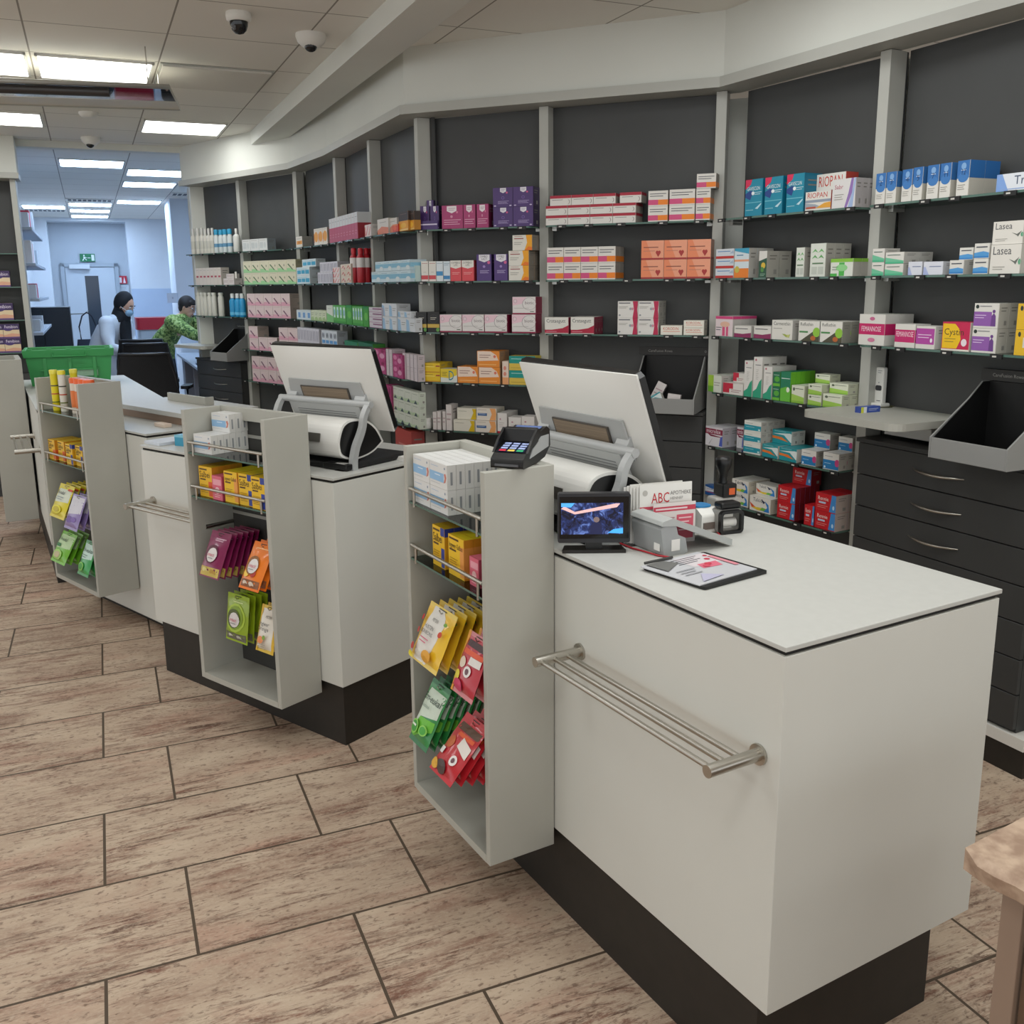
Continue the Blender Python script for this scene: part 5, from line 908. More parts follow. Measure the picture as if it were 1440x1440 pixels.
bags('U1', 'redfruit', .142, .775, -.03, .115, .16, 22, 4, .03, 'b32a38', 'c8787c', [('R', 0, 0, .1, 1, 'd8922c'), ('R', .15, .78, .95, .88, '4a3438'), ('R', .15, .66, .95, .74, 'd8593a'), ('D', .3, .52, .14, .09, 'd9c8b4'), ('D', .25, .28, .12, .1, 'd6c43a'), ('R', .55, .54, .95, .66, 'dcd6d0'), ('D', .62, .42, .14, .09, 'e2dcd8'), ('D', .62, .42, .07, .05, '6a4a52'), ('D', .4, .16, .2, .1, 'c83a62')], 'red fruit sweet', 2)
bags('U1', 'emeukal', .381, .555, -.035, .112, .182, 27, 7, .0215, '2f8a45', '1f6e3c', [('P', [(.05, .2), (.3, .42), (.95, .5), (.95, .86), (.1, .86)], 'cfdccb'), ('P', [(.0, .1), (.3, .42), (.95, .45), (.95, .3), (.2, .08)], '6fbf3f'), ('T', 'Em-eukal', .08, .68, .1, '1f3a30', .86), ('T', 'Klassisch', .2, .58, .05, '5d7a6a', .5), ('D', .3, .25, .2, .11, '8fd05a'), ('D', .3, .25, .16, .085, '3f9a3a'), ('D', .74, .27, .16, .08, '8fd05a'), ('D', .74, .27, .12, .06, '4aa53e'), ('L', .2, .26, .42, 1, .1, 'e0ecd8')], 'green and white cough sweet', 1.5)
bags('U1', 'redlow', .148, .548, -.02, .12, .17, 42, 6, .024, 'b3202a', 'bb2630', [('R', .08, .74, .95, .86, '5a4030'), ('R', .3, .66, .9, .72, 'd8582a'), ('D', .26, .52, .14, .1, 'b8602e'), ('P', [(.55, .52), (.95, .42), (.95, .6), (.58, .68)], 'dcd4cc'), ('D', .72, .32, .12, .08, 'e2dcd8'), ('D', .72, .32, .06, .04, '6a4a52'), ('R', .06, .3, .26, .4, 'dcd8d4'), ('D', .45, .14, .2, .1, '4a3a36'), ('D', .15, .12, .16, .08, 'd8a436')], 'bright red cola sweet', 3)
disc = lambda c1: [('D', .45, .5, .3, .2, c1), ('D', .5, .48, .23, .155, 'd9d3d0'), ('T', 'intact', .33, .45, .07, 'c2345a', .36), ('L', .38, .4, .62, 1, .05, '8a8a8a')]
bags('U2', 'plumbag', .388, .772, -.035, .118, .17, 25, 6, .0235, '7c1c4c', '7a1c48', [('R', .05, 0.03, .95, .22, 'c9b25c'), ('D', .3, .14, .14, .06, 'dcd08a'), ('D', .7, .12, .14, .06, 'c09a4a'), ('L', .35, .84, .85, 2, .05, 'd9a9bf')]+disc('5a2438'), 'plum purple fruit sweet', 1.5)
bags('U2', 'orangebag', .136, .772, -.035, .11, .17, 29, 4, .026, 'e0761c', 'e2721c', [('R', .06, .05, .94, .2, '8a5a3c'), ('D', .3, .12, .12, .05, 'e2d2c2'), ('D', .62, .12, .12, .05, 'e2d2c2'), ('L', .25, .86, .8, 1, .06, 'f2c088'), ('D', .3, .32, .14, .08, 'e6c04a'), ('D', .62, .34, .12, .08, 'a8342c')]+disc('8a5a2c'), 'orange fruit sweet', 2)
bags('U2', 'limebag', .327, .546, -.04, .128, .175, 8, 4, .026, '8fa81f', '93ae22', [('R', .05, .04, .95, .2, '6a6a5a'), ('D', .3, .12, .1, .05, 'dcdcd0'), ('D', .68, .12, .1, .05, 'c6c6ba'), ('D', .5, .52, .42, .3, 'a6c03a'), ('D', .5, .52, .34, .25, '7f9a24'), ('L', .3, .84, .75, 1, .05, 'd6e29a')]+disc('4f5a24'), 'lime green sweet', 1)
bags('U2', 'ginger', .124, .542, -.04, .098, .165, 15, 3, .026, 'ddd6c8', 'd8b63a', [('R', 0, 0, .12, 1, 'd8ae2e'), ('R', .9, 0, 1, 1, 'd8ae2e'), ('T', 'PETER', .42, .74, .05, '55524e', .34), ('T', 'Ingwer', .22, .58, .08, '2f2c28', .6), ('T', 'Orange', .2, .48, .08, '2f2c28', .62), ('D', .45, .28, .16, .08, 'e08a52'), ('D', .62, .34, .08, .05, '7a9a3a'), ('L', .3, .18, .75, 3, .05, 'b0a898')], 'white and yellow ginger sweet', 1)
bags('U3', 'yelbag', .408, .69, -.035, .17, .17, 25, 5, .028, 'd8c81e', 'd8c420', [('P', [(.1, .45), (.95, .5), (.95, .86), (.1, .86)], 'd3d8c6'), ('T', 'Em-eukal', .1, .7, .1, '2a3440', .8), ('L', .2, .6, .7, 2, .06, '8a94a0'), ('R', .68, .84, .98, .9, 'cc4a2c'), ('D', .5, .25, .3, .12, 'e4d838'), ('D', .5, .25, .2, .08, 'c2b01c')], 'lemon yellow cough sweet', 2)
bags('U3', 'violet', .225, .665, -.02, .15, .17, 22, 3, .03, '8a78ae', '8f7fb0', [('P', [(.05, .4), (.95, .5), (.95, .95), (.05, .95)], 'cfcdd6'), ('D', .4, .28, .25, .1, '6a4f96'), ('D', .7, .3, .15, .08, '7a5fa6')], 'pale violet sweet', 2)
bags('U3', 'green3', .44, .44, -.035, .17, .16, 30, 3, .028, '6fb32e', '74b634', [('P', [(.05, .45), (.95, .5), (.95, .9), (.05, .9)], 'bcd6a6'), ('T', 'Em-eukal', .1, .7, .11, '1f3a30', .8), ('R', .1, .5, .42, .6, '2f7a44'), ('D', .45, .25, .3, .16, 'a4cf6a'), ('D', .45, .25, .2, .1, 'bfb48a')], 'light green cough sweet', 2)
bags('U3', 'green4', .148, .445, -.03, .12, .17, 22, 3, .03, '2f9a4a', '2f8a44', [('P', [(.05, .45), (.95, .5), (.95, .9), (.05, .9)], 'c3dcd0'), ('T', 'Em-eukal', .12, .68, .11, '1f3a30', .8), ('L', .2, .58, .7, 2, .06, '6a8a7a'), ('D', .4, .25, .26, .12, '8fd05a'), ('D', .4, .25, .2, .09, '3f9a3a')], 'deep green cough sweet', 2)

# ------------------------------------------------------------------ checkout terminals
M_mesh = noisy('tan_grille', '7a6a58', '8f7e6a', 6, .6, (1, 1, 90))
def smooth(p, k, sharp):
    """Catmull-Rom; sharp = corners kept on a closed line, None = open line"""
    n = len(p); out = []
    for i in range(n if sharp is not None else n-1):
        g = lambda j: p[j % n] if sharp is not None else p[max(0, min(n-1, j))]
        a, b, c, d = g(i-1), g(i), g(i+1), g(i+2)
        if sharp is not None and i in sharp: a = b
        if sharp is not None and (i+1) % n in sharp: d = c
        for q in range(k):
            t = q/k; out.append(tuple(.5*(2*b[m]+(c[m]-a[m])*t+(2*a[m]-5*b[m]+4*c[m]-d[m])*t*t+(3*b[m]-a[m]-3*c[m]+d[m])*t**3) for m in (0, 1)))
    if sharp is None: out.append(p[-1])
    return out
def terminal(P, az, label, zc=.9992, sw=.52):
    t = thing('checkout_terminal', label, 'terminal', (P[0], P[1], zc), az, 'checkout terminals')
    AX = (.0, .425)                                  # the two arms; x runs to the viewer's left, -y to the pharmacist
    mb = MB(); mb.box(-.015, .47, -.30, .035, .002, .022, M_blackm); mb.box(-.02, .10, .0, .045, .004, .024, M_black); mb.obj('base_tray', t, bevel=.004)
    mb = MB(); mb.box(.0, .04, .02, .0452, .0, .0005, M_blackm)
    mb.add([(.0, .012, .0245), (.045, .012, .0245), (.045, .036, .0245), (.0, .036, .0245)], [(0, 1, 2, 3)], M_paper)
    for i in range(7): mb.add([(.004+.0055*i, .016, .025), (.0065+.0055*i, .016, .025), (.0065+.0055*i, .03, .025), (.004+.0055*i, .03, .025)], [(0, 1, 2, 3)], M_black)
    mb.obj('barcode_label', t)
    prof = smooth([(-.184, .076), (-.15, .128), (-.10, .163), (-.03, .176), (.02, .163), (.045, .12), (.05, .085), (.035, .05), (-.03, .03), (-.12, .042)], 4, (0,))
    mb = MB(); mb.prism(prof, .012, .413, M_shell, YZ); mb.obj('printer_housing', t, bevel=.012, seg=3)
    cen = (-.05, .1); inn = [(cen[0]+(y-cen[0])*.9, cen[1]+(z-cen[1])*.9) for y, z in prof]
    mb = MB(); mb.prism(inn, .4125, .4155, M_black, YZ); mb.obj('end_cap', t)
    mb = MB(); mb.prism(inn, .0095, .0125, M_black, YZ)
    mb.obj('end_cap', t)
    mb = MB(); mb.prism([(.0465, .128), (.0515, .098), (.0545, .098), (.0495, .129)], .10, .24, mat('5d5a54', .4), YZ)
    mb.obj('name_plate', t)
    for x in AX:
        path = smooth([(.004, .0), (.002, .035), (-.012, .08), (-.036, .12), (-.05, .15), (-.056, .178), (-.07, .205), (-.086, .224)], 3, None)
        wd = [.0125-.004*i/len(path) for i in range(len(path))]
        L_ = []; R_ = []
        for i, (y, z) in enumerate(path):
            a = path[max(i-1, 0)]; c = path[min(i+1, len(path)-1)]; ty, tz = c[0]-a[0], c[1]-a[1]; l = math.hypot(ty, tz)
            L_.append((y-tz/l*wd[i], z+ty/l*wd[i])); R_.append((y+tz/l*wd[i], z-ty/l*wd[i]))
        x0 = x-.024 if x == 0 else x+.002
        mb = MB(); mb.prism(L_+R_[::-1], x0, x0+.022, M_silver, YZ); mb.obj('arm', t, bevel=.003)
    mb = MB(); mb.tube([(-.026, -.087, .224), (.45, -.087, .224)], .0125, M_silver, 14); mb.obj('hinge_bar', t)
    mb = MB(); a = RX(-28, (0, -.083, .215)); mb.box(.03, .395, -.008, .004, -.075, .0, M_silver, a)
    for i in range(3): mb.box(.06, .36, .0042, .0048, -.03-.01*i, -.027-.01*i, mat('7d7f80', .5), a)
    mb.obj('paper_chute', t)
    # the screen leans with its top towards the customer
    top = Vector((0, -.058, .424)); bot = Vector((0, -.170, .117)); ln = (top-bot).length
    S_ = Matrix.Translation(bot) @ Matrix.Rotation(-math.atan2(top.y-bot.y, top.z-bot.z), 4, 'X')
    xl, xr = -.06, -.06+sw
    out = [(xr-.012, 0), (xl+.012, 0), (xl, .015), (xl-.002, ln*.5), (xl, ln-.012), (xl+.012, ln), (xr-.012, ln+.008), (xr, ln-.006), (xr+.004, ln*.5), (xr, .015)]
    sc = thing_part('screen', t)
    B_ = S_ @ XZ                                     # outline in the screen plane, thickness along its normal
    mb = MB(); mb.prism(out, .004, .022, M_black, B_); o = mb.obj('front_panel', sc)
    mb = MB(); n_ = 9; fo = []
    for j in range(n_+1):
        v = j/n_; row = []
        for i in range(n_+1):
            u = i/n_; e = (1-abs(2*u-1)**4)*(1-abs(2*v-1)**4); yy = -.0015-.0155*e
            x = xl+.003+(sw-.006)*u; z = .003+(ln-.004)*v; row.append((x, -yy, z))
        fo.append(row)
    vs = [p for r in fo for p in r]; mb.add(vs, [(j*(n_+1)+i, (j+1)*(n_+1)+i, (j+1)*(n_+1)+i+1, j*(n_+1)+i+1) for j in range(n_) for i in range(n_)], M_shell, S_, True)
    mb.box(xl+.003, xr-.003, -.004, .0014, .003, ln-.001, M_shell, S_); mb.obj('back_shell', sc)
    W2 = xr-xl; gx0, gx1 = .045, .43
    mb = MB(); mb.prism([(gx0-.03, ln*.27), (gx1-.01, ln*.27), (gx1-.035, ln*.62), (gx0-.02, ln*.62)], -.0205, -.0165, M_silver, B_); mb.obj('mount_plate', sc)
    mb = MB(); mb.prism([(.088, ln*.305), (.336, ln*.305), (.336, ln*.545), (.088, ln*.545)], -.0255, -.0208, mat('4a443e', .5), B_)
    mb.prism([(.094, ln*.325), (.330, ln*.325), (.330, ln*.535), (.094, ln*.535)], -.0265, -.0256, M_mesh, B_); mb.obj('grille', sc)
    for x in (.015, .37):
        mb = MB(); mb.prism([(-.080, .232), (-.094, .238), (-.106, .262), (-.118, .256), (-.126, .226), (-.092, .210)], x, x+.05, M_silver, YZ); mb.obj('bracket', sc, bevel=.003)
    return t
def thing_part(name, parent):
    o = bpy.data.objects.new(name, None); COL.objects.link(o); o.parent = parent; o.empty_display_size = .05; return o
terminal((-.572, 3.325), 145, 'checkout terminal with tilted white screen on the second counter')
A1 = 122.9; tr = Z(896.2, 527.5, 1.4232); q = tr + dirv(A1+90)*.058 + dirv(A1)*.06
terminal((q.x, q.y), A1, 'checkout terminal with tilted white screen on the nearest counter')

# ------------------------------------------------------------------ things on the nearest counter
CT = .9992
t = thing('card_reader', 'black card reader with blue-lit keys on the nearest stand', 'card reader', (-.012, 2.215, ZT+.0004), -22)
prof = [(-.0, 0), (0, .022), (.02, .034), (.085, .052), (.10, .07), (.165, .082), (.185, .07), (.19, .03), (.15, .006), (.09, .0)]
mb = MB(); mb.prism(prof, -.042, .042, M_black, YZ); mb.obj('body', t, bevel=.005, seg=3)
def slope(x, y, l): z = .0345+(y-.02)*(.018/.065); return (x, y-.0003*l, z+.0006*l)
mb = MB()
mb.add([slope(x, y, 1) for x, y in ((-.034, .024), (.034, .024), (.034, .078), (-.034, .078))], [(0, 1, 2, 3)], mat('101a3a', .3))
prints(mb, [('R', .02+.34*i, .28+.24*j, .28+.34*i, .44+.24*j, 'a9b8e6') for i in range(3) for j in range(3)], .066, .052, lambda x, y, l: slope(x-.033, y+.025, 3))
prints(mb, [('R', .02, .03, .28, .2, 'd8344a'), ('R', .36, .03, .62, .2, 'e6c95a'), ('R', .7, .03, .96, .2, '35b07a')], .066, .052, lambda x, y, l: slope(x-.033, y+.025, 3)); mb.obj('keypad', t)
mb = MB()
for sg in (-1, 1): mb.prism([(.02, .034), (.09, .054), (.11, .082), (.09, .086), (.05, .062)], sg*.0435-.003, sg*.0435+.003, M_black, YZ)
mb.prism([(.083, .052), (.1, .07), (.105, .086), (.088, .084)], -.0405, .0405, M_black, YZ); mb.obj('privacy_shield', t, bevel=.0012, seg=1)
mb = MB(); mb.add([(-.034, .109, .0738), (.034, .109, .0738), (.034, .155, .0820), (-.034, .155, .0820)], [(0, 1, 2, 3)], mat('5f74a8', .15)); mb.obj('display', t)
mb = MB(); mb.box(-.03, .03, -.004, .0, .006, .011, mat('55565a', .3)); mb.obj('card_slot', t)
mb = MB(); mb.prism([(.04, .02), (.17, .03), (.172, .06), (.12, .062), (.06, .04)], .0422, .0445, M_silver, YZ); mb.obj('side_trim', t)

t = thing('table_monitor', 'small black monitor showing a blue scene on the nearest counter', 'monitor', (.198, 2.24, CT), 0)
wv, z0, z1 = .176, .024, .147
mb = MB(); mb.prism(rrect(-wv/2, wv/2, z0, z1, .006), -.011, .011, mat('26262a', .35), XZ)
mb.obj('frame', t, bevel=.002)
mb = MB(); mb.box(-wv/2+.004, wv/2-.004, -.0125, -.011, z0+.011, z1-.008, mat('08080a', .12)); mb.obj('bezel', t)
ms = bpy.data.materials.new('screen_picture'); ms.use_nodes = True; nt = ms.node_tree; bb = nt.nodes['Principled BSDF']; bb.inputs['Base Color'].default_value = (0, 0, 0, 1); bb.inputs['Roughness'].default_value = .15
tc = nt.nodes.new('ShaderNodeTexCoord'); nz = nt.nodes.new('ShaderNodeTexNoise'); nz.inputs['Scale'].default_value = 55; nz.inputs['Detail'].default_value = 5; nz.inputs['Distortion'].default_value = 1.2
rp = nt.nodes.new('ShaderNodeValToRGB'); cr = rp.color_ramp; cr.elements[0].position = .4; cr.elements[0].color = rgb('16172a'); cr.elements[1].position = .72; cr.elements[1].color = rgb('7d9ae6')
e_ = cr.elements.new(.55); e_.color = rgb('2b3a70')
nt.links.new(tc.outputs['Object'], nz.inputs['Vector']); nt.links.new(nz.outputs[0], rp.inputs[0]); nt.links.new(rp.outputs[0], bb.inputs['Emission Color']); bb.inputs['Emission Strength'].default_value = .9
sw_, sh_ = .150, .078; sx, sz_ = -.086+.006, z0+.022
mb = MB(); mb.add([(sx, -.0129, sz_), (sx+sw_, -.0129, sz_), (sx+sw_, -.0129, sz_+sh_), (sx, -.0129, sz_+sh_)], [(0, 1, 2, 3)], ms)
em = lambda h, e=.8: mat(h, .3, emit=e)
def sp(pts, m_, l): mb.add([(sx+sw_*x, -.0129-.0002*l, sz_+sh_*y) for x, y in pts], [tuple(range(len(pts)))], m_)
sp([(0, .82), (.22, .64), (.9, .86), (.95, .98), (.88, .98), (.22, .72), (.05, .9)], em('c8a2a0'), 1)
sp([(0, .88), (.16, .86), (.22, 1), (0, 1)], em('4a9ae0'), 1); sp([(.75, .04), (1, .02), (1, .2), (.85, .16)], em('3f9ae6'), 1)
sp([(.46, 0), (.66, 0), (.66, .26), (.62, .38), (.52, .38), (.47, .26)], em('15193c'), 2)
sp([(.53+.05*math.cos(a)+.04, .47+.09*math.sin(a)) for a in [i*PI/6 for i in range(12)]], em('6a5a58'), 3)
mb.obj('screen', t)
mb = MB(); mb.box(-.02, .02, -.008, .008, .006, .026, M_black); mb.obj('neck', t)
mb = MB(); mb.prism([(-.078, -.02), (.078, -.02), (.07, .026), (-.07, .026)], 0, .008, mat('1b1714', .4)); mb.obj('stand', t, bevel=.002)

# leaflets standing in a clear holder
lp = Vector((.318, 2.288, CT)); la = 19
t = thing('leaflet_holder', 'clear holder behind the grey wedge device on the nearest counter', 'holder', lp, la)
mb = MB(); mb.box(-.002, .152, -.004, -.001, 0.001, .09, M_clear); mb.box(-.04, .12, .046, .049, 0.001, .09, M_clear); mb.box(-.04, .152, -.004, .049, 0, .0009, M_clear); mb.obj('pocket', t)
ldes = [('D', .1, .86, .05, .05, 'b9b6b0'), ('T', 'ABC', .22, .68, .17, 'c01f30', .34), ('T', 'APOTHEKE', .58, .80, .065, '6d6a68', .4), ('T', 'HENNEF', .58, .72, .045, '8d8a86', .3), ('R', 0, .58, 1, .63, 'c8465a'), ('R', .05, .1, .55, .52, 'dcd4d2'), ('D', .78, .32, .2, .2, 'cf5a70'), ('L', .1, .46, .5, 4, .1, 'c98a94'), ('L', .68, .42, .9, 3, .08, 'eec8d0')]
for j in range(6):
    mb = MB(); w_, h_ = .146, .150-.004*(j % 3); mb.box(0, w_, 0, .0022, 0, h_, M_paper)
    if j == 0: prints(mb, ldes, w_, h_, lambda x, y, l: (x, -.0003-.00015*l, y))
    o = mb.obj('leaflet', None, lp+dirv(la+90)*(.002+.0055*j)-dirv(la)*.006*j+Vector((0, 0, .0015)), rad(la)); o.rotation_euler.x = rad(-1.5)
    tag(o, ('front leaflet with red blackletter heading in the clear holder' if j == 0 else 'plain-edged leaflet in the clear holder, %s behind the front one' % ORD[j-1]), 'leaflet', 'leaflets in the clear holder')
lp2 = lp+dirv(la)*.03+dirv(la-90)*.012
mb = MB(); mb.box(0, .118, 0, .0016, 0, .104, mat('ddd3d0', .6)); prints(mb, [('R', 0, .8, 1, .92, 'c23a50'), ('R', .05, .84, .8, .88, 'e6cfd2'), ('R', .55, .1, .95, .7, 'cf5468'), ('L', .08, .62, .5, 5, .1, 'b58a90'), ('L', .6, .6, .9, 4, .1, 'efc9cf')], .118, .104, lambda x, y, l: (x, -.0003-.00015*l, y))
tag(mb.obj('leaflet', None, lp2+Vector((0, 0, .0005)), rad(la)), 'short red-printed flyer leaning before the leaflet holder', 'leaflet')

t = thing('customer_display', 'grey wedge-shaped device with sloping top on the nearest counter', 'device', (.362, 2.18, CT), 118)
mb = MB(); mb.prism([(0, 0), (.012, .07), (-.008, .083), (-.03, .086), (-.04, .05), (-.062, .04), (-.07, .004), (-.06, 0)], 0, .12, mat('9fa2a2', .45), YZ); mb.obj('base', t, bevel=.004)
mb = MB(); mb.prism([(.014, .078), (.008, .088), (-.02, .094), (-.205, .018), (-.205, .004), (-.198, .004), (-.03, .074)], -.004, .124, mat('adb0ae', .45), YZ); mb.obj('top_plate', t, bevel=.002)
mb = MB(); mb.box(.012, .035, .0, .0007, .012, .03, M_paper, Matrix.Translation((0, .0045, 0))); mb.prism([(-.045, .012), (-.02, .012), (-.02, .04), (-.045, .04)], -.0012, -.0004, M_paper, YZ); mb.obj('sticker', t)

# folder with printed sheets
fp = [Vector((.307, 2.09)), Vector((.408, 1.927)), Vector((.573, 2.044)), Vector((.478, 2.206))]
t = thing('folder', 'black folder holding pink-printed sheets on the nearest counter', 'folder', (fp[1].x, fp[1].y, CT), 35.3)
mb = MB(); mb.prism(rrect(0, .202, 0, .192, .006), .0004, .007, M_black); mb.obj('cover', t)
mb = MB(); mb.box(-.003, .188, .012, .19, .0074, .0095, mat('c3c4c8', .35), Matrix.Rotation(rad(2), 4, 'Z'))
prints(mb, [('R', .45, .55, .98, .95, 'd5cdd0'), ('P', [(.5, .45), (.8, .42), (.85, .6), (.55, .62)], 'd86a80'), ('L', .35, .9, .8, 4, .06, '4a4a52'), ('D', .82, .72, .04, .04, 'c22a44'), ('D', .68, .56, .05, .05, 'c8344c'), ('D', .9, .84, .03, .03, 'c22a44'), ('D', .6, .5, .05, .05, 'd04a60'), ('R', .9, .3, .97, .8, 'd88a96'), ('P', [(.1, .05), (.5, .1), (.3, .3)], 'b6b4cc'), ('P', [(.05, .6), (.4, .8), (.3, .98), (.02, .98)], '6a6a68'), ('L', .1, .5, .4, 3, .08, '9a9aa0')], .188, .176, lambda x, y, l: (x, y+.013, .0097+.0002*l)); mb.obj('sheet', t)
mb = MB(); mb.tube([(.01, .196, .012), (.09, .188, .014)], .0035, mat('3a3a38', .3), 8); mb.obj('pen', t)
# stamps, dispenser and cords
q = Z(1024, 750, 1.0); t = thing('rubber_stamp', 'black self-inking stamp with open square frame, front one', 'stamp', (q.x, q.y+.02, CT), 20)
def ring(mb, w_, h_, th, y0, y1, m_, z0=0):
    a = rrect(-w_, w_, z0, z0+h_, .012); b = rrect(-w_+th, w_-th, z0+th, z0+h_-th, .006); n = len(a)
    vs = [(x, y0, z) for x, z in a]+[(x, y0, z) for x, z in b]+[(x, y1, z) for x, z in b]+[(x, y1, z) for x, z in a]
    mb.add(vs, [(r*n+i, r*n+(i+1) % n, ((r+1) % 4)*n+(i+1) % n, ((r+1) % 4)*n+i) for r in range(4) for i in range(n)], m_)
mb = MB(); ring(mb, .035, .062, .0075, -.026, -.014, M_black); mb.obj('front_frame', t)
mb = MB(); ring(mb, .036, .064, .005, -.0138, .02, mat('8f8e8a', .35)); mb.obj('silver_frame', t)
mb = MB(); mb.box(-.03, .03, -.02, .02, .0645, .082, M_black); mb.obj('stamp_block', t, bevel=.006)
mb = MB(); mb.tube([(-.022, .0, .026), (.022, .0, .026)], .013, M_white, 14); mb.obj('ink_roller', t)
q = Z(1012, 733, 1.0); t = thing('rubber_stamp', 'second black stamp with tall flared handle behind the front stamp', 'stamp', (q.x+.015, q.y+.045, CT), 20)
mb = MB(); mb.box(-.036, .036, -.024, .024, 0, .062, mat('a9a7a2', .35)); mb.obj('body', t, bevel=.006)
mb = MB(); mb.box(-.014, .03, -.026, .026, .0625, .1, M_black); mb.obj('stamp_block', t, bevel=.004)
mb = MB(); mb.box(.004, .022, -.0275, -.0262, .07, .088, mat('d8602c', .4)); mb.obj('index_window', t)
mb = MB(); mb.lathe([(.012, .1), (.0105, .115), (.013, .128), (.022, .15), (.023, .166), (.018, .172), (.006, .173)], M_black, 18); mb.obj('handle', t)
q = Z(985, 748, 1.0); t = thing('tape_dispenser', 'white and blue rounded dispenser between leaflets and stamps', 'dispenser', (q.x+.01, q.y+.02, CT), 25)
mb = MB(); mb.prism([(-.035, 0), (.05, 0), (.05, .03), (.03, .058), (-.01, .064), (-.035, .05)], -.03, .03, M_shell, YZ); mb.obj('body', t, bevel=.006, seg=3)
mb = MB(); mb.prism(rrect(-.024, .024, -.012, .036, .018), .0645, .068, mat('2a84c0', .3)); mb.obj('blue_cap', t)
mb = MB(); mb.box(-.025, .025, -.0375, -.0352, .012, .03, mat('6a5f58', .5)); mb.obj('slot', t)
def flatcord(pts, lab, c='b92733', w=.007):
    mb = MB(); mb.tube([Z(u, v, 1.0012+.001) for u, v in pts], .0022, mat(c, .5), 6); tag(mb.obj('cord'), lab, 'cord')
flatcord([(872, 764), (890, 771), (905, 775), (925, 781), (945, 784)], 'red cord lying before the grey wedge device')
flatcord([(985, 742), (996, 747), (1006, 745), (1012, 752), (1003, 757), (1010, 759)], 'tangled red cord under the stamps')
# things on the second counter
q = Z(247, 624, 1.0); tag((lambda m_: m_.obj('paper_stack', None, (q.x-.03, q.y+.06, CT), rad(50), bevel=.001))((lambda m_: (m_.box(-.1, .07, -.06, .06, 0, .012, mat('cdd2da', .6)), m_)[1])(MB())), 'pale paper stack on the left end of the second counter', 'papers')
o = bpy.data.objects.new('medicine_box', carton_mesh('pap', .12, .045, .06)); COL.objects.link(o); q = Z(258, 629, 1.0); o.location = (q.x, q.y+.02, CT); o.rotation_euler = (0, 0, rad(-30)); tag(o, 'teal blue box behind the second stand on the second counter', 'box')
q = toward((-.572, 3.325), 145, -.07, -.26, CT); mb = MB()
for i in range(4): mb.box(-.07+.004*i, .07, -.05, .05-.003*i, .0035*i, .0035*i+.003, M_paper)
tag(mb.obj('paper_stack', None, q, rad(130)), 'white sheets beside the far terminal near the nearest stand', 'papers')

# stone-topped side table at the lower right corner
M_stone = noisy('rough_stone', 'c2a992', '9a7f6b', 34, .55, detail=8)
tp = (.721, 1.367); t = thing('side_table', 'stone-topped side table at the lower right corner', 'table', (tp[0], tp[1], 0), -58)
random.seed(3)
mb = MB(); n = 16; top = []; 
edge = [(0, 0)]+[(.03*i, -.003*random.random()) for i in range(1, 17)]+[(.5, .42), (0, .42)]
lo = [(x, y-(.010*random.random() if 0 < i < 17 else 0)) for i, (x, y) in enumerate(edge)]
nn = len(edge); vs = [(x, y, .750) for x, y in edge]+[(x, y-.006*(0 < i < 17), .738) for i, (x, y) in enumerate(lo)]+[(x, y, .712) for x, y in lo]
fs = []
for r in (0, 1): fs += [(r*nn+i, (r+1)*nn+i, (r+1)*nn+(i+1) % nn, r*nn+(i+1) % nn) for i in range(nn)]
mb.add(vs, [tuple(range(nn)), tuple(range(3*nn-1, 2*nn-1, -1))]+fs, M_stone); mb.obj('stone_top', t)
M_legw = noisy('pale_wood', '8c7666', '957f6e', 5, .5, (1, 1, .2)); M_legd = noisy('brown_wood', '5d4736', '6a5240', 5, .5, (1, 1, .2))
for x, y in ((.05, .03), (.05, .33), (.42, .33), (.42, .03)):
    mb = MB(); mb.box(x, x+.035, y, y+.035, 0, .7115, M_legw); mb.obj('leg', t, bevel=.002)
mb = MB(); mb.box(.09, .415, .04, .055, .02, .70, M_legd); mb.obj('front_board', t)
mb = MB(); mb.box(.055, .07, .07, .325, .02, .70, M_legw); mb.obj('side_board', t)
# ------------------------------------------------------------------ crate, chairs, back room
cq = Z(160, 489, 1.243); caz = 204.0
t = thing('crate', 'green plastic transport crate on the farthest counter', 'crate', (cq.x, cq.y, CT), caz)
CL, CD, CH = .565, .40, .243
M_gr = mat('3fa05a', .4, name='green_plastic'); M_gr2 = mat('3c9a55', .45)
def tapered(mb, z0, z1, i0, i1, th, m):
    for a, b, c, d in (((0, 0), (1, 0), (1, .0), (0, .0)),): pass
    o = [[(i, 0-i), (CL-i, -i), (CL-i, -CD+i), (i, -CD+i)] for i in (i0, i1)]; n_ = [[(x+(th if x < CL/2 else -th), y+(-th if y > -CD/2 else th)) for x, y in q] for q in o]
    vs = [(x, y, z0) for x, y in o[0]]+[(x, y, z1) for x, y in o[1]]+[(x, y, z1) for x, y in n_[1]]+[(x, y, z0) for x, y in n_[0]]
    mb.add(vs, [(4*r+i, 4*r+(i+1) % 4, 4*((r+1) % 4)+(i+1) % 4, 4*((r+1) % 4)+i) for r in range(4) for i in range(4)], m)
mb = MB(); tapered(mb, 0.002, CH-.05, .04, .018, .004, M_gr); mb.box(.045, CL-.045, -CD+.045, -.045, .0, .006, M_gr); mb.obj('body', t)
mb = MB(); tapered(mb, CH-.052, CH, .006, .0, .022, M_gr2); mb.obj('rim', t, bevel=.004)
mb = MB()
for x in (.12, CL/2-.01, CL-.14): mb.box(x, x+.02, -.038, -.008, .01, CH-.055, M_gr2)
mb.box(.1, CL-.1, -.03, -.012, CH*.42, CH*.47, M_gr2); mb.obj('rib', t)
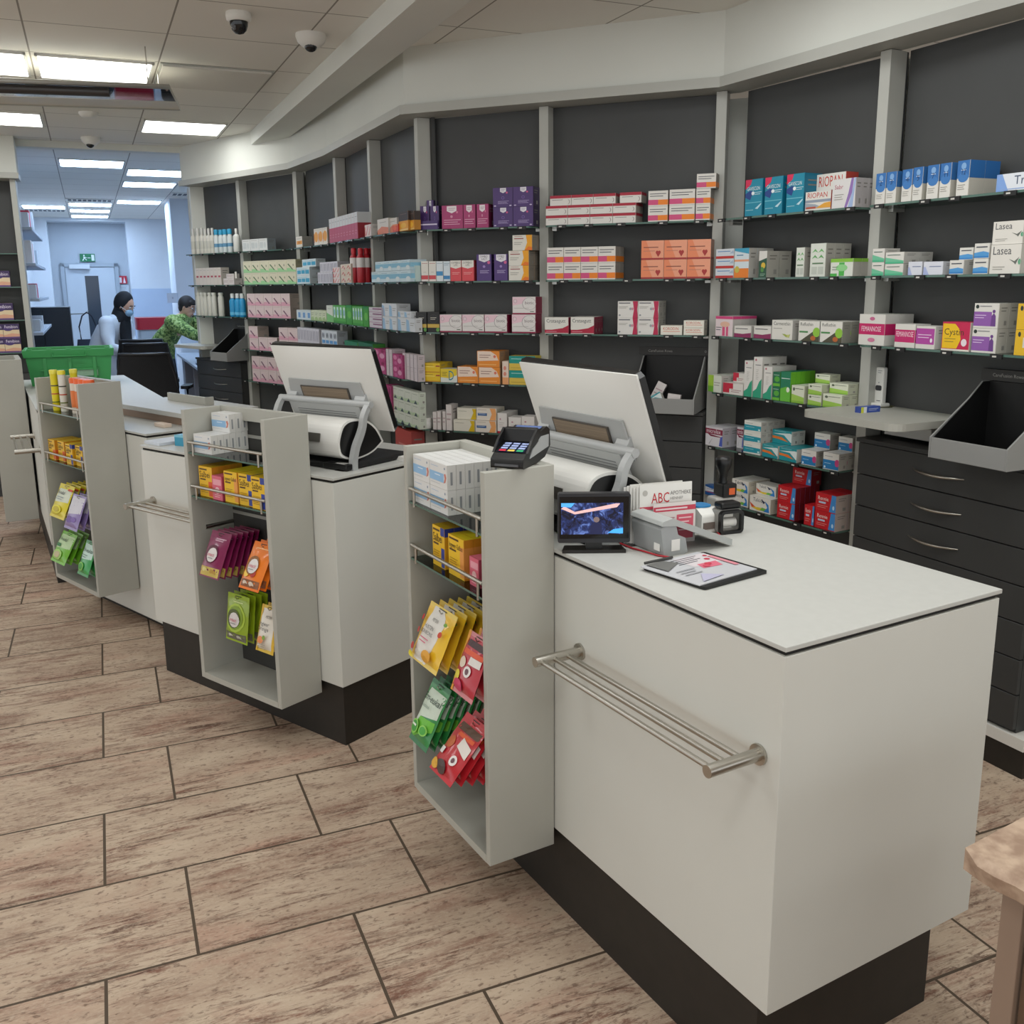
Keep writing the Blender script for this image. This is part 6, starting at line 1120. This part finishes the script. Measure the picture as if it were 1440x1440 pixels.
mb = MB(); mb.tube([(CL*.32, .004, CH-.02), (CL*.32, .012, CH-.045), (CL*.68, .012, CH-.045), (CL*.68, .004, CH-.02)], .006, M_gr2, 8); mb.obj('handle', t)
mb = MB()
for i in range(5): mb.box(.03+i*(CL-.09)/4, .06+i*(CL-.09)/4, -.02, .0, CH, CH+.008, M_gr2)
mb.obj('rim_lug', t)
mb = MB(); mb.add([(CL*.5, -.0195, .06), (CL*.5, -.0195, .1), (CL*.2, -.0195, .1), (CL*.2, -.0195, .06)], [(0, 1, 2, 3)], mat('8fb39a', .6)); mb.obj('worn_patch', t)

M_fab = noisy('black_mesh_fabric', '121215', '1b1b1f', 160, .8); M_chr = mat('232326', .4)
def chair(u, d, ztop, az, lab):
    sg = sight(u, 400); p = _C+sg*(d/sg.y)
    t = thing('office_chair', lab, 'chair', (p.x, p.y, 0), az, 'black office chairs')
    for k in range(5):
        a = 2*PI*k/5; mb = MB(); mb.tube([(0, 0, .11), (.3*math.cos(a), .3*math.sin(a), .075)], [.028, .016], M_chr, 8); l = mb.obj('base_leg', t)
        mb = MB(); mb.tube([(.3*math.cos(a)-.02*math.sin(a), .3*math.sin(a)+.02*math.cos(a), .03), (.3*math.cos(a)+.02*math.sin(a), .3*math.sin(a)-.02*math.cos(a), .03)], .0295, M_black, 12); mb.obj('caster', l)
    mb = MB(); mb.tube([(0, 0, .1), (0, 0, .44)], .03, M_chr, 12); mb.obj('gas_column', t)
    mb = MB(); mb.prism(rrect(-.25, .25, -.25, .24, .09), .44, .51, M_fab); mb.obj('seat', t, bevel=.02, seg=3)
    bk = thing_part('backrest', t)
    mb = MB(); n_ = 10; rows = 8; vs = []
    for j in range(rows+1):
        for i in range(n_+1):
            u_ = i/n_; v = j/rows; hw = .20+.045*math.sin(PI*min(1, v*1.1)); x = (2*u_-1)*hw
            vs.append((x, -.25-.07*(1-(2*u_-1)**2)-.05*v+.03*math.sin(PI*v), .56+(ztop-.56)*v))
    fs = [(j*(n_+1)+i, j*(n_+1)+i+1, (j+1)*(n_+1)+i+1, (j+1)*(n_+1)+i) for j in range(rows) for i in range(n_)]
    mb.add(vs, fs, M_fab, smooth=True); mb.add([(x, y-.012, z) for x, y, z in vs], [f[::-1] for f in fs], M_fab, smooth=True); mb.obj('mesh_back', bk)
    ed = [vs[j*(n_+1)] for j in range(rows+1)]+[vs[rows*(n_+1)+i] for i in range(1, n_+1)]+[vs[j*(n_+1)+n_] for j in range(rows-1, -1, -1)]+[vs[i] for i in range(n_-1, -1, -1)]
    mb = MB(); mb.tube([(x, y-.006, z) for x, y, z in ed], .013, M_chr, 8); mb.obj('back_frame', bk)
    mb = MB(); mb.tube([(0, -.1, .43), (0, -.3, .45), (0, -.335, .75)], .022, M_chr, 8); mb.obj('back_stem', bk)
    for sg in (-1, 1):
        mb = MB(); mb.tube([(sg*.24, 0, .45), (sg*.3, 0, .5), (sg*.3, 0, .66)], .016, M_chr, 8); a = mb.obj('armrest', t)
        mb = MB(); mb.prism(rrect(sg*.3-.045, sg*.3+.045, -.13, .12, .03), .66, .69, M_black); mb.obj('arm_pad', a, bevel=.008)
    return t
chair(208, 8.3, 1.10, 5, 'black mesh office chair nearest the green crate, back to us')
chair(207, 9.45, 1.12, 8, 'middle black office chair behind the nearest one, top bar showing')
chair(192, 10.1, 1.12, 20, 'farther black office chair beside the white coat')

# back room desk, shelves and odds and ends
t = thing('desk', 'long white desk along the right of the back room', 'desk', ge(0, 0), GA)
mb = MB(); mb.box(1.02, 1.74, 9.1, 13.55, .755, .785, mat('ccd6e2', .35)); mb.obj('desktop', t, bevel=.003)
for y in (9.2, 10.6, 12.2, 13.4):
    mb = MB(); mb.box(1.1, 1.72, y, y+.03, 0, .7545, mat('b9b2b4', .5)); mb.obj('leg_panel', t)
for y, w_ in ((9.3, 'near'), (11.2, 'far')):
    c_ = thing('drawer_pedestal', 'white drawer pedestal under the back room desk, %s one' % w_, 'cabinet', ge(1.13, y), GA, 'desk pedestals')
    mb = MB(); mb.box(0, .5, 0, .42, .03, .72, mat('c3cbd6', .45)); mb.obj('body', c_, bevel=.004)
    for k in range(4):
        mb = MB(); mb.box(-.012, -.0005, .01, .41, .05+.165*k, .205+.165*k, mat('cbd3de', .45)); d_ = mb.obj('drawer', c_)
        mb = MB(); mb.box(-.022, -.0125, .15, .27, .15+.165*k, .16+.165*k, M_alu); mb.obj('handle', d_)
def small(name, lab, cat, a, b, z, sx_, sy_, h, c, grp=None, bev=.003):
    mb = MB(); mb.box(-sx_/2, sx_/2, -sy_/2, sy_/2, 0, h, mat(c, .5)); return tag(mb.obj(name, None, ge(a, b, z), rad(GA), bevel=bev), lab, cat, grp)
for i, (a, b, c, h, lab) in enumerate(((1.16, 9.75, 'b8485a', .012, 'red folder on the back room desk'), (1.13, 10.15, '4f86c4', .01, 'blue folder on the back room desk'), (1.2, 10.7, 'e2e6ea', .03, 'pile of white papers on the back room desk'), (1.15, 11.2, '3a4a66', .02, 'dark blue tray on the back room desk'))):
    small('folder', lab, 'folder', a, b, .7853, .2, .26, h, c)
t = thing('printer', 'white printer with dark front on the back room desk', 'printer', ge(1.43, 11.55, .7853), GA)
mb = MB(); mb.box(-.2, .2, -.25, .25, .0, .19, mat('d3dae2', .4)); mb.obj('body', t, bevel=.015)
mb = MB(); mb.box(-.207, -.2005, -.18, .18, .05, .14, M_blackm); mb.obj('output_slot', t)
mb = MB(); mb.box(-.18, .15, -.2, .2, .1905, .2, mat('5f7fae', .4)); mb.obj('lid', t)
t = thing('waste_bin', 'red-lidded container behind the man in green', 'bin', ge(.75, 13.3), GA)
mb = MB(); mb.prism(rrect(-.2, .2, -.2, .2, .04), 0, 1.12, mat('b9c2cc', .5)); mb.obj('body', t)
mb = MB(); mb.prism(rrect(-.22, .22, -.22, .22, .05), 1.1205, 1.27, mat('b8283a', .4)); mb.obj('lid', t, bevel=.02)
t = thing('cabinet', 'black cabinet at the left of the back room', 'cabinet', ge(-.76, 11.9), GA)
mb = MB(); mb.box(0, .56, 0, .5, 0, 1.44, noisy('black_cabinet', '1c2128', '20252c', 6, .5)); mb.obj('body', t, bevel=.004)
mb = MB(); mb.box(.02, .275, -.018, -.0005, .05, 1.41, mat('1e242c', .45)); mb.box(.285, .54, -.018, -.0005, .05, 1.41, mat('1e242c', .45)); mb.obj('door', t)
t = thing('tote_bag', 'navy shopping bag hanging beside the black cabinet', 'bag', ge(-.03, 11.85, .72), GA)
mb = MB(); mb.loft([[(x, y, z) for x, y in rrect(-w_, w_, -d_, d_, .02, 3)] for z, w_, d_ in ((0, .13, .05), (.02, .14, .06), (.22, .14, .05), (.36, .12, .025))], mat('1e2536', .7), smooth=False); mb.obj('body', t)
mb = MB(); mb.tube([(-.08, 0, .35), (-.09, 0, .5), (-.05, 0, .62), (0, 0, .66), (.05, 0, .62), (.09, 0, .5), (.08, 0, .35)], .009, mat('1a2030', .7), 6); mb.obj('handle', t)
mb = MB(); mb.tube([(-.168, .06, .64), (-.05, 0, .645), (.0, 0, .645), (.02, 0, .68)], .006, M_steel, 6); mb.obj('wall_hook', t)
t = thing('wall_rack', 'white wall shelves with boxes at the left of the back room', 'shelf', ge(-.795, 9.3), GA)
RZ = (2.16, 1.86, 1.56, 1.27)
for z in RZ:
    mb = MB(); mb.box(0, .41, 0, 2.2, z-.025, z, mat('aab4c2', .5)); mb.obj('shelf_board', t, bevel=.003)
mb = MB()
for y in (.1, 1.1, 2.1): mb.box(.0, .02, y, y+.025, .9, 2.6, M_alu)
mb.obj('wall_rail', t)
cnt = 0
for z, its in zip(RZ, (((.35, .14, 'd9dde3'), (.55, .17, 'c2354a'), (1.2, .2, 'd4d9e0')), ((.3, .2, 'e0dfe2'), (.48, .18, 'd6b9bd'), (.62, .2, 'dfe3e8'), (1.3, .15, 'c9d2dc')), ((.35, .12, 'd8dce4'), (.55, .13, 'c4485c'), (.75, .1, 'dfe3e8')), ((.4, .1, 'cdd5de'), (.7, .08, 'dce1e8'), (1.0, .12, 'd3d9e2')))):
    for y, h, c in its:
        cn = {'c2354a': 'red', 'c4485c': 'red', 'd6b9bd': 'pale pink'}.get(c, 'white')
        lab = '%s box on wall rack in back room, %s shelf, %s' % (cn, ('top', 'second', 'third', 'lowest')[RZ.index(z)], ('nearest', 'middle', 'farther', 'farthest')[[q_[0] for q_ in its].index(y)])
        small('storage_box', lab, 'box', -.795+.29, 9.3+y, z+.0005, .18, .13, h, c, 'boxes on the back room wall rack'); cnt += 1

# left wall display with glass shelves
LP = (-3.80, 7.62); LA = 203.6
q0 = Z(16, 252, 2.47)
t = thing('shelving_bay', 'dark display shelving cut by the left edge of the picture', 'shelving', (LP[0], LP[1], 0), LA, 'wall shelving bays')
BAY['L'] = dict(P=LP, L=1.0, az=LA, obj=t, boxes=[]); BWORD['L'] = 'left-edge bay'
mb = MB(); mb.box(.04, 1.0, -.19, -.17, .0, 2.468, M_panel); mb.obj('back_panel', t)
mb = MB(); mb.box(0, .04, -.19, .0, 0, 2.468, M_post); mb.obj('post', t, bevel=.002)
for z in (1.915, 1.66, 1.405, 1.15):
    mb = MB(); mb.prism([(.042, -.168), (1.0, -.168), (1.0, -.005), (.042, -.005)], z-.008, z, M_gedge, cap=M_glass); mb.obj('glass_shelf', t)
mb = MB(); mb.box(.042, 1.0, -.168, -.01, .0, .98, M_drawer); mb.obj('lower_cupboard', t)
mb = MB(); mb.box(-.03, 1.1, -.22, .06, 2.4705, 2.513, M_post, Matrix.Translation((LP[0], LP[1], 0)) @ Matrix.Rotation(rad(LA), 4, 'Z')); struct(mb.obj('trim_5'))
mb = MB(); mb.box(-.02, 1.1, -.26, .03, 2.5135, CZ-.001, M_wall, Matrix.Translation((LP[0], LP[1], 0)) @ Matrix.Rotation(rad(LA), 4, 'Z')); struct(mb.obj('wall_left_bulkhead'))
KL = (0, 180, 4.0)
stock('L', 1, KL, [(-110, -48, 805, 1, 1, 1, 'femi', {'note': 'far left'}), (-45, 52, 803, 1, 1, 1, 'femi', {'note': 'single'})], front=-.01)
stock('L', 2, KL, [(-120, -50, 986, 1, 1, 1, 'femi', {'note': 'far left'}), (-45, 70, 985, 1, 1, 1, 'femi', {'note': 'single'})], front=-.01)
stock('L', 3, KL, [(-80, 106, 1102, 2, 2, 1, 'femi')], front=-.01)

# ------------------------------------------------------------------ people
def skin_mesh(name, pts, edges, radii, mt, parent=None, sub=2, root=0):
    me = bpy.data.meshes.new(name); me.from_pydata([tuple(p) for p in pts], edges, []); o = bpy.data.objects.new(name, me); COL.objects.link(o)
    sk = o.modifiers.new('skin', 'SKIN'); sk.use_smooth_shade = True
    d = me.skin_vertices[0].data if me.skin_vertices else None
    if d is None:
        bpy.context.view_layer.objects.active = o; d = me.skin_vertices.new().data if hasattr(me.skin_vertices, 'new') else None
    for i, r in enumerate(radii): d[i].radius = r if isinstance(r, tuple) else (r, r)
    d[root].use_root = True
    sb = o.modifiers.new('sub', 'SUBSURF'); sb.levels = sub; sb.render_levels = sub
    me.materials.append(mt)
    if parent: o.parent = parent
    return o
def body(parent, J, mt):
    """one continuous figure from a dictionary of joints; x forward, y left"""
    P_ = []; E_ = []; R_ = []
    def add(p, r, frm=None):
        P_.append(Vector(p)); R_.append(r)
        if frm is not None: E_.append((frm, len(P_)-1))
        return len(P_)-1
    pel = add(J['pelvis'], .115); wa = add(J['waist'], .105, pel); ch = add(J['chest'], .11, wa); ub = add(J['upper'], .09, ch)
    nk = add(J['neck'], .05, ub); hb = add(J['headbase'], .062, nk); hd = add(J['head'], .088, hb); tp_ = add(J['crown'], .07, hd)
    for s in ('l', 'r'):
        sg = 1 if s == 'l' else -1
        sh = add(J['sh'+s], .06, ub); el = add(J['el'+s], .043, sh); wr = add(J['wr'+s], .027, el)
        w_ = Vector(J['wr'+s]); f_ = (w_-Vector(J['el'+s])).normalized(); side = f_.cross(Vector((0, 0, 1))).normalized()*-sg; dn = Vector((0, 0, -1))
        pm = add(w_+f_*.055, (.034, .016), wr)
        for k, (o_, l_) in enumerate(((-.03, .07), (-.01, .08), (.01, .076), (.028, .06))):
            b0 = add(w_+f_*.09+side*o_, .0095, pm); b1 = add(w_+f_*(.09+l_*.5)+side*o_*1.1+dn*.012, .0088, b0); add(w_+f_*(.09+l_*.8)+side*o_*1.1+dn*.035, .0075, b1)
        th0 = add(w_+f_*.04-side*.045+dn*.008, .0105, pm); add(w_+f_*.078-side*.056+dn*.022, .0085, th0)
        hp = add(J['hip'+s], .085, pel); kn = add(J['kn'+s], .058, hp); an = add(J['an'+s], .038, kn); add(J['toe'+s], .034, an)
    return skin_mesh('body', P_, E_, R_, mt, parent)
def face(parent, c, tilt, skin, glasses=False):
    F_ = Matrix.Translation(c) @ Matrix.Rotation(rad(tilt), 4, 'Y')
    mb = MB(); mb.ball((0, 0, 0), .088, .073, .112, skin, 18, 12, F_); mb.ball((.035, 0, -.055), .055, .052, .06, skin, 14, 8, F_)
    mb.add([(.083, -.011, .012), (.083, .011, .012), (.108, 0, -.026), (.086, -.016, -.032), (.086, .016, -.032)], [(0, 1, 2), (0, 2, 3), (1, 4, 2), (2, 4, 3)], skin, F_, True)
    for s in (-1, 1): mb.ball((-.004, s*.073, -.005), .016, .009, .03, skin, 10, 6, F_)
    h = mb.obj('head', parent)
    mb = MB()
    for s in (-1, 1): mb.ball((.076, s*.03, .012), .012, .014, .009, mat('e6e2de', .3), 10, 6, F_); mb.ball((.084, s*.03, .012), .0055, .006, .0065, mat('2a1d16', .2), 8, 6, F_)
    mb.obj('eye', h)
    mb = MB(); mb.tube([(.081, -.022, -.058), (.09, 0, -.056), (.081, .022, -.058)], .0055, mat('a8665c', .5), 6, F_); mb.obj('mouth', h)
    mb = MB()
    for s in (-1, 1): mb.tube([(.078, s*.048, .034), (.088, s*.03, .04), (.089, s*.014, .036)], .0045, mat('2a201a', .7), 6, F_)
    mb.obj('eyebrow', h)
    if glasses:
        mb = MB()
        for s in (-1, 1):
            mb.tube([(.094, s*.032+.022*math.cos(a), .01+.017*math.sin(a)) for a in [i*PI/6 for i in range(13)]], .002, M_black, 5, F_); mb.tube([(.094, s*.054, .014), (.0, s*.078, .014)], .002, M_black, 5, F_)
        mb.obj('glasses', h)
    return F_
def rings(specs, n=20):
    return [[(x+rx*math.cos(2*PI*k/n), y+ry*math.sin(2*PI*k/n), z+tz*math.cos(2*PI*k/n)) for k in range(n)] for x, y, z, rx, ry, tz in specs]
def stand_at(u, d):
    sg = sight(u, 400); p = _C+sg*(d/sg.y); return (p.x, p.y, 0)
# woman in a white coat
t = thing('person', 'standing person in long white coat, black headscarf and blue mask', 'person', stand_at(146, 10.4), -12)
t.scale = (1, 1, 1)
J = dict(pelvis=(-.10, 0, .88), waist=(-.04, 0, 1.02), chest=(.05, 0, 1.17), upper=(.11, 0, 1.27), neck=(.16, 0, 1.36), headbase=(.19, 0, 1.41), head=(.22, 0, 1.47), crown=(.22, 0, 1.52),
         shl=(.10, .16, 1.28), ell=(.14, .21, 1.03), wrl=(.33, .13, .95), shr=(.10, -.16, 1.28), elr=(.14, -.21, 1.03), wrr=(.33, -.13, .95),
         hipl=(-.09, .09, .84), knl=(-.02, .1, .46), anl=(-.06, .1, .075), toel=(.08, .11, .035), hipr=(-.09, -.09, .84), knr=(-.02, -.1, .46), anr=(-.06, -.1, .075), toer=(.08, -.11, .035))
bd = body(t, J, M_skin)
F_ = face(t, (.235, 0, 1.46), 28, M_skin)
M_coat = noisy('white_coat', 'd5dae2', 'dce1e8', 7, .75, bump=.2)
mb = MB(); mb.loft(rings([(-.06, 0, .34, .25, .25, 0), (-.09, 0, .6, .24, .23, 0), (-.11, 0, .84, .215, .215, .0), (-.055, 0, 1.02, .17, .19, .03), (.02, 0, 1.16, .175, .215, .03), (.075, 0, 1.27, .15, .205, .02), (.11, 0, 1.33, .11, .15, .01), (.14, 0, 1.375, .065, .08, .01)]), M_coat)
co = mb.obj('lab_coat', t)
for s in ('l', 'r'):
    mb = MB(); a, b, c = (Vector(J[k+s]) for k in ('sh', 'el', 'wr')); mb.tube([a, a.lerp(b, .5), b, b.lerp(c, .5), b.lerp(c, .93)], [.078, .074, .066, .058, .05], M_coat, 12); mb.ball(a, .082, .08, .08, M_coat); mb.obj('sleeve', co)
M_hij = noisy('black_cloth', '0c0c10', '14141a', 10, .8)
mb = MB(); mb.ball((-.034, 0, .022), .1, .092, .122, M_hij, 18, 12, F_); mb.ball((-.02, 0, -.06), .085, .082, .09, M_hij, 16, 10, F_)
mb.loft(rings([(.185, 0, 1.43, .07, .075, -.02), (.18, 0, 1.385, .09, .09, -.02), (.165, 0, 1.33, .1, .11, -.01), (.16, 0, 1.285, .085, .12, 0)]), M_hij)
mb.loft([[(.21+x_, y_, z_) for x_, y_ in rrect(-.035, .035, -w_, w_, .03, 3)] for z_, w_ in ((.93, .06), (1.1, .075), (1.25, .08), (1.36, .07))], M_hij); mb.obj('headscarf', t)
mb = MB(); mb.ball((.068, 0, -.045), .042, .055, .048, mat('9cc0d8', .7), 14, 8, F_)
for s in (-1, 1): mb.tube([(.07, s*.05, -.03), (0, s*.083, -.01)], .0025, mat('dfe6ea', .6), 5, F_)
mb.obj('face_mask', t)
mb = MB(); mb.loft(rings([(-.05, .1, .40, .075, .075, 0), (-.06, .1, .1, .06, .06, 0)]), mat('20222a', .7)); mb.loft(rings([(-.05, -.1, .40, .075, .075, 0), (-.06, -.1, .1, .06, .06, 0)]), mat('20222a', .7)); mb.obj('trousers', t)
for s in (-1, 1):
    mb = MB(); mb.loft([[(-.1+x_, s*.105+y_, z_) for x_, y_ in rrect(-.03, .24*k_, -.05, .05, .04, 4)] for z_, k_ in ((.001, 1), (.04, 1), (.09, .55))], mat('d6d6d8', .5)); mb.obj('shoe', t)
# man in a green patterned shirt
t = thing('person', 'dark-haired person in green patterned shirt leaning over the desk', 'person', stand_at(238, 11.2), -8)
J = dict(pelvis=(-.18, 0, .92), waist=(-.10, 0, 1.05), chest=(.0, 0, 1.17), upper=(.09, 0, 1.25), neck=(.14, 0, 1.33), headbase=(.165, 0, 1.37), head=(.185, 0, 1.43), crown=(.185, 0, 1.48),
         shl=(.11, .19, 1.25), ell=(.36, .22, 1.12), wrl=(.58, .1, 1.04), shr=(.11, -.19, 1.25), elr=(.36, -.23, 1.12), wrr=(.60, -.1, 1.04),
         hipl=(-.18, .1, .88), knl=(-.12, .11, .48), anl=(-.18, .11, .08), toel=(-.04, .12, .035), hipr=(-.18, -.1, .88), knr=(-.12, -.11, .48), anr=(-.18, -.11, .08), toer=(-.04, -.12, .035))
bd = body(t, J, M_skin)
F_ = face(t, (.20, 0, 1.42), 22, M_skin, True)
M_shirt = bpy.data.materials.new('green_patterned_cloth'); M_shirt.use_nodes = True; nt = M_shirt.node_tree; bb = nt.nodes['Principled BSDF']; bb.inputs['Roughness'].default_value = .8
tc = nt.nodes.new('ShaderNodeTexCoord'); vn = nt.nodes.new('ShaderNodeTexNoise'); vn.inputs['Scale'].default_value = 22; vn.inputs['Detail'].default_value = 3; vn.inputs['Distortion'].default_value = 1.5
rp = nt.nodes.new('ShaderNodeValToRGB'); rp.color_ramp.interpolation = 'CONSTANT'; rp.color_ramp.elements[0].color = rgb('3f5a2c'); rp.color_ramp.elements[1].color = rgb('7f9a4e'); rp.color_ramp.elements[1].position = .46
e_ = rp.color_ramp.elements.new(.56); e_.color = rgb('a9bc78')
nt.links.new(tc.outputs['Object'], vn.inputs['Vector']); nt.links.new(vn.outputs[0], rp.inputs[0]); nt.links.new(rp.outputs[0], bb.inputs['Base Color'])
mb = MB(); mb.loft(rings([(-.19, 0, .82, .16, .185, 0), (-.18, 0, .94, .165, .195, .02), (-.10, 0, 1.06, .175, .21, .04), (.005, 0, 1.18, .18, .225, .05), (.085, 0, 1.27, .145, .205, .03), (.12, 0, 1.34, .075, .095, .01)]), M_shirt)
so = mb.obj('shirt', t)
for s in ('l', 'r'):
    mb = MB(); a, b, c = (Vector(J[k+s]) for k in ('sh', 'el', 'wr')); mb.tube([a, a.lerp(b, .5), b, b.lerp(c, .5), b.lerp(c, .93)], [.09, .078, .066, .056, .046], M_shirt, 12); mb.ball(a, .1, .1, .095, M_shirt); mb.obj('sleeve', so)
mb = MB(); M_hair = mat('231a16', .65, name='dark_hair'); mb.ball((-.02, 0, .032), .097, .084, .098, M_hair, 18, 12, F_); mb.ball((-.04, 0, -.015), .058, .076, .07, M_hair, 14, 8, F_); mb.ball((.035, .0, .07), .05, .064, .04, M_hair, 12, 8, F_); mb.obj('hair', t)
mb = MB()
for s in (-1, 1): mb.loft(rings([(-.18, s*.09, .92, .115, .1, 0), (-.12, s*.11, .48, .08, .08, 0), (-.18, s*.11, .09, .06, .06, 0)]), mat('2a3040', .7))
mb.obj('trousers', t)
for s in (-1, 1):
    mb = MB(); mb.loft([[(-.22+x_, s*.115+y_, z_) for x_, y_ in rrect(-.03, .26*k_, -.05, .05, .04, 4)] for z_, k_ in ((.001, 1), (.04, 1), (.09, .55))], mat('1c1c20', .5)); mb.obj('shoe', t)

finish_labels()
# ------------------------------------------------------------------ even world light added as fill through the open room, view
w = bpy.data.worlds.new('world'); S.world = w; w.use_nodes = True
bg = w.node_tree.nodes['Background']; bg.inputs[0].default_value = rgb('edf1f3'); bg.inputs[1].default_value = 1.3
S.view_settings.view_transform = 'Standard'; S.view_settings.look = 'None'; S.view_settings.gamma = 1; S.view_settings.use_curve_mapping = False
S.view_settings.exposure = 0.2
